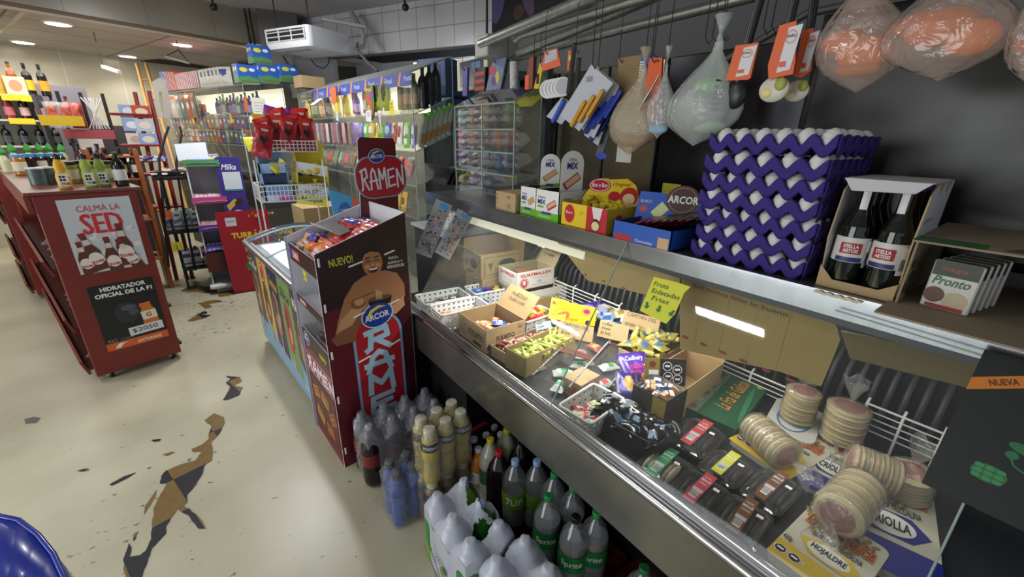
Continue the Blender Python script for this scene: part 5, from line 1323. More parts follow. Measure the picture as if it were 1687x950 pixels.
lamp('AREA','case_tube',OA+DA*1.4+SA*.06+Vector((0,0,1.70)),2,(1,.98,.92),.04,2.2,aim=OA+DA*1.4+SA*.06,rz=.07)
mb = MB(); f_ = Fr(OA+DA*2.1+Vector((0,0,1.935))-SA*.006,-DA,(0,0,1)); BAN = K('2b3f98',.35)
Lb = 2.1
mb.slab(f_,[(0,0),(Lb,-.0),(Lb,.085),(0,.085)],.002,BAN)
for k in range(7):
    u = .1+.3*k; mb.poly(f_,[(u,0),(u+.03,0),(u+.07,.085),(u+.04,.085)],k4('d98a3a')); mb.text('Frutal',f_,u+.10,.028,.12,.035,k4('c3cde6'),.001,.01,.2)
solo(mb,'banner','long blue banner strip with orange swooshes along the glass case top','banner')
# fruit drink sign, orange price, tags
q = at(617,178,x=1.30); mb = MB(); f_ = Fr((1.285,q.y+.06,q.z),(.15,-1,0),(0,0,1))
mb.slab(f_,[(-.06,.14),(.075,.17),(.075,.02),(.05,-.06),(.01,-.09),(-.03,-.06),(-.06,.02)],.008,k4('5a7a3c'),k4('2b2b2b'))
for (a,b,r_,c_) in ((-.02,.08,.03,'c94a3a'),(.03,.1,.03,'8a4a9c'),(.01,.03,.035,'d0503a'),(.02,-.03,.025,'d96a5a'),(-.02,.0,.025,'9cbf5a')): mb.ell(f_,a,b,r_,r_,K(c_,.4),.001+abs(a)*.01)
mb.text('frugi',f_,-.045,.11,.10,.045,k4('e3c04a'),.003,.03)
solo(mb,'sign','shield-shaped fruit drink sign hanging on the glass case front','sign')
q = at(552,153,x=1.22); mb = MB(); mb.slab(Fr((1.205,q.y+.1,q.z-.05),(0.08,-1,0),(0,0,1)),[(0,.07),(0,-.02),(.04,-.05),(.09,-.04),(.14,0),(.14,.10),(0,.10)],.002,ORTAG); solo(mb,'price_sign','orange paper sign pinned under the blue banner','sign')
q = at(648,180,x=1.33)
for (px,py,c_,w_,h_,s_) in ((648,178,YTAG,.075,.11,'yellow curled price paper among the dark bottles in the glass case'),(573,193,K('b9d3dc',.6),.07,.08,'pale blue price paper stuck to the middle glass shelf edge'),(616,192,K('dfdde0',.6),.12,.09,'white handwritten paper stuck on the glass case shelf'),(632,196,K('dcdbe0',.6),.07,.12,'pointed white paper hanging beside the handwritten one')):
    q = at(px,py,x=1.30); mb = MB(); f_ = Fr((1.31-.075*(q.y-3)-.01,q.y+w_/2,q.z-h_/2),(.05,-1,0),(0,0,1)); mb.slab(f_,[(0,.01),(w_*.9,0),(w_,h_),(0.01,h_*.97)] if 'pointed' not in s_ else [(w_*.4,0),(w_,h_),(0,h_)],.001,c_)
    for k in range(2): mb.stroke(f_,[(w_*.3,h_*(.75-.2*k)),(w_*.45,h_*(.8-.2*k)),(w_*.55,h_*(.7-.2*k)),(w_*.7,h_*(.78-.2*k))],.004,k5('8a2a3a') if c_ != YTAG else k5('7a6a1a'))
    solo(mb,'price_paper',s_,'price paper')
def caseA(d,s_,z,tilt=.40): return OA+DA*d+SA*s_+Vector((0,0,z+s_*math.tan(.38)+.002))
bcols = [('c8b23a','d9b93a','2a2018'),('b9862c','e0c23a','2a2018'),('3b4a2c','8a8f6a','1c1c1c'),('2c4a2a','5c8a4a','3c8a3c'),('b07a4a','cfa98a','7a3020'),('4a2a2a','b98a8a','1c1c1c'),('1c1c1c','6a6a4a','1c1c1c'),('d9b42a','e6c83a','4a3a1c'),('c9a42a','e0cc4a','4a3a1c'),('e0c83a','e6d84a','8a3020'),('d9c02a','e6d84a','4a3a1c'),('8a2c2a','b98ac0','7a2020'),('5a3a8a','b9a0cf','3a2a6a'),('6a4a9a','cfb9e0','4a3a8a'),('b0532a','d98a4a','7a2020'),('c96a3a','d9a06a','9a3a1c')]
for i,(b_,l_,c_) in enumerate(bcols):
    bottle('sauce_bottle','bottle on the top shelf of the bannered glass case, %s from its far end' % ORD[i],'bottle',.026,.20+.03*((i*7) % 3),'x',K(b_,.2),K(c_,.4),K(l_,.4),(.12,.45),loc=caseA(2.52-.118*i,.05+.03*(i % 2),1.745),group='bottles on the top glass shelf',seg=12)
# dark herb bags and black bottles
hb = MB(); packet(hb,.24,.12,.05,patchy(k4('a3a82c'),(.40,.5,.30,.42,k5('27301c')),(.45,.5,.12,.2,k5('9aa57a'))),21,.006); po = hb.build('herb_bag',None); tag(po,'x','bag','yellow and dark herb bags'); ph = Proto(po)
for i in range(3):
    q = caseA(.70-.13*i,.04,1.75); ph.put('yellow and dark bag standing on the top glass shelf, %s toward the black bottles' % ORD[i],mw=MT(q+Vector((0,0,.13))) @ MR(PI,4,'Z') @ MR(PI/2,4,'Y') @ MR(0,4,'X'))
for i in range(5):
    bottle('spirit_bottle','slim pale bottle behind the dark bags in the glass case, %s along' % ORD[i],'bottle',.028,.24,'x',K('8c8a6a',.2),k4('b9a86a'),k4('c9a48a'),(.15,.45),loc=caseA(.34-.055*i+.02,.10+.02*(i % 2),1.745),group='slim pale bottles in the glass case',seg=12)
for i in range(3):
    bottle('black_bottle','tall black bottle with dark green cap at the glass case corner, %s of three' % ORD[i],'bottle',.036,.27,'x',K('0f100e',.1),k4('1d3a22'),K('161614',.3),(.15,.45),loc=caseA(.02+.04*i,.10+.08*i,1.745),group='black bottles at the case corner',seg=14)
# sachets standing on the second shelf
sc_ = [('3f76c9','d9a04a'),('6abf3a','e6e6d0'),('d9b52a','e6dcc0'),('e0cf2a','4a4a2a'),('6fb83a','e6e6d0'),('4a5aa8','a9c9dc'),('d9602c','d8dce6'),('e6e2d6','b93a3a'),('8acb4a','e9e9e0'),('9a8fbf','d8d8dc')]
for i,(a_,b_) in enumerate(sc_):
    m1 = MB(); packet(m1,.185,.088,.03,patchy(K(a_,.35),(.35,.5,.22,.4,K(b_,.4)),(.75,.5,.10,.3,k4('efece4'))),30+i,.003)
    f2 = Fr((0,0,.032),(0,1,0),(-1,0,0)); m1.text('OO',f2,-.03,-.02,.055,.03,k5('26262a'),0,.02)
    q = caseA(.98-.105*i,.03,1.49)
    solo(m1,'sachet','upright sachet on the middle glass shelf, %s from the fruit sign side' % ORD[i],'sachet','upright sachets on the middle glass shelf',mw=MT(q+Vector((0,0,.095))) @ MR(PI+.15*((i % 3)-1),4,'Z') @ MR(PI/2-.1,4,'Y'))
sl = MB(); sl.box((-.05,-.008,0),(.05,.008,.20),k4('b98a6a')); sl.rect(face(.1,.016,'-x'),0,0,.016,.2,k4('6a3a4a')); po = sl.build('slim_pack',None); tag(po,'x','slim pack','slim packs in the glass case')
psl = []
for c1,c2 in (('c9a08a','4a3052'),('8a5a7a','3a2a5a'),('d9c0a9','8a4a3a'),('5a4a8a','2a2a4a')):
    s2 = MB(); s2.bbox((-.05,-.012,0),(.05,.012,.19),K(c1,.4),.003); s2.rect(face(.1,.024,'-x'),.002,.09,.022,.19,K(c2,.4)); o_ = s2.build('slim_pack',None); tag(o_,'x','slim pack','slim packs in the glass case'); psl.append(Proto(o_))
bpy.data.objects.remove(po)
for i in range(16):
    q = caseA(2.3-.075*i,.05,1.49); psl[i % 4].put('slim upright pack in the row on the middle glass shelf, %s from the far end' % ORD[i],mw=MT(q) @ MR(.2*((i*3) % 3-1),4,'Z') @ MR(.18*((i*5) % 3-1),4,'X'))
# long silver tubes with green tops by the corner side
for i in range(6):
    m1 = MB(); m1.bbox((-.022,-.012,0),(.022,.012,.22),K('8f9488',.3),.006); m1.bbox((-.024,-.014,.20),(.024,.014,.235),k4('6aa83a'),.006); m1.rect(face(.044,.024,'-y'),.004,.03,.04,.10,k4('8a6a3a'))
    q = caseA(.01,.06+.045*i,1.49); solo(m1,'tall_sachet','tall silver pack with a green top behind the side glass, %s from the corner' % ORD[i],'pack','silver packs with green tops',mw=MT(q) @ MR(.2,4,'Y'))
# bags of sweets on the third and fourth shelves
bagc = [('9aa06a','c9c9a0'),('7c8a6a','b9b98a'),('8a7a5a','b0a070'),('6a8a7a','c9cfc0'),('a8a8a0','d0cfc9'),('b9b4a8','cfa08a'),('c0392b','e6d9cf'),('cf5a4a','efe2d9')]
for i in range(14):
    a_,b_ = bagc[(i*3) % 8] if i < 11 else bagc[6+i % 2]
    m1 = MB(); packet(m1,.17,.13,.06,patchy(FILM if i % 3 else K(a_,.4),(.5,.5,.36,.36,K(a_,.5)),(.6,.4,.14,.2,K(b_,.5))),40+i,.010)
    q = caseA(2.2-.155*i,.07,1.24); solo(m1,'sweets_bag','bag of sweets on the third glass shelf, %s from the far end' % ORD[i],'sweet bag','bags on the third glass shelf',mw=MT(q+Vector((0,0,.085))) @ MR(PI+.2*(i % 3-1),4,'Z') @ MR(PI/2-.35,4,'Y'))
for i in range(7):
    m1 = MB(); packet(m1,.15,.10,.03,patchy(k4('d9a82a'),(.5,.5,.2,.35,k5('6a4a2a')),(.75,.5,.08,.3,k4('e6d9b0'))),60+i,.004)
    q = caseA(.95-.11*i,.05,.99); solo(m1,'yellow_pack','yellow pack on the fourth glass shelf, %s toward the corner' % ORD[i],'pack','yellow packs in the glass case',mw=MT(q+Vector((0,0,.075))) @ MR(PI,4,'Z') @ MR(PI/2-.2,4,'Y'))
# black trays and a white basket on the side shelves
for i in range(8):
    m1 = MB(); m1.bbox((-.09,-.006,0),(.09,.006,.13),K('151517',.25),.003); q = OA+Vector((.10+.04*i,-.10+.0*i,1.26))
    solo(m1,'black_tray','black tray leaning in the row beside the glass case corner, %s along' % ORD[i],'tray','black trays leaning in a row',mw=MT(q+SA*.03) @ MR(.5,4,'Y') @ MR(PI/2+.2,4,'Z'))
make_basket('white perforated basket low beside the glass case corner',.34,.22,.11,OA+Vector((.13,-.30,.98)),.9)
lowt = MB(); lowt.box((1.30,2.45,.0),(1.68,2.95,.96),K('3a3a3e',.6)); lowt.box((1.28,2.43,.96),(1.70,2.97,.98),k4('a5a6a8')); solo(lowt,'side_cabinet','low grey cabinet between the counter and the bannered glass case','cabinet')
# blue crates and a glass-door fridge seen through the case
mb = MB(); a = at(700,110,y=4.2)
for i in range(2):
    m1 = MB(); BC = k4('27528c')
    hollow_box(m1,.42,.32,.30,BC,BC,.02)
    for k in range(4): m1.rect(face(.42,.32,'-x'),.04+.065*k,.05,.075+.065*k,.25,k5('16335c'))
    for k in range(5): m1.rect(face(.42,.32,'-y'),.04+.075*k,.05,.085+.075*k,.25,k5('16335c'))
    solo(m1,'bottle_crate','blue plastic bottle crate seen through the glass case, %s of the stack' % ('lower','upper')[i],'crate',loc=(2.05,3.75,1.62+.31*i),rz=.4)
m1 = MB(); m1.box((1.8,3.55,0),(2.3,3.95,1.615),K('4a4a4f',.6)); solo(m1,'storage_cabinet','dark cabinet under the blue crates behind the glass case','cabinet')
t = thing('glass_door_fridge','dark framed fridge with a glass door and lit bottles, behind the glass cases','fridge',(2.25,3.05,0),-.35)
DG = k4('3d4147')
m1 = MB(); m1.box((.0,.03,0),(.5,.5,2.12),DG); m1.build('cabinet_body',t)
m1 = MB(); m1.box((0,0,.0),(.5,.03,.9),DG); m1.box((0,0,.9),(.06,.03,2.12),DG); m1.box((.44,0,.9),(.5,.03,2.12),DG); m1.box((.06,0,2.04),(.44,.03,2.12),DG); m1.build('door_frame',t)
m1 = MB(); m1.rect(Fr((.06,.02,.9),(1,0,0),(0,0,1)),0,0,.38,1.14,K('5c6472',.15)); m1.build('door_glass',t)
for i in range(4):
    m1 = MB(); m1.bbox((.08+.09*i,.005,1.62),(.15+.09*i,.018,1.85),K(('a9c0b0','c0a9cf','b0b9d0','9ab0a0')[i],.3),.004); m1.build('shown_pack',t)
# white shelves with bright goods between the cases
m1 = MB(); m1.box((1.72,2.62,0),(1.75,2.98,1.78),k4('d0d2d6')); m1.box((2.2,2.62,0),(2.23,2.98,1.78),k5('8d8f94'))
for z in (1.0,1.25,1.5,1.76): m1.box((1.75,2.64,z),(2.2,2.98,z+.02),k4('c4c6ca'))
m1.box((1.75,2.97,0),(2.2,2.98,1.76),K('7c7b7d',.6)); solo(m1,'white_shelves','narrow white shelf unit between the two glass cases','shelf unit')
for i,(x,z,w_,h_,c1,c2) in enumerate(((1.84,1.52,.06,.12,'6fae4a','c0392b'),(1.92,1.52,.05,.10,'6a8a3a','d9c9a0'),(2.02,1.52,.12,.06,'c46aa8','e6a9d0'),(1.83,1.27,.14,.05,'6a4aa8','a98acf'),(2.02,1.27,.13,.06,'d9cf3a','efe46a'),(1.80,1.02,.05,.11,'c45a9c','e0a9c9'),(1.88,1.02,.05,.12,'6a5a9c','d9d9e6'),(1.97,1.02,.05,.12,'d9582c','e6d9cf'))):
    m1 = MB(); carton(m1,w_,.06,h_,K(c1,.4)); m1.rect(face(w_,.06,'-y'),w_*.15,h_*.6,w_*.85,h_*.85,K(c2,.4)); solo(m1,'small_box','small coloured box on the narrow white shelves, %s from the top' % ORD[i],'box','small boxes on the white shelves',loc=(x,2.70,z))
# dark reflective cabinet front, with white items above the cases
m1 = MB(); carton(m1,.5,.3,.45,k5('8c8b8d')); m1.rect(face(.5,.3,'-y'),.04,.05,.46,.4,k5('9a999c')); q = at(560,130,y=5.2); solo(m1,'white_cupboard','small grey white cupboard on the wall behind the glass case','cupboard',loc=(1.45,6.0,2.0))
m1 = MB(); carton(m1,.26,.2,.12,KRAFT); solo(m1,'cardboard_box','plain cardboard box on top of the far end of the glass case','box',loc=OA+DA*2.5+SA*.1+Vector((0,0,2.07)),rz=.2)
mb = MB(); a = at(598,100,x=2.2);
mb.slab(Fr(TW0-TD*.2+Vector((0,0,-.23))+Vector((.15,.1,0)),TD,(0,0,1)),[(0,0),(2.0,0),(2.0,.16),(0,.16)],.05,K('8f8f98',.25,metal=.3)); mb.rect(Fr(TW0-TD*.2+Vector((0,0,-.23))+Vector((.15,.1,0)),TD,(0,0,1)),.95,.03,1.35,.14,K('e6efe6',.4,emis=1.2)); mb.rect(Fr(TW0-TD*.2+Vector((0,0,-.23))+Vector((.15,.1,0)),TD,(0,0,1)),1.4,.03,1.9,.14,K('dcdce6',.4,emis=.8))  # two patches emit light in place of reflections on the shiny strip
solo(mb,'glow_canopy','shiny canopy strip with glowing patches for reflections under the white tiled wall','canopy')
# ---- case B: small glass case on the end of the upper shelf
ZB = 1.288
OB = Vector((1.30,1.712,0)); DB = Vector((0,1,0)); SB = Vector((.94,.33,0))
tB,DB,SB,stB = glass_case('glass_case','small four-tier glass case of wrapped baked goods on the end of the counter',OB,DB,.575,.27,.38,(1.642,1.53,1.42,1.31),1.765,ZB,SB,2)
tB['group'] = ''
del tB['group']
gcol = [[('8fa8a0','c9d3cf'),('b98a7c','e0c9bf'),('b9a48a','dccfb4'),('6a6460','c0b8b0'),('7c9a5a','b9c98a')],
        [('c46aa0','d9c92a'),('b97a6a','dcb9ae'),('8a7a74','cfc6c0'),('c4806e','e0b0a0'),('c07a68','dca898')],
        [('6a4a8a','a99abf'),('5c5a66','b0a9b4'),('9a9aa4','d9d9dc'),('5c7a9c','a0b4cf'),('587696','9fb6cf')],
        [('b9a42a','d9c93a'),('a98ab0','cfc0d4'),('8a8a90','c9c9cf')]]
for r_,row in enumerate(gcol):
    z = (1.642,1.53,1.42,1.31)[r_]
    for k,(c1,c2) in enumerate(row):
        for lay in range(2 if r_ < 3 else 1):
            m1 = MB(); packet(m1,.10,.085,.05,patchy(FILM,(.5,.5,.40,.42,K(c1,.5)),(.45,.55,.16,.2,K(c2,.5))),80+r_*10+k*2+lay,.007,crimp=.008)
            q = OB+DB*(.52-.11*k)+SB*.06+Vector((0,0,z+.028+.038*lay))
            solo(m1,'wrapped_pastry','wrapped pastry, %s tier of the small glass case, %s from its far side, %s' % (('top','second','third','lowest')[r_],ORD[k],('below','above')[lay]),'pastry','wrapped pastries in the small case',mw=MT(q) @ MR(.3*k,4,'Z') @ MR(-.38,4,'Y'))
m1 = MB(); f_ = Fr((0,0,0),(1,0,0),(0,1,0)); packet(m1,.26,.16,.04,patchy(k4('c9bf2c'),(.75,.5,.2,.6,k4('9c2530')),(.4,.4,.15,.3,k4('5c7a2c'))),99,.006)
solo(m1,'snack_bag','yellow and red bag leaning on top of the small glass case','snack bag',mw=MT(OB+DB*.10+SB*.30+Vector((0,0,1.80))) @ MR(.2,4,'Z') @ MR(-.5,4,'Y'))
# ---- case C: against the far hall, tall packs on its roof
OC = at(410,200,y=5.6); OC.z = 0; DC = Vector((-.30,.954,0)); SC = Vector((.954,.30,0))
zt = at(410,139,y=5.6).z; z1 = at(410,191,y=5.6).z; z2 = at(412,240,y=5.6).z
tC,DC,SC,stC = glass_case('glass_case','far glass case crowded with hanging sachets and bottles, tall packs on its roof',OC,DC,2.5,.42,.12,(z1,(z1+z2)/2-.0,z2,z2-.28),zt,.75,SC,4)
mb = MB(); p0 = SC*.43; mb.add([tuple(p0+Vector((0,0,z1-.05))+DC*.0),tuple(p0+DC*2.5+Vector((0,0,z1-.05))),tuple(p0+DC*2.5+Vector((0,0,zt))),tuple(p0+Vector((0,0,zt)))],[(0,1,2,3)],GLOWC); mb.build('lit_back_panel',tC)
mb = MB(); p0 = SC*.44; mb.add([tuple(p0+Vector((0,0,0))),tuple(p0+DC*2.5),tuple(p0+DC*2.5+Vector((0,0,z1-.05))),tuple(p0+Vector((0,0,z1-.05)))],[(0,1,2,3)],mat('case_back2','6f6c68',.6,noise_=.15)); mb.build('back_panel',tC)
mb = MB(); mb.slab(Fr(DC*2.5+Vector((0,0,z2-.34)),-DC,(0,0,1)),[(0,0),(2.5,0),(2.5,.04),(0,.04)],.4,K('8a8a8c',.3,metal=.5)); mb.slab(Fr(DC*2.5,-DC,(0,0,1)),[(0,0),(2.5,0),(2.5,z2-.4),(0,z2-.4)],.40,K('4a4642',.6)); mb.build('base',tC)
lamp('AREA','case_tube',OC+DC*1.2+SC*.2+Vector((0,0,zt-.03)),5,(1,.98,.88),.04,2.2,aim=OC+DC*1.2+SC*.2,rz=.3)
def cC(d,s_,z): return OC+DC*d+SC*s_+Vector((0,0,z+s_*.12+.002))
n_ = 0
for i in range(24):
    kind = 0 if i < 4 else 1 if i < 10 else 2
    c1,c2 = (('26408f','d9dce6'),('b0232a','e6dcd9'),('c9602c','dcd3e0'))[kind] if i % 2 == 0 else (('26408f','e9e9ec'),('8a1c24','d9c9c6'),('8a7aa8','e6e0dc'))[kind]
    h = .26-.004*i if i < 10 else .19
    m1 = MB(); m1.bbox((-.10,-.022,0),(.10,.022,h),K(c1,.4),.004); m1.rect(face(.2,.044,'-x'),.003,.004,.020,h-.01,K(c2,.4))
    solo(m1,'tall_pack','tall thin %s pack on the far glass case roof, %s from its far end' % (('blue','red','orange')[kind],ORD[i]),'pack','tall packs on the far glass case',loc=cC(2.42-.052*i,.14,zt+.0),rz=math.atan2(SC.y,SC.x))
for i in range(6):
    m1 = MB(); packet(m1,.19,.17,.05,patchy(k4('cfccc0'),(.3,.5,.18,.35,K(('5c6a9c','8a8a80','3a4a8c')[i % 3],.4))),120+i,.006)
    solo(m1,'white_pouch','upright white pouch on the far glass case roof, %s from the orange packs' % ORD[i],'pouch','white pouches on the far glass case',mw=MT(cC(1.10-.105*i,.10,zt+.10)) @ MR(math.atan2(-SC.y,-SC.x)+.5,4,'Z') @ MR(PI/2,4,'Y'))
def bluebox(label,q,rz):
    m1 = MB(); w_,d,h = .20,.11,.18; carton(m1,w_,d,h,k4('2c5cb0'))
    for sd,ww in (('-y',w_),('-x',d)):
        f2 = face(w_,d,sd); m1.poly(f2,[(0,0),(ww,0),(ww,h*.3),(ww*.5,h*.42),(0,h*.3)],k4('4f8a5a')); m1.ell(f2,ww*.3,h*.72,ww*.2,h*.12,k4('d9d04a'),.001); m1.ell(f2,ww*.72,h*.75,ww*.15,h*.09,k4('d9e3f0'),.001); m1.rect(f2,ww*.1,h*.06,ww*.9,h*.16,k4('6a6a3a'),.001)
    return solo(m1,'wafer_box',label,'box','blue and green boxes on the far glass case',loc=q,rz=rz)
ang = math.atan2(SC.y,SC.x)
for i,(px,py,h) in enumerate(((416,140,0),(440,139,0),(462,141,0))):
    bluebox('blue and green box on the far glass case roof, bottom layer, %s toward the column' % ORD[i],cC(.06-.05*i,.08+.20*i,zt),ang)
bluebox('blue box with a green hill stacked on top of the others by the black poles',cC(.03,.24,zt+.182),ang)
for i in range(7):
    m1 = MB(); packet(m1,.28,.13,.02,patchy(K(('8a8a86','a3a09a','b0aaa0','7c7c80','4a6a60','9a5a4a','7a7468')[i],.35),(.12,.5,.08,.4,K(('d9602c','d9d3c9')[i % 2],.4)),(.5,.5,.16,.2,k4('c9c6c0'))),140+i,.003)
    solo(m1,'hanging_sachet','long sachet hung inside the far glass case, %s from its far end' % ORD[i],'sachet','hanging sachets in the far glass case',mw=MT(cC(2.25-.16*i,-.03,zt-.18)) @ MR(math.atan2(-SC.y,-SC.x)+.1*(i % 3),4,'Z') @ MR(PI/2,4,'Y') )
for i in range(12):
    b_,l_,c_ = (('2a1c1a','5a3a6a','1a1a1a'),('4a6a3a','a9b08a','3a5a3a'),('3a2a4a','8a7ab0','2a2a2a'),('1c1c1c','8a7a6a','1c1c1c'))[i % 4]
    bottle('spirit_bottle','bottle in the top tier of the far glass case, %s from the blue boxes' % ORD[i],'bottle',.032,.24-.02*(i % 3),'x',K(b_,.2),K(c_,.4),K(l_,.4),(.12,.5),loc=cC(.06+.095*i,.16,z1),group='bottles in the far glass case',seg=10)
rq = random.Random(8)
pal = ['8a3a34','b9602c','5a4a7a','9a9a98','3a5a8a','c0b8a8','6a7a4a','a02a34','d0c9c0','4a4a50','b08a5a','7a5a8a']
for tier,(z,n_) in enumerate((((z1+z2)/2,20),(z2,20),(z1,10))):
    for i in range(n_):
        m1 = MB(); c1,c2 = rq.choice(pal),rq.choice(pal)
        h = rq.uniform(.13,.2); m1.bbox((-.03,-.045,0),(.03,.045,h),K(c1,.4),.006); f2 = face(.06,.09,'-x'); m1.rect(f2,.008,h*.35,.082,h*.75,K(c2,.4)); m1.ell(f2,.045,h*.55,.025,h*.12,k4('d9d6cf'),.001)
        d_ = 2.4-.115*i if tier < 2 else 2.4-.12*i
        solo(m1,'grocery_pack','small pack on the %s tier of the far glass case, %s from its far end' % (('middle','lower','upper')[tier],ORD[i]),'pack','small packs in the far glass case',loc=cC(d_,.06,z),rz=ang)
for i,(px,py,c_,w_,h_,s_) in enumerate(((313,192,'d9c92a',.06,.14,'yellow price strip on the far glass case, under the hanging sachets'),(376,195,'d9c92a',.04,.10,'small yellow price strip below the far glass case bottles'),(407,172,'d9602c',.06,.13,'orange price strip at the near corner of the far glass case'))):
    q = at(px,py,y=6.0); u = (275-px)/(275-410.0)
    lo_,hi_ = 0.0,2.5
    best = min((abs((RW.transposed() @ ((OC+DC*(k/50)+Vector((0,0,1.9)))-EYE)).x/(-(RW.transposed() @ ((OC+DC*(k/50)+Vector((0,0,1.9)))-EYE)).z)*F+843.5-px),k/50) for k in range(126))[1]
    b = OC+DC*best-SC*.01; z = EYE.z+(at(px,py,y=b.y).z-EYE.z)
    mb = MB(); mb.slab(Fr((b.x,b.y,z-h_/2),-DC,(0,0,1)),[(0,0),(w_,0),(w_,h_),(0,h_)],.001,K(c_,.6)); solo(mb,'price_tag',s_,'price tag')
mb = MB(); q = cC(-.0,.10,z1+.01); f_ = Fr(OC-DC*.004+SC*.06+Vector((0,0,z1+.02)),SC,(0,0,1)); mb.slab(f_,[(0,0),(.15,0),(.15,.17),(0,.17)],.001,PAPER);
for gy in range(4): mb.stroke(f_,[(.02,.03+.03*gy),(.13,.03+.03*gy)],.004,k5('8a8a8a'))
solo(mb,'paper_notice','white square paper notice on the side of the far glass case','notice')
# ================================================================== white wire basket stand with red bags
BY = 3.86; q = at(470,330,y=BY)
t = thing('basket_stand','white wire basket stand piled with red snack bags behind the freezer','stand',(q.x,BY,0))
WW = k4('dcdcdc')
qx = q.x
def bp_(px,py): a = at(px,py,y=BY); return Vector((a.x-qx,0,a.z))
def wire_basket(x0,x1,y0,y1,z0,z1):
    mb = MB()
    for z in [z0+(z1-z0)*k/3 for k in range(4)]: mb.tube([(x0,y0,z),(x1,y0,z),(x1,y1,z),(x0,y1,z),(x0,y0,z)],.004 if 0 < (z-z0) < (z1-z0)-.001 else .006,WW,4)
    n1_ = int((x1-x0)/.028); n2 = int((y1-y0)/.028)
    for k in range(n1_+1):
        x = x0+(x1-x0)*k/n1_; mb.tube([(x,y0,z1),(x,y0,z0),(x,y1,z0),(x,y1,z1)],.003,WW,4)
    for k in range(n2+1):
        y = y0+(y1-y0)*k/n2; mb.tube([(x0,y,z1),(x0,y,z0),(x1,y,z0),(x1,y,z1)],.0024,WW,4)
    return mb
b0 = bp_(425,320); b1 = bp_(532,318)
wire_basket(b0.x,b1.x,-.12,.16,1.09,1.21).build('lower_basket',t)
u0 = bp_(418,232); u1_ = bp_(520,240)
wire_basket(u0.x,u1_.x,-.05,.24,1.46,1.54).build('upper_basket',t)
for x,y in ((b0.x,-.12),(b1.x,-.12),(b0.x,.24),(b1.x,.24)):
    mb = MB(); mb.tube([(x,y,0),(x,y,1.62 if y > 0 else 1.4)],.006,WW,6); mb.build('leg',t)
RB = K('a81a22',.28)
pk = MB(); packet(pk,.25,.13,.07,patchy(RB,(.55,.5,.09,.22,K('2a1214',.35)),(.5,.5,.22,.4,K('8c141c',.3)),(.83,.5,.05,.25,K('c9b9a4',.35))),150,.014); po = pk.build('snack_bag',None); tag(po,'x','snack bag','red snack bags'); prr = Proto(po)
pk = MB(); packet(pk,.22,.15,.06,patchy(K('6a2c8c',.3),(.5,.5,.2,.3,K('d9b9e0',.35))),151,.012); po = pk.build('snack_bag',None); tag(po,'x','snack bag','purple snack bags'); prpp = Proto(po)
for i,(px,py,k,yo) in enumerate(((440,222,0,.04),(455,218,0,.06),(472,220,0,.02),(488,216,0,.08),(503,222,0,.05),(432,232,0,-.02),(462,206,0,.14),(495,205,0,.16),(449,200,1,.2),(470,203,1,.22))):
    q = at(px,py,y=BY+yo); (prr if k == 0 else prpp).put('%s on the white basket stand, %s' % (('glossy red snack bag','purple snack bag')[k],ORD[i]+' of the heap'),mw=MT(q) @ MR(.3*((i % 3)-1),4,'Y') @ MR(-PI/2,4,'Y') @ MR(PI/2,4,'Z') @ MR(PI/2,4,'X') @ MR(PI/2,4,'Z') if False else MT(q) @ MR(.25*((i % 3)-1),4,'Y') @ MR(PI/2,4,'X') @ MR(PI/2,4,'Z'))
q = at(433,204,y=BY+.1); m1 = MB(); m1.slab(Fr((q.x-.06,q.y,q.z-.1),(1,0,0),(0,.2,1)),[(0,0),(.12,0),(.12,.17),(0,.18)],.01,k4('e0c42a')); m1.text('$',Fr((q.x-.06,q.y,q.z-.1),(1,0,0),(0,.2,1)),.04,.05,.03,.06,k4('8a6a1a')); solo(m1,'yellow_card','yellow card standing behind the red snack bags','card')
m1 = MB(); packet(m1,.2,.13,.05,patchy(K('d9d43a',.35),(.5,.5,.3,.35,K('3a8a4a',.35))),153,.008); q = at(432,250,y=BY); solo(m1,'snack_bag','yellow and green bag in the upper wire basket','snack bag',mw=MT((q.x,BY+.04,1.50)) @ MR(.9,4,'X') @ MR(.1,4,'Z'))
rq = random.Random(4)
pk = MB(); packet(pk,.07,.05,.03,patchy(k4('b9a8a0'),(.5,.5,.2,.3,k4('6a3a34'))),160,.004); po = pk.build('wrapped_sweet',None); tag(po,'x','sweet','sweets in the lower wire basket'); prs = Proto(po)
for i in range(20):
    prs.put('wrapped sweet in the lower white wire basket, %s of the heap' % ORD[i],mw=MT((qx+b0.x+.12+.031*(i % 10),BY-.085+.09*(i//10),1.105+.03*(i % 2))) @ MR(rq.uniform(0,3),4,'Z') @ MR(rq.uniform(-.4,.4),4,'X'))
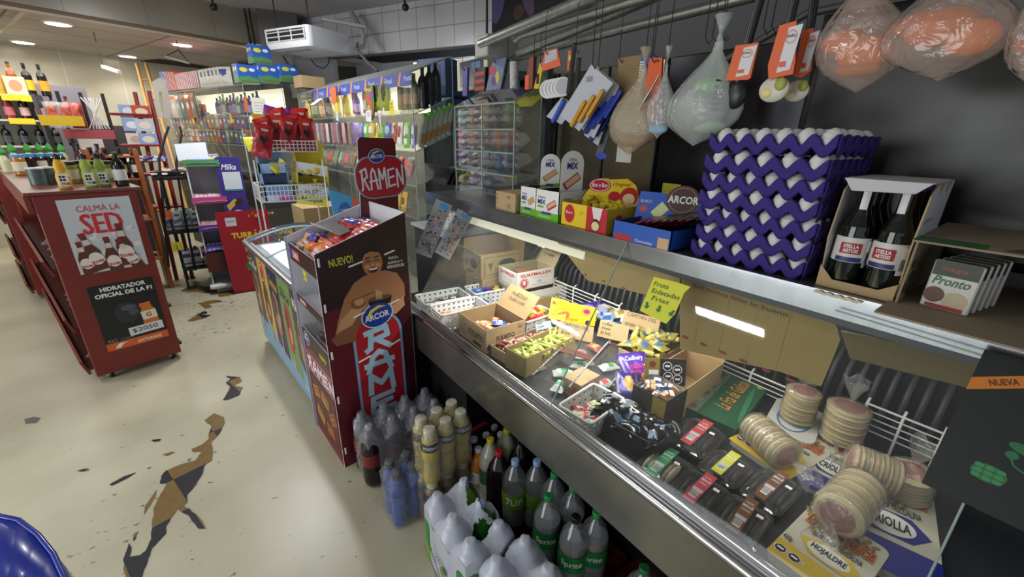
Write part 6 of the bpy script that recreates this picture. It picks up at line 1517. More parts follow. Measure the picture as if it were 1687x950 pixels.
# light blue counter display
def cdisp(nm,label,px0,px1,pyt,pyb,base,inner,txt,yb,rot=0.0):
    q0 = at((px0+px1)/2,pyb,y=yb); q1 = at((px0+px1)/2,pyt,y=yb); wd = (at(px1,(pyt+pyb)/2,y=yb)-at(px0,(pyt+pyb)/2,y=yb)).length; h = q1.z-q0.z
    t = thing(nm,label,'display box',q0,rot)
    m1 = MB(); f_ = Fr((-wd/2,.10,0),(1,0,0),(0,.05,1)); m1.slab(f_,[(0,0),(wd,0),(wd,h-.03),(wd-.03,h),(.03,h),(0,h-.03)],.004,K(base,.4));
    if txt == 'N': m1.text('Nesquik',f_,wd*.15,h*.83,wd*.7,h*.09,k4('2b3f9c'),.001,.02)
    else: m1.ell(f_,wd*.5,h*.83,wd*.16,h*.07,k4('5a2430'),.001); m1.ell(f_,wd*.5,h*.83,wd*.11,h*.045,k4('4a5aa8'),.0015)
    m1.build('back_card',t)
    m1 = MB(); K1 = K(inner,.4); hollow_box(m1,wd,.14,h*.30,k4('e6e4e6') if txt == 'N' else K(base,.4),K1,.003); f2 = face(wd,.14,'-y')
    if txt == 'N': m1.rect(f2,0,0,wd,h*.15,k4('e6d92c')); m1.text('Nesquik',f2,wd*.15,h*.03,wd*.7,h*.09,k4('2b3f9c'),.0012,.02)
    else: m1.rect(f2,wd*.05,h*.02,wd*.5,h*.13,k4('e3e3ec')); m1.rect(f2,wd*.5,h*.02,wd*.98,h*.13,k4('d9509c'))
    m1.build('lower_tray',t)
    m1 = MB(); hollow_box(m1,wd,.10,h*.16,k4('e6e6ea') if txt == 'N' else k4('9ab8dc'),K1,.003); m1.v = [(x,y+.04,z+h*.46) for x,y,z in m1.v]; m1.build('upper_tray',t)
    for s_ in (-1,1):
        m1 = MB(); m1.slab(Fr((s_*wd/2,.1,0),(0,-1,0),(0,0,1)),[(0,0),(.17,0),(.17,h*.3),(.12,h*.55),(0,h*.8)],.003,K(base,.4)); m1.build('side_card',t)
    return t,q0,wd,h
tN,qN,wN,hN = cdisp('sweets_display','tilted yellow counter display holding yellow wrapped sweets over the wire baskets',484,536,226,336,'e0cf2c','cfd6dc','N',BY-.03,.1)
tN.rotation_euler = (0,.2,.1)
tL,qL,wL,hL = cdisp('sweets_display','light blue counter display with one yellow wrapped egg over the wire baskets',438,480,229,332,'7fa3d0','5a4038','L',BY-.035,0)
ye = MB(); ye.lathe([(.004,-.03,K('3a3a8c',.3)),(.026,-.012,K('d9c92c',.3)),(.03,.0,K('d9c92c',.3)),(.024,.018,K('d9c92c',.3)),(.008,.03,K('e6dc5a',.3)),(.02,.05,K('e6dc5a',.3))],10); po = ye.build('chocolate_sweet',None); tag(po,'x','sweet','yellow wrapped sweets in the tilted display'); prye = Proto(po)
for i,(dx,dz,dy) in enumerate(((-.06,.10,-.03),(.0,.11,-.03),(.06,.11,-.03),(-.03,.13,.0),(.05,.14,.0),(-.055,hN*.5,.02),(.0,hN*.49,.02),(.055,hN*.5,.02))):
    prye.put('yellow wrapped sweet in the tilted yellow display, %s %s' % (('lower tray','upper tray')[i > 4],ORD[i if i < 5 else i-5]),mw=MT((qN.x+dx+dz*.12,qN.y+dy,qN.z+dz)) @ MR(.5*(i % 3-1),4,'Y') @ Matrix.Scale(1.25,4))
prye.put('yellow and purple wrapped egg in the upper tray of the light blue display',mw=MT((qL.x+.01,qL.y+.03,qL.z+hL*.53)) @ MR(.9,4,'Y') @ Matrix.Scale(1.9,4),group='large wrapped egg')
# blue and orange leaflet box and brown cartons behind the noodle display
q = at(575,335,y=2.9); m1 = MB(); f_ = Fr((q.x-.12,2.9,q.z-.14),(1,0,0),(0,0,1)); m1.slab(f_,[(.02,0),(.25,.0),(.25,.14),(0,.24)],.01,k4('4a9acb')); m1.ell(f_,.09,.10,.04,.05,k4('2b5fa8')); m1.text('candy',f_,.06,.09,.06,.02,WHITE,.001); m1.box((q.x+.02,2.905,0),(q.x+.05,2.93,q.z-.1),WHITE); m1.poly(f_,[(.14,.02),(.18,.02),(.18,.17),(.14,.18)],k4('d96a4a')); m1.poly(f_,[(.19,.02),(.25,.02),(.25,.14),(.19,.165)],k4('d9b04a'),.0008)
solo(m1,'leaflet_card','sky blue card with orange stripes behind the noodle display','card')
for i,(x,y,z,w_,h_) in enumerate(((1.0,4.38,0.0,.5,.95),(1.12,3.72,0,.26,.72))):
    m1 = MB(); carton(m1,w_,.35,h_,KRAFT); m1.rect(face(w_,.35,'-y'),.03,h_*.47,w_-.03,h_*.49,K('8a7048',.6)); solo(m1,'cardboard_box','tall brown carton behind the freezer, %s' % ('by the basket stand','by the glass case')[i],'box',loc=(x,y,z),rz=.1)
# ================================================================== goods on the counter's upper shelf (z = ZB)
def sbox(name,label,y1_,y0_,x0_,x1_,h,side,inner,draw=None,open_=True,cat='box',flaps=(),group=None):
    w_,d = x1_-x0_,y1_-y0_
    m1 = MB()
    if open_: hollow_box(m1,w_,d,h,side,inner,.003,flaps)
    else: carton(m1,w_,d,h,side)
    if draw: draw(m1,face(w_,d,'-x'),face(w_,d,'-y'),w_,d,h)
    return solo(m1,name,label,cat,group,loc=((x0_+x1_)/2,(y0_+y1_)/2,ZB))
def d_art(m,fx,fy,w_,d,h):
    for i,c in enumerate('ART.'): m.text(c,fx,.008,h-.02-.019*i,.008,.011 if c != '.' else .003,K('3b3552',.6))
    m.text('Nº',fx,d*.62,h*.68,.02,.014,K('4a4668',.6)); m.text('13',fx,d*.62,h*.18,.02,.018,K('4a4668',.6))
    m.ring(fy,w_*.36,h*.52,.032,.034,.004,K('5a4a3a',.6)); m.ring(fy,w_*.36,h*.5,.016,.02,.004,K('5a4a3a',.6)); m.text('LA',fy,w_*.62,h*.36,.05,.03,K('3d3560',.6),.001,.02)
sbox('cardboard_box','small kraft box printed ART. No 13 on the upper shelf',1.60,1.45,1.115,1.28,.082,KRAFT,KRAFT_IN,d_art,False)
GRN = k4('6cb52c')
def cmix(red):
    def d_(m,fx,fy,w_,d,h):
        for f2,ww in ((fx,d),(fy,w_)):
            m.rect(f2,0,0,ww,h*.27,GRN); m.text('CEREAL',f2,ww*.1,h*.72,ww*.34,h*.07,k4('2a3a7a')); m.text('MIX',f2,ww*.1,h*.52,ww*.34,h*.16,k4('25307a'),.001,.03)
            m.rect(f2,ww*.1,h*.40,ww*.36,h*.47,GRN,.001)
            c = f2.at(ww*.70,h*.52,0,.5); m.rect(c,-ww*.2,-h*.10,ww*.2,h*.12,K('b3303a' if red else 'c9a274',.4),.001); m.rect(c,-ww*.17,-h*.04,ww*.2,h*.09,K('c9a06a' if not red else 'd9b08a',.5),.0014)
            m.rect(f2,ww*.3,h*.20,ww*.7,h*.28,k4('3a3f8c'),.0014); m.text('GRANOLA',f2,ww*.15,h*.08,ww*.5,h*.07,WHITE,.001)
    return d_
def arch_card(name,label,O,U,w_,h,draw,base=WHITE):
    m1 = MB(); f2 = Fr(O,U,(0,0,1)); m1.slab(f2,arch(0,w_,0,h),.003,base,KRAFT_IN); draw(m1,f2,w_,h); return m1
def card_draw(red):
    def d_(m,f2,w_,h):
        m.poly(f2,[(0,0),(w_,0),(w_,h*.28),(0,h*.22)],GRN,.001); m.text('CEREAL',f2,w_*.32,h*.82,w_*.36,h*.05,k4('2a3a7a')); m.text('MIX',f2,w_*.26,h*.68,w_*.48,h*.12,k4('25307a'),.001,.03)
        c = f2.at(w_*.5,h*.47,0,.6); m.rect(c,-w_*.4,-h*.07,w_*.4,h*.07,K('b3303a' if red else 'b98a5a',.4),.001); m.rect(c,-w_*.3,-h*.05,w_*.38,h*.05,K('d9b48a' if red else 'cfa878',.5),.0014); m.rect(f2,w_*.3,h*.2,w_*.7,h*.26,k4('3a3f8c'),.0014)
    return d_
a = sbox('cereal_bar_box','open white and green cereal bar box next to the ART. kraft box',1.44,1.335,1.135,1.30,.118,WHITE,K('5a4032',.7),cmix(False))
m1 = arch_card('header','',(.02,.045,.08),(.80,-.6,0),.085,.17,card_draw(False)); m1.build('header_card',a)
a = sbox('cereal_bar_box','open white and green cereal bar box with a red bar on its tall card',1.325,1.185,1.125,1.29,.118,WHITE,K('4a342a',.7),cmix(True))
m1 = arch_card('header','',(-.035,-.02,.05),(.95,-.3,0),.10,.22,card_draw(True)); m1.build('header_card',a)
YB = k4('e6c52a'); RB_ = k4('c01f2e')
def d_bon(m,fx,fy,w_,d,h):
    m.ell(fx,d*.2,h*.55,.026,.034,RB_,.001); m.text('Bon',fx,d*.12,h*.55,d*.15,h*.12,WHITE,.0014); m.rect(fx,d*.58,0,d,h,RB_,.0012)
    m.ell(fx,d*.78,h*.3,.024,.022,k4('6a2a1c'),.0016); m.ell(fx,d*.78,h*.26,.018,.016,k4('e6d2a0'),.002); m.poly(fx,[(d*.68,h),(d*.9,h),(d*.86,h*.5),(d*.74,h*.5)],k4('ead9d9'),.0016)
    m.rect(fy,0,0,w_,h,k4('d9b92a')); m.ell(fy,w_*.3,h*.5,.02,.02,RB_,.001); m.text('Original',fy,w_*.4,h*.4,w_*.4,h*.2,k4('7a3a1c'),.001,0,.3)
a = sbox('bonbon_box','yellow and red open box of foil bonbons on the upper shelf',1.165,.935,1.12,1.32,.088,YB,K('c9a86a',.6),d_bon)
m1 = MB(); f2 = Fr((-.01,.12,.06),(.55,-.83,0),(.45,.25,.85)); wq,hq = .23,.13
m1.slab(f2,[(0,0),(wq,0),(wq,hq*.45),(wq*.93,hq*.8),(wq*.78,hq),(wq*.5,hq*.95),(wq*.42,hq*.98),(wq*.28,hq*.97),(wq*.12,hq*.5)],.003,YB,KRAFT_IN)
m1.ell(f2,wq*.33,hq*.74,wq*.19,hq*.22,RB_,.001); m1.ring(f2,wq*.33,hq*.74,wq*.17,hq*.2,.003,WHITE,.0016); m1.text('Bon o Bon',f2,wq*.2,hq*.68,wq*.26,hq*.14,WHITE,.0016,.02); m1.text('Original',f2,wq*.55,hq*.72,wq*.3,hq*.14,k4('6a3a1c'),.001,0,.4)
m1.ell(f2,wq*.6,hq*.42,wq*.1,hq*.15,RB_,.001); m1.ell(f2,wq*.84,hq*.42,wq*.15,hq*.3,RB_,.0012); m1.ell(f2,wq*.84,hq*.34,wq*.1,hq*.18,k4('e6d2a0'),.0018); m1.text('Original',f2,wq*.2,hq*.1,wq*.35,hq*.16,RB_,.001,0,.4)
m1.build('header_card',a)
FOILY = K('d9c52a',.25); bm_ = MB(); bm_.ball((0,0,.016),.016,FOILY,10,7); bm_.lathe([(.004,.028,FOILY),(.014,.042,FOILY),(.010,.046,FOILY)],8)
po = bm_.build('bonbon',None); tag(po,'x','bonbon','foil bonbons in the yellow box'); pb = Proto(po); rq = random.Random(6)
for i in range(18):
    pb.put('yellow foil bonbon in the yellow and red box, %s from its far end' % ORD[i],mw=MT((1.15+.045*(i % 3)+rq.uniform(-.006,.006),1.14-.034*(i//3),ZB+.035+.03*((i*7) % 3)/2)) @ MR(rq.uniform(-.9,.9),4,'X') @ MR(rq.uniform(-.9,.9),4,'Y'))
BB = k4('2659b8')
def d_arc(m,fx,fy,w_,d,h):
    m.rect(fx,d*.05,h*.05,d*.35,h*.35,k4('b9242c')); m.rect(fx,d*.8,h*.05,d*.97,h*.6,k4('cfa97a')); m.text('Chocolate',fx,d*.42,h*.12,d*.3,h*.16,WHITE)
a = sbox('chocolate_box','blue open box full of chocolate bars in front of the egg stack',.895,.675,1.105,1.33,.062,BB,k5('1f3f8a'),d_arc)
m1 = MB(); f2 = Fr((.02,.13,.05),(.35,-.93,0),(.30,.12,.95)); wq,hq = .27,.10
m1.slab(f2,[(0,0),(wq,0),(wq,hq*.7),(wq*.7,hq*.8),(wq*.3,hq),(wq*.02,hq)],.004,BB,k5('1f3f8a')); m1.ell(f2,wq*.56,hq*.8,wq*.20,hq*.50,k4('4a342c'),.001,26); m1.ring(f2,wq*.56,hq*.8,wq*.17,hq*.44,.004,k4('8a6a4a'),.0016); m1.text('ARCOR',f2,wq*.38,hq*.68,wq*.37,hq*.26,WHITE,.002,.03)
m1.poly(f2,[(wq*.2,hq*.3),(wq*.32,hq*.7),(wq*.42,hq*.45),(wq*.3,hq*.05)],k4('cfdb9a'),.001); m1.ell(f2,wq*.1,hq*.4,wq*.05,hq*.12,k4('c9404a'),.001); m1.text('BLANCO',f2,wq*.05,hq*.62,wq*.14,hq*.1,WHITE,.001)
cc = f2.at(wq*.7,hq*.12,0,.3)
for k in range(6): m1.rect(cc,.024*(k % 3)*.8,.017*(k//3),.024*(k % 3)*.8+.017,.017*(k//3)+.014,K('5a3426',.35),.0024)
m1.build('header_card',a)
for j,(c1,c2,nm) in enumerate((('7a1c22','c9242c','red'),('14141c','2a2f5a','black'))):
    cbm = MB(); packet(cbm,.19,.075,.012,patchy(K(c1,.3),(.3,.5,.14,.35,K(c2,.3)),(.75,.5,.1,.2,k4('b9a07a'))),170+j,.002); fq = Fr((0,0,.0135),(1,0,0),(0,1,0)); cbm.text('ARCOR',fq,-.06,-.012,.07,.022,WHITE,0,.02)
    po = cbm.build('chocolate_bar',None); tag(po,'x','chocolate bar','%s chocolate bars in the blue box' % nm); pb = Proto(po)
    for i in range(7): pb.put('%s wrapped chocolate bar in the blue box, %s of its colour' % (nm,ORD[i]),mw=MT((1.215+.004*(i % 2),.855-.028*i-.0 if j == 0 else .80-.026*i,ZB+.045+.006*i+.012*j)) @ MR(.25+.1*j,4,'Z') @ MR(-.45,4,'X'))
# ---- purple trays of white eggs
PT = mat('egg_tray_purple','382478',.85,noise_=.12,nscale=60)
EGG = mat('egg_shell','dcdad8',.5,noise_=.03,nscale=90)
def tray_mesh(nx,ny,px_,py_):
    A_h = .026; k = 8
    def zz(x,y):
        q = (math.cos(2*PI*x)+math.cos(2*PI*y))/2
        return A_h*math.copysign(abs(q)**.75,q)*(1 if q > 0 else .85)+.001*noise.noise(Vector((x*3,y*3,nx)))
    def fn(u,v): return ((u-.5)*nx*px_,(v-.5)*ny*py_,zz(u*nx,v*ny))
    m1 = MB(); m1.grid(fn,nx*k,ny*k,PT,True)
    def skirt(n_,f):
        def g(u,v):
            q = u*n_; x,y,zt_,ox,oy = f(u); s_ = (.5-.5*math.cos(2*PI*q))**.6
            zb_ = A_h*(-.05-.9*s_); return (x+ox*(.003-.007*v*s_),y+oy*(.003-.007*v*s_),zt_+(min(zb_,zt_-.004)-zt_)*v)
        m1.grid(g,n_*8,4,PT,True)
    X,Y = nx*px_/2,ny*py_/2
    skirt(ny,lambda u: (-X,Y-2*Y*u,zz(0,(1-u)*ny),-1,0)); skirt(ny,lambda u: (X,-Y+2*Y*u,zz(nx,u*ny),1,0))
    skirt(nx,lambda u: (-X+2*X*u,-Y,zz(u*nx,0),0,-1)); skirt(nx,lambda u: (X-2*X*u,Y,zz((1-u)*nx,ny),0,1))
    return m1
tA_ = tray_mesh(5,6,.057,.048); tB_ = tray_mesh(6,5,.048,.057)
oA = tA_.build('egg_tray',None,solid=.0028); oB = tB_.build('egg_tray',None,solid=.0028)
tag(oA,'x','egg tray','purple egg trays'); tag(oB,'x','egg tray','purple egg trays'); pA,pB = Proto(oA),Proto(oB)
em = MB(); em.lathe([(.0001,-.0265,EGG),(.012,-.024,EGG),(.019,-.015,EGG),(.0222,-.002,EGG),(.0205,.011,EGG),(.0155,.021,EGG),(.008,.0275,EGG),(.0001,.0295,EGG)],16)
po = em.build('egg',None); tag(po,'x','egg','eggs in the purple trays'); pe = Proto(po); rq = random.Random(12)
NL = 7; EX,EY = 1.278,.478
for L_ in range(NL):
    z = ZB+.021+.047*L_; six = (L_ % 2 == 0)
    lv = ('bottom','second','third','fourth','fifth','sixth','top')[L_]
    ox = rq.uniform(-.003,.003)-.0015*(NL-L_)*0; oy = rq.uniform(-.004,.004)
    if L_ == NL-1: z += .006
    (pA if six else pB).put('purple pulp egg tray, %s of the seven in the stack' % lv,loc=(EX+ox,EY+oy,z),rot=(0,.0,0))
    nx,ny = (5,6) if six else (6,5); ax,ay = (.057,.048) if six else (.048,.057)
    for i in range(nx):
        for j in range(ny):
            if L_ < NL-1 and i != 0 and j != 0: continue
            if L_ < NL-1 and i > 3 and j == 0 and False: continue
            pe.put('white egg, %s purple tray, %s row from the front, %s from the chocolate side' % (lv,ORD[i],ORD[ny-1-j]),mw=MT((EX+ox+(i-(nx-1)/2)*ax,EY+oy+(j-(ny-1)/2)*ay,z+.011)) @ MR(rq.uniform(-.25,.25),4,'X') @ MR(rq.uniform(-.25,.25),4,'Y'))
# ---- beer six pack
t = thing('beer_carrier','white cardboard six-pack carrier holding dark green beer bottles','carrier',(1.25,.235,ZB))
CB_ = k5('c8c6cc'); w2,d2,h2 = .21,.142,.245
m1 = MB(); m1.box((-w2/2,-d2/2,0),(w2/2,d2/2,.003),KRAFT)
for y in (-d2/2,d2/2):
    s_ = -1 if y < 0 else 1
    m1.slab(Fr((-w2/2,y-.0*s_,0),(1,0,0),(0,0,1)),[(.03,0),(w2,0),(w2,h2-.03),(w2-.03,h2),(w2-.06,h2-.025),(w2-.09,h2),(w2-.12,h2-.025),(.06,h2),(.02,h2*.9),(0,h2*.45),(.005,.1)],.003,CB_,KRAFT)
m1.box((w2/2-.003,-d2/2,0),(w2/2,d2/2,h2),CB_)
m1.slab(Fr((-w2/2-.005,d2/2,h2+.002),(0,-1,0),(1,0,.0)),[(0,.02),(.05,0),(d2-.05,0),(d2,.02),(d2,w2),(0,w2)],.003,CB_,KRAFT)
m1.slab(Fr((-w2/2-.006,d2/2,h2+.001),(0,-1,0),(-.35,0,-1)),[(0,0),(d2,0),(d2-.02,.022),(.02,.026)],.002,KRAFT,CB_)
f2 = face(w2,d2,'-y'); m1.text('6',f2,.04,h2*.66,.01,.014,k4('4a4a6a')); m1.ell(f2,w2*.62,h2*.42,.03,.04,k5('a9a088'),.001); m1.text('botellas',f2,.056,h2*.68,.04,.008,k4('6a6a7a'))
m1.build('carton',t)
m1 = MB(); m1.slab(Fr((-w2/2-.002,d2/2,0),(0,-1,0),(0,0,1)),[(0,0),(d2,0),(d2,.04),(d2*.8,.02),(d2*.2,.02),(0,.05)],.002,KRAFT); m1.build('front_lip',t)
DGL = K('0c120d',.06,coat=.5)
for i in range(3):
    for j in range(2):
        first = (i == 0 and j == 1)
        bo = bottle('beer_bottle','dark green beer bottle in the white carrier, %s row from the aisle, %s side' % (ORD[i],('inner','outer')[j]),'bottle',.031,.232,'beer',DGL,K('1f2f6a',.3),k4('d3cfca') if i == 0 else None,(.26,.5),group='beer bottles in the white carrier',loc=(1.25-w2/2+.037+.066*i,.235+(.034 if j else -.034),ZB+.004),seg=20,rz=-.8)
        if i == 0:
            m1 = MB(); R_ = .0335
            def cyl_patch(a0,a1,z0,z1,ma,R_=R_):
                n = 6; m1.add([(R_*math.cos(a0+(a1-a0)*k/n),R_*math.sin(a0+(a1-a0)*k/n),z) for z in (z0,z1) for k in range(n+1)],[(k,k+1,n+2+k,n+1+k) for k in range(n)],ma,True)
            c0 = -PI/2 + (-.55 if j else -.9)
            cyl_patch(c0-.75,c0+.75,.062,.072,k4('25336a'),R_+.0002); cyl_patch(c0-.6,c0+.6,.080,.104,k4('a3202c'),R_+.0002)
            for q_,(s_,zz) in enumerate((('STELLA',.093),('ARTOIS',.083))):
                vs,fs,asp = text_mesh(s_,.03); wd = .028; m1.add([((R_+.0008)*math.cos(c0+(x-.5)*wd/R_),(R_+.0008)*math.sin(c0+(x-.5)*wd/R_),zz+y*.008) for x,y in vs],fs,WHITE)
            cyl_patch(c0+.9,c0+1.5,.05,.11,k4('e3e3e6'),R_+.0004)
            for k in range(7): cyl_patch(c0+1.0+.06*k,c0+1.03+.06*k,.06,.085,INK,R_+.0008)
            m1.build('beer_label_print',bo.children[-1])
            m1 = MB(); n = 5; rr_n = .0142
            m1.add([(rr_n*math.cos(c0-.5+k/n),rr_n*math.sin(c0-.5+k/n),z) for z in (.165,.222) for k in range(n+1)],[(k,k+1,n+2+k,n+1+k) for k in range(n)],k4('dcdcdf'),True); m1.build('neck_label',bo)
# ---- cut-open display carton with sauce packs
t = thing('display_carton','cut-open kraft carton printed with leaves, lying at the counter end by the beer','carton',(1.15,.12,ZB))
m1 = MB(); KG = mat('kraft_grey','8f8069',.85,noise_=.1,nscale=14)
m1.box((-.11,-.42,.0),(.33,.05,.004),KG); m1.build('floor_flap',t)
m1 = MB(); m1.box((-.015,.035,.004),(.33,.039,.135),KG); f2 = Fr((-.016,.035,.004),(1,0,0),(0,0,1))
for (a,b,r_) in ((.02,.03,.016),(.05,.05,.02),(.03,.08,.014),(.06,.02,.016)): m1.ell(f2,a,b,r_,r_*.7,K('4a4f36',.6),.001+a*.01)
m1.build('side_wall',t)
m1 = MB(); m1.box((-.02,-.40,.135),(.33,.045,.139),KG); f2 = Fr((-.02,.045,.1395),(0,-1,0),(1,0,0)); m1.rect(f2,0,.0,.10,.06,k5('3a6a3a')); m1.poly(f2,[(.12,.02),(.25,.05),(.33,.03),(.3,.09),(.15,.08)],K('55553f',.6)); m1.build('top_board',t)
m1 = MB(); m1.slab(Fr((-.10,-.17,.004),(0,-1,0),(-.3,0,1)),[(0,.0),(.14,0),(.13,.04),(.02,.045)],.003,K('a59472',.8),KG);
f2 = Fr((-.10,-.17,.004),(0,-1,0),(-.3,0,1)); m1.poly(f2,[(.02,.03),(.13,.028),(.125,.04),(.025,.045)],K('4a4f36',.6),.001); m1.build('front_flap',t)
for i in range(5):
    m1 = MB(); m1.T = Matrix.Scale(.8,4); m1.bbox((-.007,-.045,0),(.007,.045,.122),K('c9c9c2',.35),.003); f2 = face(.014,.09,'-x'); m1.rect(f2,.003,.085,.087,.122,k4('26331f')); m1.text('Pronto',f2,.008,.062,.07,.022,k4('2e5a26'),.001,.02,.3); m1.text('magia',f2,.02,.095,.045,.014,k4('b9303a')); m1.ell(f2,.06,.028,.024,.022,k4('b9a98a'),.001); m1.ell(f2,.02,.035,.02,.02,k4('5a3a30'),.001); m1.rect(f2,.01,.003,.08,.012,k4('9c2430'),.0014)
    solo(m1,'sauce_pack','flat sauce pack standing in the cut-open carton, %s from the front' % ORD[i],'sauce pack','sauce packs in the cut-open carton',loc=(1.165+.03*i,.09-.006*i,ZB+.005),rz=-.15)
m1 = MB(); QB = k4('14233f'); hollow_box(m1,.42,.34,.30,QB,QB,.015); f2 = face(.42,.34,'-x'); m1.text('Quilmes',f2,.06,.07,.22,.055,k4('9fb3cf'),.001,.02,.3); m1.rect(f2,.10,.17,.24,.24,k4('0a1020')); f3 = face(.42,.34,'-y'); m1.text('Quilmes',f3,.08,.07,.26,.055,k4('9fb3cf'),.001,.02,.3)
proto_c = solo(m1,'beer_crate','dark blue beer crate at the end of the upper shelf, lower of two','crate','dark blue beer crates',loc=(1.60,-.21,ZB+.0),rz=0)
pc = Proto(proto_c); pc.used = True
c = copy_tree(proto_c,'dark blue beer crate stacked on another at the end of the upper shelf',loc=(1.60,-.21,ZB+.305))
# spilled crumb and foam on the edge strip
m1 = MB(); p_ = at(1345,480,x=1.095);
for k in range(14): m1.ball((1.096,p_.y-.006*k,p_.z+.0015*math.sin(k*2)),(.003,.008,.003),K('cfc9a0',.8),6,4)
solo(m1,'glue_strip','dried yellowish glue strip on the shelf edge under the beer','glue')
# ---- steel panels and hanging sheets behind the shelf
SP = mat('dark_steel',(0.16,0.16,0.175),0.18,0.85,noise_=.3,nscale=4,bump=.08)
SP2 = mat('reflection_steel',(0.5,0.48,0.40),0.2,0.8,noise_=.4,nscale=5,bump=.08)  # pale golden tone puts a reflection into the steel colour
for i,(y1_,y0_,ma,s_) in enumerate(((2.2,1.86,SP,'dark steel panel behind the small glass case'),(1.84,1.50,SP2,'steel panel toned pale by a painted reflection, behind the cereal boxes'),(1.49,1.19,SP2,'reflective steel panel with a white notice'),(1.17,.55,SP,'wide dark steel panel behind the egg stack'))):
    m1 = MB(); m1.bbox((1.70,y0_,.0 if False else ZB),(1.73,y1_,1.93),ma,.004); m1.bbox((1.69,y0_-.012,ZB),(1.735,y0_-.001,1.93),k4('2c2c2e'),.003)
    if i == 2: f2 = Fr((1.698,1.40,1.50),(0,-1,0),(0,0,1)); m1.rect(f2,0,0,.09,.10,PAPER,.001); m1.rect(f2,.01,.07,.08,.09,k5('b98a9a'),.002)
    if i == 3: f2 = Fr((1.698,1.12,1.37),(0,-1,0),(0,0,1)); m1.rect(f2,0,0,.09,.055,k5('d9cf3a'),.001)
    solo(m1,'steel_backing',s_,'steel sheet','steel sheets behind the upper shelf')
m1 = MB(); m1.box((1.60,1.83,ZB),(1.64,1.87,2.02),k4('4f5154')); solo(m1,'post','square grey metal post beside the small glass case','post')
PSH = mat('plastic_sheet',(0.20,0.20,0.195),0.3,0.5,noise_=.35,nscale=5,bump=.12)
def wav(u,v): return (1.62+.012*noise.noise(Vector((u*3,v*4,2))),.60-.62*u,ZB+.02+.66*v)
m1 = MB(); m1.grid(wav,24,24,PSH); solo(m1,'plastic_sheet','smoky reflective plastic sheet hanging behind the egg stack and beer','plastic sheet',solid=.003)
# ---- pipes and dark bars over the counter
def pipe(label,pts,r): m1 = MB(); m1.tube(pts,r,GALV,12); return solo(m1,'steel_pipe',label,'pipe')
pipe('thick galvanized pipe, topmost of those over the counter',[(1.33,2.05,2.05),(1.33,1.9,2.06),(1.34,.9,2.13),(1.34,.2,2.17)],.024)
pipe('galvanized pipe below the topmost one, carrying most hooks',[(1.36,1.80,2.035),(1.36,1.75,2.05),(1.36,.90,2.06),(1.36,.70,2.065)],.015)
pipe('galvanized pipe third from the top over the counter',[(1.42,1.85,1.995),(1.42,1.2,2.06),(1.42,.6,2.13)],.019)
pipe('lowest galvanized pipe over the counter',[(1.48,2.0,1.99),(1.48,1.5,2.01),(1.48,.4,2.03),(1.48,-.4,2.04)],.018)
m1 = MB(); m1.cyl((1.45,.74,2.03),(1.45,.74,2.5),.028,GALV,14); solo(m1,'steel_pipe','short upright steel pipe hanging at the end of the hook pipes','pipe')
m1 = MB(); m1.bbox((1.32,1.98,1.99),(1.52,2.10,2.09),k5('a9a79f'),.006); solo(m1,'junction_box','pale metal bracket box holding the ends of the pipes','bracket')
m1 = MB(); a = at(802,0,x=1.6); m1.tube([Vector((1.6,a.y,2.9)),Vector((1.6,a.y,2.1))],.008,BLACK,6); solo(m1,'cable','black cable running down the tiled wall to the bracket box','cable')
# photo banner on the wall
yb_ = at(794,30,x=2.70).y; m1 = MB(); f2 = Fr((2.70,yb_,at(793,60,x=2.70).z-.02),(0,-1,0),(0,0,1)); m1.slab(f2,[(0,0),(1.5,0),(1.5,.62),(0,.62)],.01,k5('1c1a20'))
m1.rect(f2,0,0,.02,.6,k5('7a2a3a'),.001)
for (a,b,ra,rb,c_,ro) in ((.12,.22,.09,.18,'8a4a52',.1),(.30,.28,.10,.2,'4f4a78',-.3),(.42,.38,.16,.05,'6a8a80',-.6),(.5,.45,.14,.03,'7a9a8c',-.9),(.75,.2,.07,.16,'54465e',.5),(.86,.3,.12,.08,'6a5a6a',.9),(.62,.12,.08,.06,'4a3428',0),(1.05,.35,.14,.1,'39353f',.4)):
    m1.ell(f2,a,b,ra,rb,K(c_,.5),.001+.0002*a*10,16,ro)
solo(m1,'photo_banner','dark photo banner of grapes and vegetables above the hook pipes','banner')
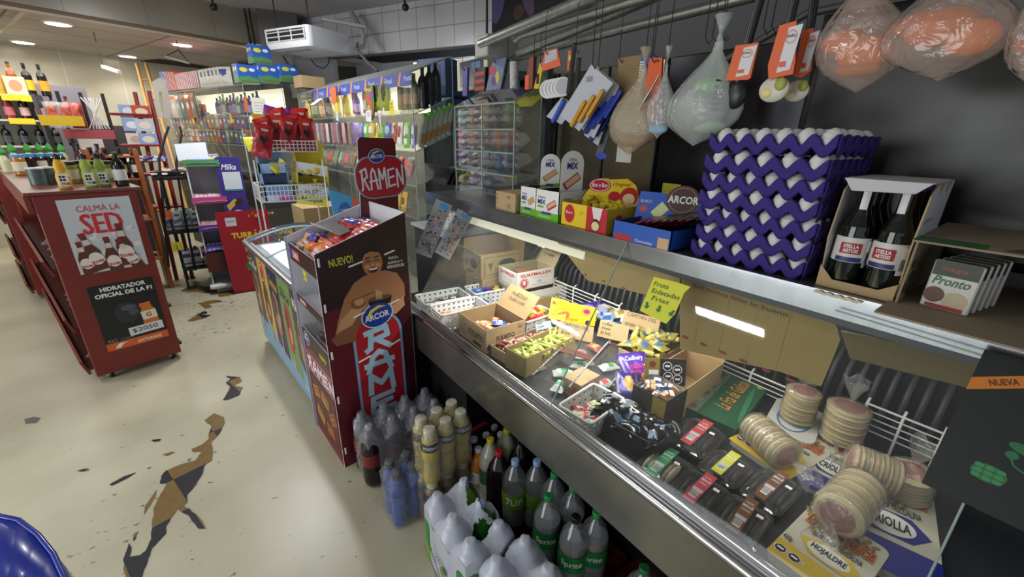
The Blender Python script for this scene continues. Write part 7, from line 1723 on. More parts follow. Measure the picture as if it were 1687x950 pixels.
# ---- hooks and hanging goods
def hook(x,y,z0,z1):
    m1 = MB(); m1.tube([(x,y,z1),(x,y+.004,z1-.01),(x,y+.002,z0+.02),(x,y-.012,z0+.002),(x,y-.018,z0+.012)],.0016,K('252527',.4,metal=.5),5)
    m1.tube([(x,y,z1),(x+.0,y-.015,z1+.022),(x,y-.03,z1+.004)],.0016,K('252527',.4,metal=.5),5)
    return solo(m1,'wire_hook','dark wire hook over a galvanized pipe, above %s' % hook.what,'hook','wire hooks on the pipes')
def hang_bag(name,label,x,pt,pb,wpx,contents,skin,seed,sq=.55,group=None):
    """plastic bag tied at pt (pixel) with its bottom at pb"""
    a = at(*pt,x=x); b = at(*pb,x=x); h = a.z-b.z; w_ = (at(pb[0]+wpx/2,pb[1]-40,x=x)-at(pb[0]-wpx/2,pb[1]-40,x=x)).length/2
    t = thing(name,label,'bag',a,0,group)
    def fn(u,v):
        th = 2*PI*u; prof = (.10,.14,.30,.52,.72,.88,.98,1.0,.96,.80,.45,.02); p = v*(len(prof)-1); i = min(int(p),len(prof)-2); r = (prof[i]+(prof[i+1]-prof[i])*(p-i))*w_
        r *= 1+.10*noise.noise(Vector((math.cos(th)*3,math.sin(th)*3,v*2.2+seed)))+.05*math.sin(th*9+seed)*(1-v)
        mid = Vector((0,(b.y-a.y)*v,-h*v)); return (mid.x+r*math.cos(th)*sq,mid.y+r*math.sin(th),mid.z+.0)
    m1 = MB(); m1.grid(fn,36,22,skin); m1.build('bag_film',t)
    for (dy,dz,rr_,c_,sq_) in contents:
        m1 = MB(); m1.ball((0,(b.y-a.y)*(dz)+dy*w_,-h*dz),(rr_*w_*sq*.8,rr_*w_,rr_*w_*sq_),K(c_,.45),18,12); m1.build('bag_contents',t)
    m1 = MB(); m1.lathe([(.10*w_,0,skin),(.05*w_,.02,skin),(.22*w_,.06,skin)],10); m1.build('bag_neck',t)
    hook.what = name.replace('_',' ')+' '+label.split()[0]; hook(x,a.y,a.z+.0,2.08)
    return t
BEIGE = film('beige_bag',(.93,.87,.76),.38,.5,.2,.5,(.72,.62,.47)); CLR = film('clear_bag',(.95,.95,.95),.22,.9,.15,.9,(.85,.85,.86),18)
GRY = film('frosted_bag',(.9,.93,.9),.38,.7,.2,.6,(.72,.77,.74),14); PEACH = film('peach_bag',(.97,.9,.86),.20,.8,.16,.9,(.88,.70,.62),14)
hang_bag('hanging_bag','beige crinkled bag of rusks hanging from the pipes',1.28,(1062,112),(1036,255),78,[(-.1,.83,.6,'a58a66',.3),(.3,.8,.45,'9c8260',.4)],BEIGE,1)
hang_bag('hanging_bag','clear bag with a pale blue roll, next to the orange board',1.24,(1098,112),(1082,228),44,[(0,.86,.7,'8fc0dc',.45)],CLR,2)
hang_bag('hanging_bag','large frosted bag holding a grey round lid and green packs',1.18,(1186,68),(1142,240),112,[(.05,.62,.72,'8d9294',.72),(-.1,.42,.5,'7fc47a',.5),(-.3,.8,.45,'a9c9a0',.4)],GRY,3)
hang_bag('hanging_bag','big bag of orange sweets nearest the egg stack',1.12,(1425,-45),(1410,152),150,[(-.12,.66,.62,'d9761c',.62),(.35,.55,.5,'cf701c',.6),(.0,.80,.5,'b96f2c',.4)],PEACH,4)
hang_bag('hanging_bag','widest bag of orange sweets, between two similar ones',1.08,(1580,-70),(1545,133),205,[(-.4,.66,.42,'d9760e',.8),(.1,.55,.6,'cf7024',.6),(.45,.5,.45,'b96c48',.6)],PEACH,5)
hang_bag('hanging_bag','peach coloured bag at the far end of the hanging sweets',1.06,(1720,-40),(1695,140),95,[(0,.6,.7,'b9604a',.7)],PEACH,6)
def hcard(name,label,x,pts,t_,ma,draw=None,ma2=None,cat='card',hk=True):
    P_ = [at(a,b,x=x) for a,b in pts]; O = Vector((x,max(p.y for p in P_),min(p.z for p in P_))); f2 = Fr(O,(0,-1,0),(0,0,1))
    uv = [((O.y-p.y),(p.z-O.z)) for p in P_]; m1 = MB(); area = sum(uv[i][0]*uv[(i+1) % len(uv)][1]-uv[(i+1) % len(uv)][0]*uv[i][1] for i in range(len(uv)))
    if area < 0: uv = uv[::-1]
    m1.slab(f2,uv,t_,ma,ma2)
    W_,H_ = max(u for u,v in uv),max(v for u,v in uv)
    if draw: draw(m1,f2,W_,H_)
    o = solo(m1,name,label,cat)
    if hk: ti = max(P_,key=lambda p: p.z); hook.what = 'the ' + ' '.join(label.split()[:6]); hook(x-.002,ti.y-.01,ti.z-.02,2.08)
    return o
hk_n = hcard
def ell_(c,*a): return lambda m,f,W_,H_: [m.ell(f,W_*u,H_*v,W_*ru,H_*rv,K(c2,.4),.001+.0004*i,16) for i,(u,v,ru,rv,c2) in enumerate(a)]
hcard('framed_screen','cream framed dark screen hanging beside the tiled wall',1.50,[(753,98),(803,94),(803,144),(754,150)],.03,k4('c9c4a8'),lambda m,f,W_,H_: (m.rect(f,W_*.10,H_*.12,W_*.88,H_*.88,K('232b38',.2),.002),m.rect(f,W_*.5,H_*.5,W_*.8,H_*.8,K('3a6a9c',.3),.003)),hk=False,cat='screen')
hcard('hanging_pack','black pack with red lettering blocks hanging by the cream screen',1.44,[(782,112),(800,110),(798,150),(781,150)],.02,k4('1c1a1c'),lambda m,f,W_,H_: [m.rect(f,W_*.1,H_*v,W_*.9,H_*(v+.14),k4('b92430'),.001) for v in (.06,.36,.66)],cat='pack')
hcard('hanging_pack','slim violet pack at the edge of the cream screen',1.44,[(762,112),(770,111),(769,158),(762,158)],.015,k4('4a4a8c'),None,cat='pack')
hcard('toy_card','grey blue toy card with red and yellow pieces',1.40,[(812,98),(834,94),(824,146),(800,150)],.004,k4('6a7898'),ell_('',(.35,.65,.16,.16,'b9304a'),(.6,.4,.1,.2,'c9b04a'),(.4,.3,.1,.15,'5a3a7a')),cat='card')
hcard('toy_card','dark grey card behind the toy card',1.42,[(836,98),(846,96),(838,146),(826,147)],.004,k5('4a4a4c'),cat='card')
m1 = MB(); p_ = at(847,146,x=1.40); q_ = at(847,102,x=1.40); m1.cyl(p_,q_,.022,mat('zebra','b9b9b9',.4,noise_=.9,nscale=90),14); solo(m1,'patterned_roll','black and white patterned roll hanging over the small glass case','roll')
hcard('comb_pack','orange handled tools on a brown card over the small glass case',1.38,[(872,95),(879,92),(877,146),(864,148)],.02,k5('7a3a26'),lambda m,f,W_,H_: m.rect(f,W_*.05,0,W_*.55,H_*.45,k4('e05a26'),.001),cat='tool pack')
hcard('yellow_pack','narrow yellow pack with black print behind the white lids',1.37,[(889,104),(895,103),(888,146),(879,146)],.01,k4('c9b92c'),lambda m,f,W_,H_: m.rect(f,W_*.3,H_*.2,W_*.6,H_*.6,INK,.001),cat='pack')
TAGO = k5('e0602a')
hcard('tag_card','orange bordered grey tag over the round white lids',1.30,[(897,84),(918,80),(924,108),(892,118)],.004,TAGO,lambda m,f,W_,H_: (m.poly(f,[(W_*.15,H_*.35),(W_*.8,H_*.5),(W_*.75,H_*.97),(W_*.2,H_*.9)],k4('b9bcc6'),.001),m.ring(f,W_*.48,H_*.66,W_*.2,H_*.16,.003,k4('d99a80'),.0016)),cat='tag')
for i in range(5):
    p_ = at(903+6*i,147-1*i,x=1.31); m1 = MB(); m1.lathe([(.036,-.002,WHITE),(.038,.002,WHITE),(.030,.004,k4('c6c6cc')),(.03,.003,WHITE)],22,(0,0,0),axis=(-1,-.7,.1)); solo(m1,'round_lid','round white plastic lid in the hanging row, %s from the aisle' % ORD[i],'lid','round white lids',loc=p_)
hcard('knife_tag','small orange and white knife tag beside the black knives',1.29,[(936,84),(947,81),(944,114),(934,117)],.006,TAGO,lambda m,f,W_,H_: m.rect(f,W_*.2,H_*.5,W_*.8,H_*.75,k4('d9dc4a'),.001),cat='tag')
for i,(a,b,c_,d_) in enumerate(((947,70,936,156),(954,95,948,162))):
    p_,q_ = at(a,b,x=1.28),at(c_,d_,x=1.28); m1 = MB(); m1.bbox((-.006,-.012,-(p_-q_).length),(.006,.012,0),K('17171a',.3),.005); solo(m1,'kitchen_knife','black sheathed kitchen knife hanging on the hook pipes, %s of two' % ORD[i],'knife','black knives',mw=MT(p_) @ MR(math.atan2(q_.y-p_.y,-(q_.z-p_.z))*1,4,'X'))
    m1 = MB()
CW = K('b9bcc6',.45)
def dr_tool(cols_,k=3):
    def d_(m,f,W_,H_):
        for i in range(k):
            c2 = f.at(W_*(.30+.16*i),H_*(.08+.07*i),.004,-.65); m.add([c2.p(u,v,n_) for n_ in (0,.012) for u,v in ((-.008,0),(.008,0),(.008,.11),(-.008,.11))],[(4,5,6,7),(0,1,5,4),(1,2,6,5),(2,3,7,6),(3,0,4,7)],K(cols_,.35))
        m.rect(f,W_*.5,H_*.75,W_*.62,H_*.83,k5('8a8c94'),.001)
    return d_
hcard('tool_card','tilted white card with three yellow squeegee tools',1.27,[(974,106),(1010,137),(954,216),(923,190)],.003,CW,dr_tool('c9932a'),cat='tool card')
hcard('tool_card','tilted white card with blue squeegee tools behind the yellow ones',1.31,[(984,108),(1020,142),(978,228),(950,205)],.003,CW,dr_tool('223a9c',4),cat='tool card')
hcard('tool_card','rear tilted white card with long dark blue tools',1.34,[(1000,122),(1018,150),(985,240),(962,222)],.003,CW,dr_tool('1c2f86',3),cat='tool card',hk=False)
hcard('tool_card','small white card with a blue pen behind the black knives',1.35,[(925,160),(950,172),(925,205),(900,192)],.003,CW,dr_tool('2a52c0',1),cat='tool card',hk=False)
hcard('dark_strip','dark perforated strip ending in blue below the tool cards',1.36,[(1000,205),(1006,215),(990,262),(980,255)],.004,k4('55585e'),ell_('',(.5,.1,.4,.1,'2a4ac0')),cat='strip',hk=False)
hcard('wooden_board','worn brown kraft card behind the beige bag',1.36,[(1018,96),(1058,90),(1060,160),(1019,175)],.006,mat('old_card','8f7550',.7,noise_=.15),cat='card')
hcard('scrub_brush','blue brush with white bristles hanging behind the orange board',1.30,[(1056,92),(1074,88),(1082,96),(1064,132),(1058,120)],.012,k4('2255b0'),lambda m,f,W_,H_: [m.rect(f,0,H_*.1*k,W_*.35,H_*(.1*k+.05),WHITE,.001) for k in range(8)],cat='brush')
hcard('orange_board','flat bright orange cutting board hanging by a hook',1.27,[(1070,95),(1091,95),(1088,150),(1074,192),(1066,197),(1060,188),(1060,165)],.008,k4('d8561c'),lambda m,f,W_,H_: m.ell(f,W_*.62,H_*.93,.004,.004,BLACK,.001),cat='cutting board')
m1 = MB(); a,b = at(1087,122,x=1.25),at(1054,180,x=1.25); m1.tube([a,(a+b)/2,b],[.003,.004,.009],K('8a8f90',.25,metal=.7),8); solo(m1,'steel_tongs','thin steel utensil hanging across the orange board','utensil')
def maket(label,pts,hp_,x=1.15):
    return hcard('utensil_tag',label,x,pts,.006,TAGO,lambda m,f,W_,H_: (m.poly(f,[(W_*.38,H_*.10),(W_*.86,H_*.14),(W_*.98,H_*.93),(W_*.5,H_*.9)],k4('d6d6da'),.001),m.text('make',f,W_*.50,H_*.72,W_*.3,H_*.07,INK,.002),m.ring(f,W_*.66,H_*.73,W_*.2,H_*.12,.002,k4('d9805a'),.0018),m.rect(f,W_*.42,H_*.20,W_*.66,H_*.30,k4('d9562a'),.002)),cat='utensil tag',hk=False)
maket('orange and white tag on the black pasta server',[(1212,75),(1250,70),(1236,128),(1232,131),(1195,133)],0)
maket('orange and white tag on the first steel serving spoon',[(1284,42),(1312,34),(1310,100),(1306,122),(1266,130),(1265,108)],0,1.14)
maket('orange and white tag on the spoon behind',[(1322,50),(1340,46),(1336,116),(1320,128),(1308,126)],0,1.20)
def utensil(label,x,pts,r,head,hr,hc,kind):
    P_ = [at(a,b,x=x) for a,b in pts]; t = thing(kind,label,'utensil',P_[0]); m1 = MB(); m1.tube([p-P_[0] for p in P_],r,K('161618',.3),10); m1.build('handle',t)
    h_ = at(*head,x=x)-P_[0]; m1 = MB()
    if kind == 'pasta_server':
        m1.ball(h_,(.015,.030,.036),K('17171a',.35),14,10)
        for k in range(6): m1.tube([h_+Vector((0,.02,.03-.013*k)),h_+Vector((-.012,.052,.034-.014*k))],.0045,K('17171a',.35),6)
    else:
        m1.ball(h_,(.008,hr,hr*.85),K('c9c5b4',.3),18,10); m1.ball(h_+Vector((-.006,.012,-.008)),(.004,hr*.4,hr*.3),k4('e6d28a'),12,8); m1.ball(h_+Vector((-.006,-.014,.01)),(.004,hr*.4,hr*.45),k4('9aa03a'),12,8)
    m1.build('head',t); return t
utensil('black pasta server hanging behind an orange tag',1.16,[(1258,-20),(1235,60),(1215,140)],.010,(1212,155),.03,0,'pasta_server')
utensil('black handled spoon with a printed egg and greens card, in front',1.155,[(1315,-20),(1300,40),(1286,128)],.009,(1275,147),.034,0,'serving_spoon')
utensil('black handled spoon with a printed card, behind another',1.21,[(1345,-20),(1334,50),(1318,125)],.009,(1312,150),.028,0,'serving_spoon')
for i,px in enumerate((1168,1180,1196,1262,1275)):
    a = at(px,30,x=1.25); hook.what = 'the frosted bag and utensils, %s of five' % ORD[i]; hook(1.25,a.y,1.86,2.08)
m1 = MB(); a,b = at(1150,10,x=1.3),at(1280,-12,x=1.3)
m1.tube([at(1196,98,x=1.36),at(1330,22,x=1.36),at(1400,8,x=1.36)],.010,K('4c4c4a',.5,metal=.4),8); solo(m1,'steel_rod','thin twisted steel rod behind the utensils','rod')
# ================================================================== goods on the refrigerated deck
DZ = .661
def dk(px,py,z=DZ): return at(px,py,z=z)
def dbox(name,label,c,w_,d,h,z,rz,side,inner,draw=None,flaps=(),cat='box',group=None):
    m1 = MB(); hollow_box(m1,w_,d,h,side,inner,.003,flaps)
    if draw: draw(m1,face(w_,d,'-x'),face(w_,d,'-y'),w_,d,h)
    return solo(m1,name,label,cat,group,loc=(c[0],c[1],z),rz=rz)
def scatter(mesh_fn,n,nm,label,cat,grp,c,w_,d,z,rz,seed,tilt=.5,zs=.02,scale=1.0):
    """n sweets inside a box footprint; every one its own object"""
    r = random.Random(seed); protos = []
    for f in (mesh_fn if isinstance(mesh_fn,list) else [mesh_fn]):
        m1 = MB(); f(m1); o = m1.build(nm,None); tag(o,'x',cat,grp); protos.append(Proto(o))
    k = max(1,int(math.sqrt(n*w_/d))); rows = math.ceil(n/k); cs,sn = math.cos(rz),math.sin(rz)
    for i in range(n):
        x = ((i % k)+.5)/k*w_-w_/2; y = ((i//k)+.5)/rows*d-d/2; x += r.uniform(-.006,.006); y += r.uniform(-.006,.006)
        protos[i % len(protos)].put(label % ORD[i % 24],mw=MT((c[0]+x*cs-y*sn,c[1]+x*sn+y*cs,z+r.uniform(0,zs))) @ MR(r.uniform(0,PI),4,'Z') @ MR(r.uniform(-tilt,tilt),4,'X') @ MR(r.uniform(-tilt,tilt),4,'Y') @ Matrix.Scale(scale,4))
def pkf(L,W,T,c1,c2,seed,c3='d9d4cc'):
    return lambda m: packet(m,L,W,T,patchy(K(c1,.3),(.45,.5,.2,.4,K(c2,.35)),(.75,.5,.09,.3,K(c3,.4))),seed,.003,.008,10,8)
make_basket('white perforated basket at the noodle display end of the deck',.265,.165,.10,(1.005,1.95,DZ),-.10)
scatter([pkf(.09,.045,.02,'3a3660','9a6a4a',1),pkf(.09,.045,.02,'2c2f6a','b9a08a',2),pkf(.09,.045,.02,'4a3a30','d9d9dc',3)],12,'chocolate_bar','small blue and brown bar in the outermost white basket, %s of the heap','chocolate bar','bars in the outermost basket',(1.005,1.95),.21,.11,.70,-.1,1,.3,.015)
make_basket('white perforated basket of orange bars beside the first basket',.275,.150,.10,(1.01,1.775,DZ),-.08)
scatter([pkf(.09,.04,.02,'c4772a','d9cdbf',4),pkf(.09,.04,.02,'b9602a','5a3a6a',5)],9,'wafer_bar','orange and white bar in the second white basket, %s of the heap','wafer bar','bars in the second basket',(1.02,1.78),.22,.09,.69,-.08,2,.3,.015)
make_basket('white basket with a blue and a yellow pack, behind the first basket',.23,.15,.10,(1.29,1.93,DZ),-.1)
scatter([pkf(.11,.06,.03,'3a5ab8','3a9ac0',6),pkf(.10,.06,.03,'5a3aa0','a090d0',7),pkf(.09,.06,.03,'d9c92a','9a2a2a',8)],6,'snack_pack','bright small pack in the rear white basket, %s of the heap','snack pack','packs in the rear basket',(1.29,1.93),.17,.08,.71,-.1,3,.5,.02)
GI = K('3a342c',.6)
def d_ful(m,fx,fy,w_,d,h):
    m.text('FULBITO',fx,d*.40,h*.40,d*.52,h*.24,GI,.001,.02); m.rect(fx,d*.55,h*.10,d*.85,h*.25,GI); m.ring(fx,d*.22,h*.75,.016,.016,.003,GI); m.text('Fulbitos',fx,d*.05,h*.2,d*.28,h*.28,K('8a7a62',.6),.001,0,.3)
    m.text('FULBITO',fy,w_*.26,h*.42,w_*.46,h*.2,GI,.001,.02); m.text('561',fy,w_*.80,h*.72,w_*.14,h*.16,GI); m.rect(fy,w_*.45,h*.14,w_*.75,h*.28,GI); m.poly(fy,[(w_*.03,h*.1),(w_*.03,h*.25),(w_*.08,h*.4),(w_*.13,h*.25),(w_*.18,h*.3),(w_*.18,h*.1)],GI)
b = dbox('cardboard_box','open kraft box printed FULBITO with a tall back flap',(1.05,1.535),.225,.255,.12,DZ,-.03,KRAFT,KRAFT_IN,d_ful,(('+x',.13,.75),))
m1 = MB(); fF = Fr((.115,.125,.124),(0,-1,0),(.66,0,.72)); m1.text('1x$250',fF,.06,.075,.12,.022,GI,.003,0,.2); m1.text('5x$1100',fF,.06,.045,.13,.02,GI,.003,0,.2); m1.build('handwriting',b)
scatter([pkf(.10,.04,.02,'b98050','d9b48a',9),pkf(.10,.04,.02,'a9683a','e0c9a0',10),pkf(.07,.05,.02,'3a5ac0','a9b9e6',11)],8,'cookie_pack','copper coloured biscuit pack in the FULBITO box, %s of the heap','biscuit pack','packs in the FULBITO box',(1.06,1.52),.15,.16,.70,0,4,.3,.02)
dbox('cardboard_box','low kraft tray of dark red sweets behind the green sweet box',(1.13,1.345),.36,.105,.055,DZ,.07,KRAFT,KRAFT_IN,lambda m,fx,fy,w_,d,h: m.text('Nº',fx,d*.3,h*.3,.02,.014,k5('7a3028')))
scatter([pkf(.075,.028,.018,'6a2420','b98a7a',12),pkf(.075,.028,.018,'7a3a2c','cfa090',13)],24,'toffee','dark red wrapped toffee in the low kraft tray, %s of the heap','toffee','toffees in the low kraft tray',(1.13,1.345),.32,.075,.70,.07,5,.5,.015)
dbox('cardboard_box','open kraft box full of lime green wrapped sweets',(1.12,1.225),.345,.125,.095,DZ,.10,mat('kraft_olive','a3905f',.85,noise_=.08),K('9c8a58',.9),lambda m,fx,fy,w_,d,h: ([m.text(s_,fx,d*.3,h*(.72-.2*i),.04,.012,K('8a7a52',.6)) for i,s_ in enumerate(('NAT','400','100'))],[m.rect(fy,w_*a,h*.2,w_*a+.002,h*.75,K('6a5a3a',.6)) for a in (.3,.85)]))
def gcan(m): candy(m,(0,0,.01),.085,.0095,K('a9b050',.3),ma2=K('c0c46a',.3))
def gcan2(m): candy(m,(0,0,.01),.08,.009,K('c9cf86',.3),ma2=K('9aa03c',.3))
scatter([gcan,gcan2],48,'green_sweet','lime green stick sweet in the kraft box, %s of its row','sweet','lime green sweets',(1.12,1.225),.28,.085,.715,.1,6,.4,.02)
def d_brown(m,fx,fy,w_,d,h):
    for f2,ww in ((fx,d),(fy,w_)):
        for a,b_,c,e in ((.08,.1,.92,.115),(.08,.84,.92,.855),(.08,.1,.09,.85),(.91,.1,.92,.85)): m.rect(f2,ww*a,h*b_,ww*c,h*e,GI)
        m.poly(f2,[(ww*.16,h*.62),(ww*.28,h*.62),(ww*.22,h*.25)],K('3f5a3a',.6)); m.ell(f2,ww*.60,h*.52,ww*.2,h*.2,K('2f4030',.6)); m.text('HELADERIA',f2,ww*.2,h*.12,ww*.4,h*.07,GI)
dbox('cardboard_box','tall open brown carton with green printed cones, at the back corner of the deck',(1.43,2.07),.31,.215,.15,.801,-.05,mat('kraft_dark','a88a5c',.85,noise_=.1),KRAFT_IN,d_brown,(('+x',.05,.2),('+y',.06,-.1),('-x',.045,1.0)))
m1 = MB(); carton(m1,.30,.20,.139,mat('kraft_dark')); d_brown(m1,face(.3,.2,'-x'),face(.3,.2,'-y'),.3,.2,.139); solo(m1,'cardboard_box','closed brown carton under the tall open one','box',loc=(1.43,2.06,DZ),rz=-.03)
GR = k5('b0303c')
def d_guay(m,fx,fy,w_,d,h):
    for f2,ww in ((fx,d),(fy,w_)): m.text('GUAYMALLEN',f2,ww*.1,h*.70,ww*.8,h*.19,GR,.001,.03)
    for i in range(3): m.text('40 alfajores 38 gr',fx,d*.2,h*(.55-.1*i),d*.6,h*.05,k5('8a5a5a'))
    m.rect(fx,d*.25,h*.08,d*.75,h*.22,INK); m.rect(fx,d*.28,h*.11,d*.72,h*.19,WHITE,.001)
    m.ell(fy,w_*.20,h*.35,.030,.032,GR); m.ring(fy,w_*.20,h*.35,.026,.028,.003,WHITE,.001); m.ell(fy,w_*.2,h*.38,.012,.015,k5('e6c9c4'),.0012); m.ell(fy,w_*.6,h*.36,.018,.008,k5('8fb9dc')); m.text('Dulce Argentino',fy,w_*.42,h*.52,w_*.4,h*.08,GR); m.text('Industria Argentina',fy,w_*.42,h*.16,w_*.4,h*.07,k5('9a6a6a'))
WB = K('dcd7cf',.6)
b = dbox('cardboard_box','white open box with red GUAYMALLEN lettering on top of a green lettered one',(1.48,1.80),.27,.185,.105,.791,-.06,WB,K('a89878',.8),d_guay,(('+x',.13,.55),))
m1 = MB(); fF = Fr((.136,.09,.11),(0,-1,0),(.5,0,.84)); m1.text('Alfajores $150',fF,.03,.07,.12,.02,GI,.003,0,.2); m1.text('2 x $400',fF,.05,.04,.09,.018,GI,.003,0,.2); m1.build('handwriting',b)
m1 = MB(); m1.lathe([(.055,0,k5('8a6a5a')),(.055,.012,k5('8a6a5a'))],20); solo(m1,'alfajor_disc','round brown wrapped biscuit inside the white lettered box','biscuit',loc=(1.47,1.82,.86))
def d_guay2(m,fx,fy,w_,d,h):
    for f2,ww in ((fx,d),(fy,w_)): m.text('GUAYMALLEN',f2,ww*.15,h*.45,ww*.7,h*.22,k5('7a9a4a'),.001,.03); m.text('Fruta',f2,ww*.3,h*.14,ww*.3,h*.2,k5('7a9a4a'))
m1 = MB(); hollow_box(m1,.32,.22,.128,WB,K('9a8a6c',.8),.003); d_guay2(m1,face(.32,.22,'-x'),face(.32,.22,'-y'),.32,.22,.128); solo(m1,'cardboard_box','white box with green lettering carrying the red lettered box','box',loc=(1.52,1.77,DZ),rz=-.06)
dbox('cardboard_box','plain kraft box low between the green lettered box and the yellow pack',(1.44,1.56),.22,.14,.09,DZ,-.05,KRAFT,KRAFT_IN)
make_basket('small white basket with a red and yellow pack beside the FULBITO flap',.2,.13,.085,(1.29,1.50,DZ),0)
scatter([pkf(.09,.06,.03,'b9303a','e0c43a',14),pkf(.09,.06,.03,'d9b42a','b9303a',15)],4,'snack_pack','red and yellow pack in the small basket by the flap, %s of four','snack pack','red and yellow packs in the small basket',(1.29,1.5),.13,.07,.715,0,7,.4,.02)
# wire divider racks
def wrack(label,pa,pb,x,h,n,nv):
    a = at(*pa,x=x); b = at(*pb,x=x); t = thing('wire_rack',label,'rack',(x,a.y,DZ)); L = a.y-b.y; zt_ = a.z-DZ
    for k in range(n):
        m1 = MB(); z = zt_-h*k/(n-1); m1.tube([(0,0,z),(0,-L,z)],.004 if k == 0 else .0025,WW,6); m1.build('rail',t)
    for k in range(nv):
        m1 = MB(); y = -L*k/(nv-1); m1.tube([(0,y,0),(0,y,zt_+.002),(.02,y,zt_+.012)],.004,WW,6); m1.build('upright',t)
wrack('white wire rack behind the yellow pack in the deck',(913,461),(1021,499),1.62,.085,5,4)
wrack('white wire rack at the bare end of the deck by the round breads',(1429,664),(1560,706),1.62,.09,5,3)
wrack('white wire rack behind the green pastry pack',(1170,585),(1320,640),1.64,.06,4,3)
# cards, flat packs
def frpx(o,u,w_,z,n=0.0):
    O = dk(*o,z=z); U = dk(*u,z=z)-O; W_ = dk(*w_,z=z)-O; f2 = Fr(O,U,W_); return f2,U.length,abs(W_.dot(f2.W))
def upright(px0,px1,pz,zb_,h,lean=.25):
    a = dk(*px0,z=zb_); b = dk(*px1,z=zb_); U = (b-a); f2 = Fr(a,U,Vector((U.y,-U.x,0)).normalized()*-lean*-1+Vector((0,0,1))); return f2,U.length
def card(label,o,u,z,h,ma,lines,lean=-.35,ink=GI,cat='price card',nm='price_card',shear=.1,th=.24):
    a = dk(*o,z=z); b = dk(*u,z=z); U = b-a; Np = Vector((U.y,-U.x,0)).normalized()
    if Np.dot(EYE-a) < 0: Np = -Np
    f2 = Fr(a,U,Vector((0,0,1))+Np*lean); L = U.length; m1 = MB(); m1.slab(f2,[(0,0),(L,.004),(L*.98,h),(L*.02,h*.96)],.0012,ma)
    for i,s_ in enumerate(lines): m1.text(s_,f2,L*.10,h*(.72-th*i*1.15),min(L*.8,text_mesh(s_)[2]*h*th*.8),h*th*.8,ink,.001,0.004,shear)
    return solo(m1,nm,label,cat)
card('kraft card handwritten CAPITAN DEL ESPACIO 1500',(918,552),(975,566),.74,.075,KRAFT,['CAPITAN DEL','ESPACIO','   $1500'])
card('kraft card handwritten cofler simple 1500',(983,553),(1032,566),.75,.08,KRAFT,['cofler','Simple','   $1500'])
card('kraft card handwritten CAPITAN 2200',(1022,538),(1082,556),.77,.085,KRAFT,['CAPITAN DEL','','      $2200'])
card('small pale blue tag handwritten alfajor 1500',(884,545),(909,539),.74,.035,K('b9d0da',.6),['alfajor','$1500'],th=.4)
# yellow bonbon pack, chocolate card
p_ = dk(912,532,z=.74); m1 = MB(); f2 = Fr(p_,(.62,-.78,0),(.35,.15,.9)); m1.slab(f2,[(0,.0),(.20,0.01),(.205,.10),(.01,.115)],.008,K('e6b81f',.35)); m1.ell(f2,.155,.075,.022,.018,RB_,.001); m1.ring(f2,.155,.075,.019,.015,.002,WHITE,.0014); m1.ell(f2,.03,.03,.02,.02,k4('b9402a'),.001); m1.ell(f2,.055,.05,.02,.016,k4('c9602a'),.0014); m1.ell(f2,.165,.022,.012,.012,INK,.001); m1.text('Original',f2,.06,.02,.06,.018,k4('8a3a1a'),.001,0,.4)
solo(m1,'sweets_pack','bright yellow bonbon pack leaning in front of the wire rack','sweets pack')
p_ = dk(903,524,z=.76); m1 = MB(); f2 = Fr(p_,(.55,-.8,0),(.5,.4,1.0)); m1.slab(f2,[(0,0),(.085,0),(.09,.10),(.0,.11)],.002,k5('d9b52a')); m1.text('BLOCK',f2,.01,.075,.07,.016,INK,.001,.02); m1.text('2 x',f2,.01,.02,.025,.012,GI); m1.ell(f2,.05,.045,.022,.016,k5('b9683a'),.001); solo(m1,'price_card','mustard yellow card handwritten BLOCK behind the bonbon pack','price card')
def flatpack(label,o,u,w_,z,T,c1,draw,nm='snack_pack',cat='snack pack',seed=0,tilt=0):
    f2,L,W_ = frpx(o,u,w_,z); m1 = MB(); packet(m1,L,W_,T,c1 if callable(c1) else patchy(K(c1,.3)),seed,.004)
    X_ = f2.U; Y_ = f2.W; Z_ = f2.N
    if Z_.z < 0: Y_ = -Y_; Z_ = -Z_
    fq = Fr((-L/2,-W_/2,T+.0005),(1,0,0),(0,1,0))
    if draw: draw(m1,fq,L,W_)
    c = (dk(*u,z=z)+dk(*w_,z=z))/2
    mw = MT(c) @ Matrix((X_,Y_,Z_)).transposed().to_4x4() @ MR(tilt,4,'X')
    return solo(m1,nm,label,cat,mw=mw)
flatpack('purple chocolate pack behind the handwritten kraft cards',(945,528),(1000,520),(955,508),.76,.03,patchy(K('33288c',.3),(.3,.5,.2,.3,K('8a7ab9',.3)),(.7,.4,.15,.3,K('a9a0d0',.3))),None,seed=201,tilt=.3)
flatpack('dark purple chocolate pack with white oval script on a purple oval',(1018,618),(1068,612),(1022,592),.75,.02,patchy(K('472a8c',.3),(.5,.55,.4,.4,K('5a3aa0',.3))),lambda m,f,L,W_: (m.text('Cadbury',f,L*.2,W_*.55,L*.6,W_*.25,WHITE,.003,.01,.2),m.text('YOGURT',f,L*.2,W_*.25,L*.5,W_*.18,k4('d9408c'),.003,.02),m.text('FRUTILLA',f,L*.2,W_*.05,L*.5,W_*.15,k4('d9408c'),.003,.02),m.rect(f,L*.72,W_*.25,L*.9,W_*.4,WHITE,.003)),seed=202,tilt=.5)
flatpack('purple biscuit pack with pale slices below the oval one',(1010,652),(1048,655),(1018,622),.74,.025,patchy(K('2c2468',.3),(.6,.5,.25,.3,k4('b9904a')),(.3,.4,.15,.2,k4('7a6ab0'))),None,seed=203,tilt=.3)
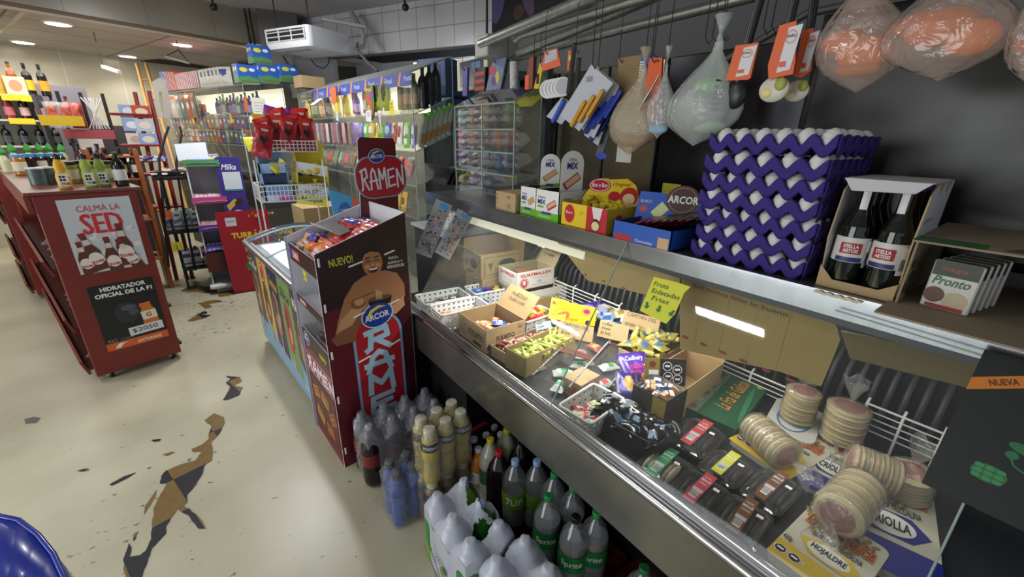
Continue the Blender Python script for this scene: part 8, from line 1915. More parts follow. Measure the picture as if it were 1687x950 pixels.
# gold wrapped heap in its kraft box
dbox('cardboard_box','kraft box of gold foil sweets behind the purple packs',(1.50,.93),.26,.16,.08,DZ,0,KRAFT,KRAFT_IN)
scatter([lambda m: candy(m,(0,0,.01),.09,.014,K('b9aa4a',.25),ma2=K('cfc47a',.25)),pkf(.09,.05,.02,'9a8f3a','4a6a9c',16)],20,'foil_sweet','gold foil sweet heaped behind the purple packs, %s of the heap','foil sweet','gold foil sweets',(1.50,.93),.24,.14,.75,0,8,.5,.03)
scatter([pkf(.10,.06,.03,'9ab0c9','3a5a9c',17),pkf(.10,.06,.03,'d0cfc0','a98a3a',18)],8,'pale_sweet','pale blue and gold wrapper under the yellow paper sign, %s of the heap','wrapper','pale wrappers under the yellow sign',(1.56,1.22),.2,.22,.74,0,9,.5,.03)
# clear candy boxes edged with silver beads
BEAD = K('c9c9cc',.2,metal=.6)
def beadbox(label,o,u,w_,z,items,seed):
    f2,L,W_ = frpx(o,u,w_,z); X_,Y_ = f2.U,f2.W
    Z_ = X_.cross(Y_)
    if Z_.z < 0: Y_ = -Y_; Z_ = -Z_; c0 = dk(*w_,z=z)
    else: c0 = dk(*o,z=z)
    M_ = MT(c0) @ Matrix((X_,Y_,Z_)).transposed().to_4x4()
    t = thing('candy_box',label,'candy box',mw=M_)
    m1 = MB(); h = .07
    m1.box((0,0,0),(L,W_,.002),CLEAR); m1.slab(Fr((0,0,0),(1,0,0),(0,0,1)),[(0,0),(L,0),(L,h),(0,h)],.0015,CLEAR); m1.slab(Fr((L,W_,0),(-1,0,0),(0,0,1)),[(0,0),(L,0),(L,h),(0,h)],.0015,CLEAR); m1.slab(Fr((0,W_,0),(0,-1,0),(0,0,1)),[(0,0),(W_,0),(W_,h),(0,h)],.0015,CLEAR); m1.rect(Fr((0,0,h),(1,0,0),(0,1,0)),0,0,L,W_*.9,CLEAR); m1.build('clear_shell',t)
    for yy in (0,W_):
        m1 = MB(); n = int(L/.012)
        for k in range(n): m1.ball((L*(k+.5)/n,yy,h+.002),.0042,BEAD,6,4)
        m1.build('bead_trim',t)
    m1 = MB(); m1.box((L*.46,-.001,h+.001),(L*.54,W_+.001,h+.004),k5('5a342c')); m1.build('brown_strip',t)
    r = random.Random(seed)
    for i,(c1,c2) in enumerate(items):
        m1 = MB(); pkf(.085,.05,.03,c1,c2,210+seed*7+i)(m1); q = M_ @ Vector((L*(.12+.76*i/max(1,len(items)-1)),W_*(.4+.2*(i % 2)),.006))
        solo(m1,'wrapped_candy','wrapped candy inside the %s, %s along' % (label.replace('clear beaded ','beaded '),ORD[i]),'candy','candies in the beaded boxes',mw=MT(q) @ MR(r.uniform(0,3),4,'Z'))
beadbox('clear beaded box close to the front rail',(880,640),(960,560),(935,665),DZ,[('d9dcd6','4ab86a'),('b9c9c0','3f9c5a'),('c9dcd0','5abf6a'),('a9a9b0','c94a5a'),('9a4a3a','d9b06a')],1)
beadbox('clear beaded box in the middle of the deck',(945,650),(1040,540),(1000,665),DZ,[('b9c0c0','c0404a'),('c9cfc9','4a9a5a'),('3f8a4a','b9d9b9'),('9ab0b0','6a6a70'),('6a4a3a','c9b98a')],2)
beadbox('clear beaded box toward the wire rack',(1000,590),(1060,510),(1040,600),DZ,[('9a9aa0','c9a09a'),('a9a06a','d0cfd0'),('7a6a5a','b9303a')],3)
make_basket('small white basket with large holes near the front rail',.20,.135,.085,(.965,.79,DZ),.12)
scatter([pkf(.06,.045,.02,'4a8a6a','cfe0c9',19),pkf(.06,.045,.02,'c04a5a','dcd9b9',20),pkf(.06,.04,.02,'b9c98a','2c2c30',21)],14,'jelly_sweet','green, red or pale sweet in the large-holed basket, %s of the heap','sweet','sweets in the large-holed basket',(.96,.79),.15,.09,.69,.12,10,.5,.02)
m1 = MB(); carton(m1,.12,.09,.07,KRAFT); m1.text('BLA',face(.12,.09,'-x'),.02,.02,.05,.03,k5('9a4a3a')); solo(m1,'cardboard_box','small kraft box printed in red between the beaded boxes','box',loc=(1.08,.95,DZ),rz=.1)
# kraft box with 150 c/u, dark seals card
b = dbox('cardboard_box','large kraft box handwritten 150 c/u on its back flap',(1.37,.70),.34,.155,.125,DZ,.06,KRAFT,KRAFT_IN,None,(('+x',.10,.1),))
m1 = MB(); fF = Fr((.168,.078,.13),(0,-1,0),(.1,0,1)); m1.text('$ 150',fF,.02,.045,.09,.035,INK,.003,0,.2); m1.text('c/u',fF,.10,.015,.035,.02,INK,.003,0,.2); m1.build('handwriting',b)
def octo(m,f2,u,v,r,n=.001):
    m.poly(f2,[(u+r*math.cos(a*PI/4+PI/8),v+r*math.sin(a*PI/4+PI/8)) for a in range(8)],WHITE,n); m.poly(f2,[(u+r*.86*math.cos(a*PI/4+PI/8),v+r*.86*math.sin(a*PI/4+PI/8)) for a in range(8)],INK,n+.0004); m.rect(f2,u-r*.5,v-r*.15,u+r*.5,v+r*.25,WHITE,n+.0008)
DKB = k4('1c1512'); GLD = k4('8f7a2c')
def d_dark(m,fx,fy,w_,d,h):
    m.rect(fx,d*.62,0,d,h,GLD); m.ell(fy,w_*.35,h*.3,.02,.018,k4('3a2a1c')); m.ell(fx,d*.82,h*.25,.014,.016,k4('7a3a20'))
b = dbox('sweets_box','dark brown and gold open box of small wafers in front of the large kraft box',(1.165,.665),.13,.13,.14,DZ,.02,DKB,K('c9c0b9',.6),d_dark)
m1 = MB(); f2 = Fr((.02,.075,.10),(.75,-.62,0),(.25,.2,.95)); m1.slab(f2,[(0,0),(.15,0),(.15,.10),(0,.10)],.003,DKB,KRAFT_IN); m1.rect(f2,0,0,.055,.10,GLD,.001); m1.ell(f2,.028,.078,.012,.012,k4('7a2a1c'),.0016); m1.rect(f2,.015,.04,.05,.058,WHITE,.0016)
for (u,v) in ((.082,.072),(.118,.06),(.085,.035),(.12,.025)): octo(m1,f2,u,v,.018,.0016)
m1.build('header_card',b)
scatter([pkf(.055,.035,.02,'6a4a30','cfa97a',22),pkf(.055,.035,.02,'3a4a6a','e0d9cf',23)],12,'mini_wafer','mini wafer in the dark brown and gold box, %s of the heap','wafer','mini wafers',(1.165,.665),.10,.10,.775,0,11,.4,.015)
# bin of black packs
GBIN = k5('3a3a3c')
t = dbox('storage_bin','dark grey open bin full of black sweet packs by the front rail',(1.035,.665),.15,.24,.07,DZ,.12,GBIN,GBIN)
def blk(m): packet(m,.085,.05,.02,patchy(K('131318',.2),(.5,.4,.22,.25,k4('6a86a0')),(.8,.6,.08,.2,k4('b9bcc4'))),24,.004,.008,10,8)
def blk2(m): packet(m,.085,.05,.02,patchy(K('15151a',.2),(.5,.5,.2,.3,k4('8a8f98')),(.3,.6,.08,.2,k4('d9cf3a'))),25,.004,.008,10,8)
scatter([blk,blk,blk2],24,'black_pack','glossy black sweet pack in the dark grey bin, %s of the heap','sweet pack','black sweet packs',(1.035,.665),.13,.22,.705,.12,12,.7,.03)
# green pastry pack
def d_green(m,f,L,W_):
    m.rect(f,0,W_*.72,L,W_,k4('6a7a68'),.001); m.text('La Fca de Galicia',f,L*.25,W_*.30,L*.68,W_*.28,k4('c98a3a'),.002,.01,.3)
    for k in range(6): m.ell(f,L*(.08+.17*k),W_*.86,L*.05,W_*.08,K(('7a4a3a','8a8a5a','4a5a3a')[k % 3],.4),.002)
    m.ell(f,L*.5,W_*.12,L*.4,W_*.05,k4('3a7a54'),.0015,rot=.1); m.ell(f,L*.94,W_*.12,.012,.012,k4('8fae5a'),.002)
def slabpack(label,o,u,w_,z,T,base,draw,cat='pastry pack',nm='pastry_pack',r=.02,edge=None):
    f2,L,W_ = frpx(o,u,w_,z)
    if f2.N.z < 0: f2 = Fr(dk(*w_,z=z),dk(*u,z=z)-dk(*o,z=z),dk(*o,z=z)-dk(*w_,z=z));
    W_ = abs((dk(*w_,z=z)-dk(*o,z=z)).dot(f2.W)); m1 = MB(); m1.slab(f2,rrect(L,W_,r),T,K(base,.35),edge or K(base,.35)); draw(m1,f2,L,W_); return solo(m1,nm,label,cat)
slabpack('flat dark green pastry pack with golden script behind the clear trays',(1213,708),(1265,640),(1128,664),.70,.035,'2c5a40',lambda m,f,L,W_: d_green(m,Fr(f.O,f.U,f.W),L,W_),r=.008)
LID = film('lid_plastic',(.97,.97,.97),.03,1.2,.06,.03,scale=18)
def clam(label,o,u,w_,base,strip,inner,z=.705):
    """o near-left, u near-right ..., w the far-left corner of the lid"""
    f2,L,W_ = frpx(o,u,w_,z)
    Z_ = f2.N; X_,Y_ = f2.U,f2.W
    c0 = dk(*o,z=z)
    if Z_.z < 0: c0 = dk(*w_,z=z); Y_ = -Y_; Z_ = -Z_
    c0 = c0-X_*L*.06-Y_*W_*.06; L *= 1.12; W_ *= 1.12
    M_ = MT(c0-Vector((0,0,z-DZ-.001))) @ Matrix((X_,Y_,Z_)).transposed().to_4x4()
    t = thing('cake_tray',label,'cake tray',mw=M_); h = z-DZ
    def loft(m1,levels,ma):
        n = 24; vs = []
        for (ins,zz) in levels: vs += [(x+L/2,y+W_/2,zz) for x,y in rr(0,0,L-2*ins,W_-2*ins,max(.004,.022-ins*.3),5)]
        n = len(vs)//len(levels); m1.add(vs,[(k*n+i,k*n+(i+1) % n,(k+1)*n+(i+1) % n,(k+1)*n+i) for k in range(len(levels)-1) for i in range(n)]+[tuple((len(levels)-1)*n+i for i in range(n))],ma,False)
    m1 = MB(); loft(m1,[(.012,.022),(.0,.024),(.0,.020),(.008,.018),(.016,.002),(.03,.001)],K(base,.3)); m1.build('tray_base',t)
    m1 = MB(); loft(m1,[(.0,.026),(.007,.028),(.012,h-.008),(.018,h),(.030,h+.001)],LID); m1.build('clear_lid',t)
    m1 = MB()
    for k in range(6): m1.ball((L*(.2+.12*k),W_*.5,.024),(.009,W_*.30,.016),K(inner,.5),10,7)
    m1.build('cake_slices',t)
    m1 = MB(); fq = Fr((L*.36,W_*.04,h+.003),(1,0,0),(0,1,0)); sw,sh = L*.26,W_*.92
    m1.slab(fq,[(0,0),(sw,0),(sw,sh),(0,sh)],.0005,K(strip,.45)); g = fq
    m1.text('MINUÉ',Fr(fq.p(sw,sh),-fq.U,-fq.W) if False else fq,sw*.08,sh*.70,sw*.84,sh*.09,WHITE,.0006,.02); m1.text('DULZURAS',fq,sw*.2,sh*.82,sw*.6,sh*.05,WHITE,.0006); m1.text('HORNEADAS',fq,sw*.15,sh*.6,sw*.7,sh*.05,WHITE,.0006)
    m1.rect(fq,sw*.08,sh*.34,sw*.92,sh*.44,k5('b9b9be'),.0004)
    m1.rect(fq,sw*.2,sh*.14,sw*.8,sh*.32,WHITE,.0004)
    for k in range(8): m1.rect(fq,sw*(.24+.068*k),sh*.17,sw*(.24+.068*k)+sw*.03,sh*.31,INK,.0008)
    m1.build('paper_band',t)
    m1 = MB(); m1.rect(Fr((L*.70,W_*.62,h+.003),(1,0,0),(0,1,0)),0,0,.016,.011,WHITE); m1.build('price_sticker',t)
clam('clear cake tray with a red band beside the dark grey bin',(1101,714),(1160,747),(1140,682),'17130f','c0404a','2c1a14')
clam('clear cake tray with a green band and pale slices',(1043,764),(1099,800),(1087,729),'2a2622','2f9c62','c9bda8')
clam('clear cake tray with a yellow band',(1152,761),(1210,797),(1184,732),'15110e','c4c02c','241812')
clam('clear cake tray with a red band against the front rail',(1103,804),(1166,847),(1149,770),'15110e','c0424c','241610')
clam('clear cake tray with a brown band beside the round breads',(1221,800),(1284,841),(1269,767),'15110e','6f4630','221510')
clam('clear cake tray with a brown band, touching the front rail',(1172,853),(1243,899),(1219,812),'15110e','74492f','221510')
# pastry packs under the round breads
CRM = 'bdb8a4'
def wheat(m,f,u,v,r_,s=1.0):
    for k in range(7):
        for sg in (-1,1): c = f.at(u,v,0,r_); m.ell(c,sg*.006*s,.010*k*s,.0035*s,.0065*s,k5('8a7440'),.0016,8,sg*-.5)
def d_tapas(band,word,extra=None):
    def d_(m,f,L,W_):
        m.rect(f,L*.0,0,L,W_*.26,K(band,.4),.001)
        m.text('La Fca de Galicia',f,L*.08,W_*.68,L*.84,W_*.22,k4('7a2a14'),.002,.045,.2); m.text('La Fca de Galicia',f,L*.08,W_*.68,L*.84,W_*.22,k4('cf7a34'),.0026,.0,.2)
        m.text('TAPAS PARA PASCUALINA',f,L*.25,W_*.56,L*.6,W_*.07,k4('26262c'),.002,.015)
        m.poly(f,[(L*.15,W_*.46),(L*.35,W_*.54),(L*.75,W_*.54),(L*.93,W_*.42),(L*.75,W_*.31),(L*.35,W_*.31)],K('25297a' if band != 'c9a82a' else 'c9a82a',.4),.0014); m.ell(f,L*.53,W_*.425,L*.26,W_*.10,k4('d4d2c9'),.002,24)
        m.text(word,f,L*.32,W_*.38,L*.42,W_*.095,k4('1c2030'),.0026,.03)
        m.text('LIBRE DE GRASAS',f,L*.1,W_*.12,L*.3,W_*.05,WHITE,.002)
        wheat(m,f,L*.30,W_*.6,.5,1.4); wheat(m,f,L*.62,W_*.62,-.4,1.4)
        for k in (0,1): octo(m,f,L*.10+.03*k,W_*.13,.014,.002)
        m.text('420g',f,L*.02,W_*.27,L*.12,W_*.08,k4('3a3420'),.0024,.02)
    return d_
slabpack('large cream and blue pastry pack printed CRIOLLA at the deck corner',(1370,895),(1560,990),(1500,790),.685,.024,CRM,d_tapas('23287c','CRIOLLA'),r=.02)
slabpack('cream and yellow pastry pack printed HOJALDRE against the front rail',(1262,905),(1400,1010),(1350,835),.690,.024,CRM,d_tapas('c9a82a','HOJALDRE'),r=.02)
slabpack('cream and yellow pastry pack beneath the lying round breads',(1200,722),(1300,790),(1290,690),.680,.018,CRM,d_tapas('c9a82a','HOJALDRE'),r=.02)
slabpack('cream and blue pastry pack under the middle round breads',(1290,780),(1400,840),(1430,740),.676,.014,CRM,d_tapas('23287c','CRIOLLA'),r=.02)
slabpack('white pastry pack with a blue ring beneath the tall round breads',(1255,700),(1340,735),(1290,655),.690,.028,'c4c4be',lambda m,f,L,W_: (m.ring(f,L*.5,W_*.5,L*.35,W_*.36,.006,k4('3a6ab0'),.001),m.text('La Fca de Galicia',f,L*.2,W_*.55,L*.6,W_*.15,k4('25297a'),.002,.02,.2)),r=.03)
# round breads in knotted film
BR = [mat('bread_a','bfae80',.7,noise_=.2,nscale=30),mat('bread_b','a8956a',.7,noise_=.25,nscale=30)]; PINK = mat('bread_pink','9a5a52',.6,noise_=.3,nscale=50)
BFILM = film('bread_film',(.98,.98,.97),.10,.7,.12,.45,(.85,.85,.82),30)
def breads(label,base,axis,R,n,pitch,face_end=True,tail=.07,seed=1):
    base = Vector(base); axis = Vector(axis).normalized(); q_ = Vector((0,0,1)).rotation_difference(axis).to_matrix().to_4x4(); M_ = MT(base) @ q_
    t = thing('bread_bag',label,'bread bag',mw=M_); r = random.Random(seed)
    for k in range(n):
        m1 = MB(); z0 = k*pitch; rr_ = R*(1+r.uniform(-.03,.02)); dx,dy = r.uniform(-.003,.003),r.uniform(-.003,.003); ma = BR[k % 2]
        m1.lathe([(rr_*.86,z0+.0005,ma),(rr_,z0+pitch*.35,ma),(rr_,z0+pitch*.65,ma),(rr_*.86,z0+pitch*.97,ma)],22,(dx,dy,0))
        if k == n-1:
            m1.lathe([(R*.70,z0+pitch*.98,PINK),(R*.2,z0+pitch*1.1,PINK),(.001,z0+pitch*1.1,PINK)],18,(dx,dy,0))
        m1.build('flat_bread',t)
    Lh = n*pitch
    def fn(u,v):
        th = 2*PI*u; pr = [(.6,-.004),(1.03,.0),(1.05,Lh*.3),(1.05,Lh*.7),(1.04,Lh),(.55,Lh+R*.28),(.10,Lh+R*.42),(.12,Lh+R*.5),(.42,Lh+R*.5+tail*.6),(.60,Lh+R*.5+tail)]
        p = v*(len(pr)-1); i = min(int(p),len(pr)-2); a = p-i; rad = (pr[i][0]*(1-a)+pr[i+1][0]*a)*R; z = pr[i][1]*(1-a)+pr[i+1][1]*a
        w_ = 1+.04*math.sin(th*7+seed)*(v > .4)+.25*math.sin(th*3+seed)*(v > .85)+.03*noise.noise(Vector((math.cos(th)*3,math.sin(th)*3,v*9+seed)))
        return (rad*w_*math.cos(th),rad*w_*math.sin(th),z+.01*math.sin(th*4)*(v > .95))
    m1 = MB(); m1.grid(fn,40,27,BFILM); m1.build('film_bag',t); return t
q = dk(1311,688,z=.70); breads('upright stack of round breads standing under the hanging cardboard',q,(0,0,1),.050,12,.0095,tail=.02,seed=2)
q = dk(1382,722,z=.69); breads('upright stack of round breads with a knotted top, in the middle of the deck',q,(0,.0,1),.058,10,.0125,tail=.07,seed=3)
a,b = dk(1240,700,z=.73),dk(1297,752,z=.73); breads('lying stack of round breads beside the brown banded tray',a,b-a,.050,10,(b-a).length/10,seed=4)
b,a = dk(1400,758,z=.75),dk(1478,790,z=.74); breads('lying stack of round breads with its pink face toward the trays',a,b-a,.052,10,(b-a).length/10,tail=.02,seed=5)
q = dk(1490,812,z=.69); breads('stack of round breads by the white wire rack and the dark poster',q,(-.12,.02,1),.052,7,.012,tail=.07,seed=6)
b,a = dk(1378,850,z=.75),dk(1420,802,z=.75); breads('lying stack of round breads on the CRIOLLA pack, facing the front rail',a,b-a,.054,9,(b-a).length/9,seed=7)
# ---- paper sign, hanging cardboard, dark poster, receipts, wires
O = on_glass(1055,512,.004); U = on_glass(1115,532,.004)-O; W_ = on_glass(1075,458,.004)-O; m1 = MB(); f2 = Fr(O,U,W_); L = .115; h = W_.length*1.02
m1.slab(f2,[(0,0),(L*.35,-.006),(L*.8,-.012),(L*.92,h*.2),(L*.93,h*.8),(L*1.02,h),(L*.6,h*1.03),(0.0,h*1.02)],.001,K('dddf3a',.55,emis=.0))
for i,s_ in enumerate(('Fruta','Enlatadas','Frias')): m1.text(s_,f2,L*(.08,.1,.18)[i],h*(.78,.58,.38)[i],L*(.42,.78,.48)[i],h*.13,k5('4a5a26'),.001,.004,.1)
for k in range(3):
    c = f2.at(L*(.16+.32*k),h*.10,0,(.3,0,-.4)[k]); m1.poly(c,[(-.004,.10*h*2),(.004,.2*h),(.004,.09*h),(.010,.09*h),(0,0),(-.010,.09*h),(-.004,.09*h)],k5('2f7a3a'),.001)
solo(m1,'paper_sign','bright yellow handwritten sign Fruta Enlatadas Frias taped to the glass','sign')
def sheet(label,pts,x,ma,draw=None,nm='cardboard_sheet',cat='cardboard',lean=0.0):
    P_ = [at(a,b,x=x) for a,b in pts]; O = Vector((x,max(p.y for p in P_),min(p.z for p in P_))); f2 = Fr(O,(0,-1,0),(lean,0,1)); uv = [((O.y-p.y),(p.z-O.z)) for p in P_]
    ar = sum(uv[i][0]*uv[(i+1) % len(uv)][1]-uv[(i+1) % len(uv)][0]*uv[i][1] for i in range(len(uv)))
    if ar < 0: uv = uv[::-1]
    m1 = MB(); m1.slab(f2,uv,.004,ma); Wm,Hm = max(u for u,v in uv),max(v for u,v in uv)
    if draw: draw(m1,f2,Wm,Hm)
    return solo(m1,nm,label,cat)
KB = mat('kraft_brown','a08a54',.8,noise_=.1,nscale=10)
def d_bigk(m,f,W_,H_):
    c = f.at(0,0,0,0); m.text('que nunca falte lo bueno',f.at(0,0,0,-.02),W_*.10,H_*.80,W_*.62,H_*.06,K('5a2c30',.6),.001,0.006,.1)
    for k in range(6): m.ell(f,W_*(.13+.14*k),H_*(.18-.0*k),.012,.005,K('8a3a30',.6),.001)
    for k in range(4): m.rect(f,W_*(.2+.18*k),H_*.1,W_*(.2+.18*k)+.001,H_*.85,K('8a7444',.8),.0008)
sheet('large brown cardboard sheet hanging inside the glass, lettered along its top',[(1120,447),(1366,505),(1384,560),(1352,636),(1285,612),(1120,575)],1.16,KB,d_bigk)
sheet('long brown cardboard sheet hanging beside the yellow sign',[(918,398),(1122,440),(1122,482),(1075,488),(968,462)],1.16,mat('kraft_tan','b9a06a',.8,noise_=.1),lambda m,f,W_,H_: [m.ell(f,W_*(.3+.16*k),H_*.14,.010,.003,K('9a3a30',.6),.001) for k in range(3)])
sheet('dark brown cardboard strip hanging at the bare end of the counter',[(1385,545),(1612,590),(1600,640),(1400,590)],1.17,mat('kraft_shade','6f6240',.8))
O = on_glass(1518,795,.006); Wp = on_glass(1610,570,.006)-O; Up = on_glass(1687,868,.006)-O; m1 = MB(); f2 = Fr(O,GU,Wp-GU*Wp.dot(GU)); ph = .265; pw = .30
sk = Wp.dot(f2.U)/Wp.dot(f2.W); DPO = k5('19201d')
m1.slab(f2,[(0,0),(pw,0),(pw,ph),(0,ph)],.004,DPO,k5('9a9a96')); m1.poly(f2,[(0,ph*.70),(.148,ph),(.105,ph),(0,ph*.79)],k5('c9762a'),.001); m1.text('NUEVA',f2.at(.024,ph*.70+.0185,0,.49),0,0,.034,.011,k5('4a2a12'),.002,.01)
GP = k5('2f6a42')
m1.ell(f2,.064,.062,.021,.015,GP,.001)
for k in range(9): m1.ell(f2,.051+.0125*(k % 3),.053+.009*(k//3),.0062,.0042,k5('3f8a54'),.0016,6)
m1.stroke(f2,[(.115,.17),(.10,.165),(.092,.15),(.095,.135),(.105,.128)],.003,GP,.001); m1.ell(f2,.085,.12,.016,.008,GP,.001,10,-.2); m1.ell(f2,.078,.105,.008,.007,GP,.0012,10); m1.stroke(f2,[(.09,.118),(.11,.115),(.125,.12)],.003,GP,.0014); m1.stroke(f2,[(.078,.10),(.084,.09),(.095,.085),(.11,.09)],.003,GP,.0014)
m1.poly(f2,[(.115,.03),(.20,.02),(.21,.11),(.13,.115)],K('0d1210',.3),.0016); m1.poly(f2,[(.115,.03),(.20,.018),(.20,.012),(.116,.024)],k4('b9bcb9'),.0018); m1.poly(f2,[(.13,.09),(.15,.13),(.19,.16),(.16,.10)],k4('3a7a4a'),.0018)
m1.text('Q',f2,.123,.092,.02,.02,WHITE,.002,.02)
solo(m1,'poster','dark green black poster with an orange NUEVA band on the glass','poster')
WCB = k5('d6d6cf')
m1 = MB()
for dz in (0,.006,.012): m1.tube([at(876,373,x=1.19)+Vector((0,0,-dz)),at(890,392,x=1.19)+Vector((0,0,-dz)),at(905,399,x=1.18)+Vector((0,0,-dz*.3)),at(922,396,x=1.18)],.0022,WCB,5)
m1.bbox(tuple(at(893,403,x=1.19)-Vector((.004,.012,.012))),tuple(at(893,403,x=1.19)+Vector((.004,.012,.012))),k5('cfc9a9'),.002)
solo(m1,'white_wires','loose white wires drooping under the upper shelf','wire')
# candy leaflets standing against the end glass
for i,(p0,p1,p2,s_) in enumerate((((684,415),(717,428),(708,328),'tall leaflet strip of small candy photos, the one closer to the noodle display'),((716,415),(748,432),(741,341),'tall leaflet strip of candy photos with a pale green edge'))):
    y_ = 1.93-.06*i; A_ = at(*p0,y=y_); B_ = at(*p1,y=y_-.05); C_ = at(*p2,y=y_+.0); m1 = MB(); f2 = Fr(A_,B_-A_,C_-A_); L = .085; h = (C_-A_).length*1.05
    m1.slab(f2,[(0,0),(L,0),(L,h),(0,h)],.002,k5('8f989c')); m1.ell(f2,L*.6,h*.93,L*.3,h*.05,k4('3a8ac9'),.001)
    r = random.Random(i)
    for k in range(190): m1.ell(f2,L*r.uniform(.1,.9),h*r.uniform(.06,.86),L*r.uniform(.04,.08),h*r.uniform(.012,.022),K(r.choice(['7a5a4a','c9a04a','d98aa0','5a6a9c','3a3230','a9906a','7aa0b0']),.4),.001+.000015*k,7)
    solo(m1,'candy_leaflet',s_,'leaflet')
card('flat basket of receipts',(880,400),(930,410),1.0,.01,k5('c9ccd6'),[]) if False else None
m1 = MB(); f2 = Fr(at(885,405,z=1.03),(.3,-.95,0),(1,.3,.1));
for k in range(3): m1.slab(f2.at(.012*k,.01*k,.003*k,.1*k),[(0,0),(.16,0),(.16,.1),(0,.1)],.001,k5('c4c8d4'))
m1.box((1.72,1.35,.98),(1.86,1.80,1.0),STEEL); solo(m1,'paper_sheets','loose white paper sheets at the back of the deck under the wires','paper')
# ================================================================== bottles and packs on the floor
SODA = film('pet_clear',(.80,.80,.82),.16,.9,.08,hazecol=(.45,.45,.47)); SGREEN = K('14803a',.35)
def fb(label,px,py,hgt,body,capc,labc,text=None,fill=None,fz_=.7,R=.053,z0=0.0,lab=(.36,.58),grp='loose soda bottles under the counter',kind='soda'):
    q = at(px,py,z=hgt+z0); q.z = z0
    return bottle('soda_bottle',label,'bottle',R,hgt,kind,body,capc,labc,lab,fill,fz_,text,None,grp,20,q,None,None,math.atan2(-q.x,q.y)+.0)
t = thing('crate','dark red flat plastic crate under the loose soda bottles','crate',(.93,1.0,0))
RC = k5('5c1518'); m1 = MB(); hollow_box(m1,.34,.72,.05,RC,RC,.01); m1.build('crate_body',t)
t = thing('crate','second dark red crate near the corner of the picture by the counter base','crate',(.97,.50,0))
m1 = MB(); hollow_box(m1,.34,.26,.05,RC,RC,.01); m1.build('crate_body',t)
m1 = MB(); m1.tube([at(770,715,z=.22),at(800,697,z=.22)],.012,k4('7a1f24'),8); solo(m1,'red_bar','dark red bar beside the cream capped pack','bar')
z5 = .052
CL = K('1a1012',.08)
for a in (
 ('clear lemon soda bottle with a pale blue cap and a green printed label',849,757,.33,SODA,k4('8fb0d9'),k4('6f9a2c'),'7UP',K('8a8a86',.1),.45),
 ('clear soda bottle with a green cap and a green Sprite label',904,815,.33,SODA,k4('1f8a44'),SGREEN,'Sprite',K('9a9c9a',.1),.66),
 ('clear soda bottle with a black cap and a green label',949,850,.33,SODA,BLACK,SGREEN,'Sprite',K('9a9c9a',.1),.66),
 ('clear soda bottle with a green label behind the black capped one',984,842,.33,SODA,k4('1f8a44'),SGREEN,'Sprite',K('9a9c9a',.1),.66),
 ('clear soda bottle half hidden by the steel front, behind the Sprite label',945,800,.33,SODA,k4('1f8a44'),SGREEN,None,K('9a9c9a',.1),.6),
 ('clear soda bottle behind the pale blue capped one, green label',885,758,.33,SODA,k4('8fb0d9'),k4('5f7f2c'),None,K('7a7a76',.1),.5),
 ('clear soda bottle with a hidden cap beneath the steel front',914,778,.33,SODA,k4('1f8a44'),SGREEN,None,K('8a8a86',.1),.5),
 ('cola bottle with a red cap',822,742,.33,CL,k4('b0242c'),k4('1c1416'),None,None,.8),
 ('dark cola bottle behind the red capped one',858,722,.33,CL,BLACK,k4('1c1416'),None,None,.8),
 ('cloudy lemonade bottle with a bright yellow cap',808,722,.33,K('a3a28f',.15),k4('cfb52a'),k4('2a5a34'),None,None,.8),
 ('cloudy lemonade bottle with a half hidden yellow cap',835,706,.33,K('9a9a86',.15),k4('cfb52a'),k4('2a5a34'),None,None,.8),
 ): fb(a[0],a[1],a[2],a[3],a[4],a[5],a[6],a[7],a[8],a[9],z0=z5)
for a in (('orange drink bottle with a white cap',788,737,K('c4761c',.15),k4('ccd0dc'),k4('c9c9c9')),('dark drink bottle with a white cap in front of the yellow caps',781,721,K('1c1418',.1),k4('ccd0dc'),k4('2a1a20')),('dark drink bottle with a white cap behind the front ones',801,714,K('1c1418',.1),k4('ccd0dc'),k4('2a1a20')),('dark drink bottle with a grey cap at the back',815,701,K('1c1418',.1),k4('8a8c90'),k4('2a1a20')),('pale capped bottle between the yellow caps',825,713,K('55504c',.1),k4('b9bcc4'),k4('2a1a20'))):
    fb(a[0],a[1],a[2],.27,a[3],a[4],a[5],None,None,R=.034,z0=z5,grp='small bottles under the counter')
fb('green capped clear bottle at the very corner by the crates',1062,934,.30,SODA,k4('1c6a38'),SGREEN,None,K('8a8a86',.1),.5,z0=z5)
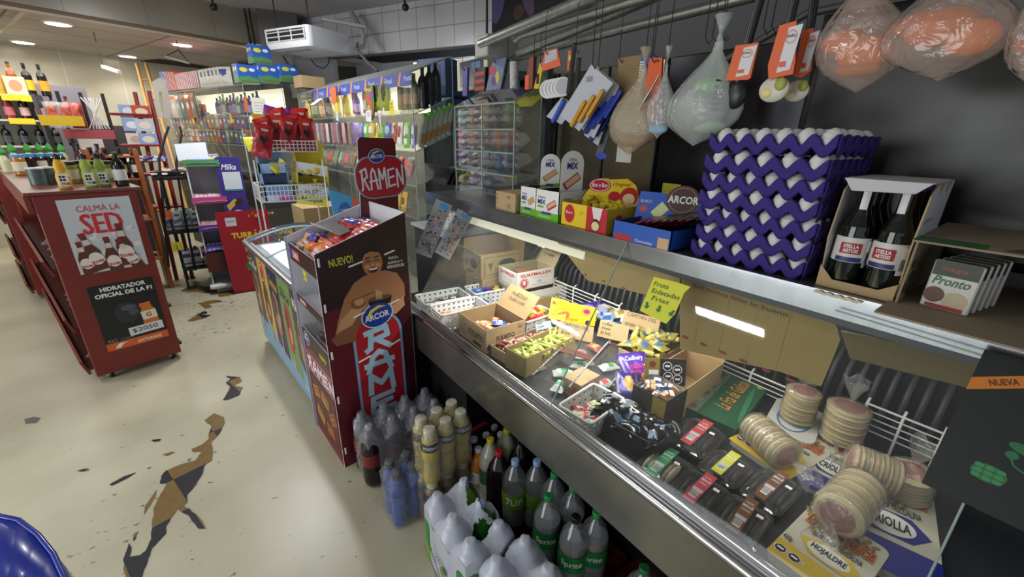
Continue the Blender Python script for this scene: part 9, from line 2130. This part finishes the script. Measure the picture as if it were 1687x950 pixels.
# shrink wrapped packs: a film drawn tight over the bottles
def shrink(name,label,caps,R,h,skin,zb_=0.0,capR=.019,hole=None,bump=.0,pad=.0,sh=.55):
    x0 = min(c[0] for c in caps)-R-pad; x1 = max(c[0] for c in caps)+R+pad; y0 = min(c[1] for c in caps)-R-pad; y1 = max(c[1] for c in caps)+R+pad
    cx,cy = (x0+x1)/2,(y0+y1)/2
    TP = ((0,.997),(capR,.99),(capR*1.2,.935),(R*.5,.905),(R*.75,.865),(R,.80),(R*1.3,.735))
    def top_(x,y):
        z = .735
        for (a,b) in caps:
            d = math.hypot(x-a,y-b)
            for (d0,q0_),(d1,q1_) in zip(TP,TP[1:]):
                if d0 <= d <= d1: z = max(z,q0_+(q1_-q0_)*(d-d0)/(d1-d0))
        return zb_+h*z+.003*noise.noise(Vector((x*30,y*30,1)))
    o0 = Vector((cx,cy,0)); m1 = MB(); nx,ny = int((x1-x0)/.006),int((y1-y0)/.006)
    def edge(u,v):
        """rounded footprint"""
        X,Y = (u-.5)*2,(v-.5)*2; m_ = max(abs(X),abs(Y)); l = math.sqrt(X*X+Y*Y)+1e-9; k = m_*(1-.12*(1-max(0,m_/l-.7071)/.2929)) if m_ > 0 else 0
        s_ = k/l*1.0 if m_ > 0 else 1; return (cx+X*s_*(l/m_ if m_ else 1)*(x1-x0)/2 if m_ else cx,cy+Y*s_*(l/m_ if m_ else 1)*(y1-y0)/2 if m_ else cy)
    def fn(u,v): x,y = edge(u,v); return (x-cx,y-cy,top_(x,y))
    vs = [fn(i/nx,j/ny) for j in range(ny+1) for i in range(nx+1)]
    fs = []
    for j in range(ny):
        for i in range(nx):
            x,y = edge((i+.5)/nx,(j+.5)/ny)
            if hole and any(((x-a)/ra)**2+((y-b)/rb)**2 < 1+.35*noise.noise(Vector((x*60,y*60,5))) for a,b,ra,rb in hole): continue
            fs.append((j*(nx+1)+i,j*(nx+1)+i+1,(j+1)*(nx+1)+i+1,(j+1)*(nx+1)+i))
    m1.add(vs,fs,skin,True)
    rim = [(i/nx,0) for i in range(nx)]+[(1,j/ny) for j in range(ny)]+[(1-i/nx,1) for i in range(nx)]+[(0,1-j/ny) for j in range(ny)]
    lv = (1.0,.85,.6,.35,.12,.0); V = []
    for k in lv:
        for (u,v) in rim:
            x,y,zt_ = fn(u,v); d = min(math.hypot(x+cx-a,y+cy-b) for a,b in caps); pin = 1-.04*max(0,min(1,(d-R)/(R*.4)))*(k < 1) - (.0 if k > .1 else .06)
            V.append((x*pin+.003*noise.noise(Vector((x*25,y*25,k*5))),y*pin,zb_+(zt_-zb_)*k+.002))
    n = len(rim); m1.add(V,[(r_*n+i,(r_+1)*n+i,(r_+1)*n+(i+1) % n,r_*n+(i+1) % n) for r_ in range(len(lv)-1) for i in range(n)],skin,True)
    return solo(m1,name,label,'bottle pack',mw=MT(o0))
# clear packed cola bottles next to the display
COKEF = film('smoke_film',(.88,.88,.95),.30,1.0,.12,.7,(.55,.55,.66),20)
caps = [(.445+.112*i,1.765-.113*j) for j in range(2) for i in range(4)]
for i,(x,y) in enumerate(caps):
    bottle('cola_bottle','cola bottle in the clear film pack beside the noodle display, %s in the %s row' % (ORD[i % 4],('back','front')[i//4]),'bottle',.050,.335,'soda',K('1c1012',.08),k4('222226') if i != 4 else k4('b9bcc6'),k4('7a1c22'),(.38,.58),loc=(x,y,0),group='cola bottles in the film pack')
shrink('film_wrap','clear shrink film over the cola bottles beside the noodle display',caps,.053,.345,COKEF)
# blue bottles in a loose film
for i,(x,y) in enumerate(((.455,1.44),(.53,1.44),(.455,1.365),(.53,1.365))):
    bottle('water_bottle','bright blue bottle with a dark cap in the loose clear bag, %s of four' % ORD[i],'bottle',.034,.27,'sport',K('1c4fa8',.2),k4('2c2f3c'),K('2257b4',.3),(.3,.62),loc=(x,y,0),group='blue bottles in a clear bag',caph=.03)
shrink('film_wrap','crumpled clear bag over the four blue bottles',[(.455,1.44),(.53,1.44),(.455,1.365),(.53,1.365)],.040,.29,film('crumple_film',(.97,.97,.98),.10,.6,.1,1.2,(.8,.82,.86),30),pad=.008)
# two tiers of sports drink
caps = [(.565+.078*i,1.255+.078*j+.012*i) for j in range(2) for i in range(3)]
SPF = film('tight_film',(.97,.97,.96),.08,.7,.08,.8,(.8,.8,.78),26)
for tier in (0,1):
    for i,(x,y) in enumerate(caps):
        b = bottle('sports_bottle','pale yellow sports drink with a cream cap, %s tier, %s in the %s row' % (('lower','upper')[tier],ORD[i % 3],('front','back')[i//3]),'bottle',.037,.255,'sport',K(('7a6a4a','b3a05a')[tier],.12),k5('cdc5a9'),K('3b3838',.35),(.66,.80),None,.8,'POWERADE' if tier and i < 3 else None,k4('c9c9cc'),'sports drink bottles by the noodle display',18,(x,y,.262*tier),None,.026,-.35)
    shrink('film_wrap','tight clear film around the %s tier of cream capped bottles' % ('lower','upper')[tier],caps,.039,.27,SPF,zb_=.262*tier-.001 if tier else 0,capR=.022)
# white wrapped six packs
WF = mat('white_film','c3c7d4',.28,spec=.6)
c1 = [(.52+.118*i,1.115-.118*j) for j in range(3) for i in range(2)]
LG = K('7fb02c',.25)
def greens(cs,nm):
    for i,(x,y) in enumerate(cs):
        bottle('lemon_soda_bottle','lime green soda bottle inside the %s, %s of six' % (nm,ORD[i]),'bottle',.052,.318,'soda',K('3f8a34',.2) if i in (3,4) else LG,k4('9fb0dc') if i % 2 else k4('b02430'),k4('2c8a3a'),(.36,.70),loc=(x,y,0),group='lime green bottles in the white packs')
greens(c1,'white wrapped pack farther from the camera')
o = shrink('film_wrap','white printed shrink film with a torn opening over lime green bottles',c1,.056,.335,WF,hole=[(.655,1.06,.035,.05),(.665,.99,.035,.045),(.60,.93,.035,.035)])
c2 = [(.555+.118*i,.775-.118*j) for j in range(2) for i in range(2)]
greens(c2,'white wrapped pack at the frame edge')
shrink('film_wrap','white printed shrink film pack at the edge of the picture, closer to the camera',c2,.056,.335,WF,hole=[(.61,.845,.04,.03)])
# printing on the white film
def on_side(label,O,U,W_,draw,w_,h):
    m1 = MB(); f2 = Fr(O,U,W_); draw(m1,f2,w_,h); return solo(m1,'film_print',label,'printed film')
xw = c1[0][0]-.062
on_side('grey and green print on the side of the white wrapped pack',(xw-.001,1.16,.02),(0,-1,0),(0,0,1),lambda m,f,w_,h: (m.text('2.25',f,w_*.3,h*.66,w_*.3,h*.12,k4('5a5f68'),.001,.01),m.ell(f,w_*.62,h*.55,.018,.022,k4('6a9a3a'),.001),m.poly(f,[(w_*.1,h*.5),(w_*.18,h*.5),(w_*.62,h*.05),(w_*.5,h*.05)],k4('6a6a68'),.001),m.poly(f,[(w_*.72,h*.5),(w_*1.0,h*.2),(w_*1.0,0),(w_*.7,0)],k4('4a9a3a'),.001),m.poly(f,[(w_*.78,h*.3),(w_*.95,h*.2),(w_*.9,h*.05),(w_*.75,h*.1)],k4('2a4a2c'),.0016)),.30,.19)
# blue plastic chair at the edge of the picture
t = thing('plastic_chair','glossy blue plastic chair cut off at the picture corner','chair',(-.98,.95,0))
BP = K('1c2f9c',.25,coat=.3); q0 = Vector((-.98,.95,0))
def bpx(px,py,z): return at(px,py,z=z)-q0
top_pts = [(-60,820,.50),(0,850,.50),(30,856,.49),(62,880,.47),(88,912,.45),(108,955,.43),(120,1010,.41)]
ins = [(-60,1010,.42),(-20,1010,.42),(0,1010,.42),(12,1015,.41),(24,1025,.40),(34,1040,.39),(44,1070,.38)]
m1 = MB(); A = [bpx(*p) for p in top_pts]; B = [bpx(*p) for p in ins]; n = len(A)
m1.add([tuple(p) for p in A+B],[(i,i+1,n+i+1,n+i) for i in range(n-1)],BP,True); Cc = [p+Vector((.01,.02,-.16)) for p in A]
m1.add([tuple(p) for p in A+Cc],[(i+1,i,n+i,n+i+1) for i in range(n-1)],BP,True); m1.build('seat_shell',t,solid=.006)
m1 = MB(); m1.tube(A,.007,BP,8); m1.build('rim',t)
for x,y in ((.02,.10),(-.35,.12),(.05,-.30),(-.33,-.3)):
    m1 = MB(); m1.cyl((x,y,0),(x*.9,y*.9,.38),.018,BP,10); m1.build('leg',t)
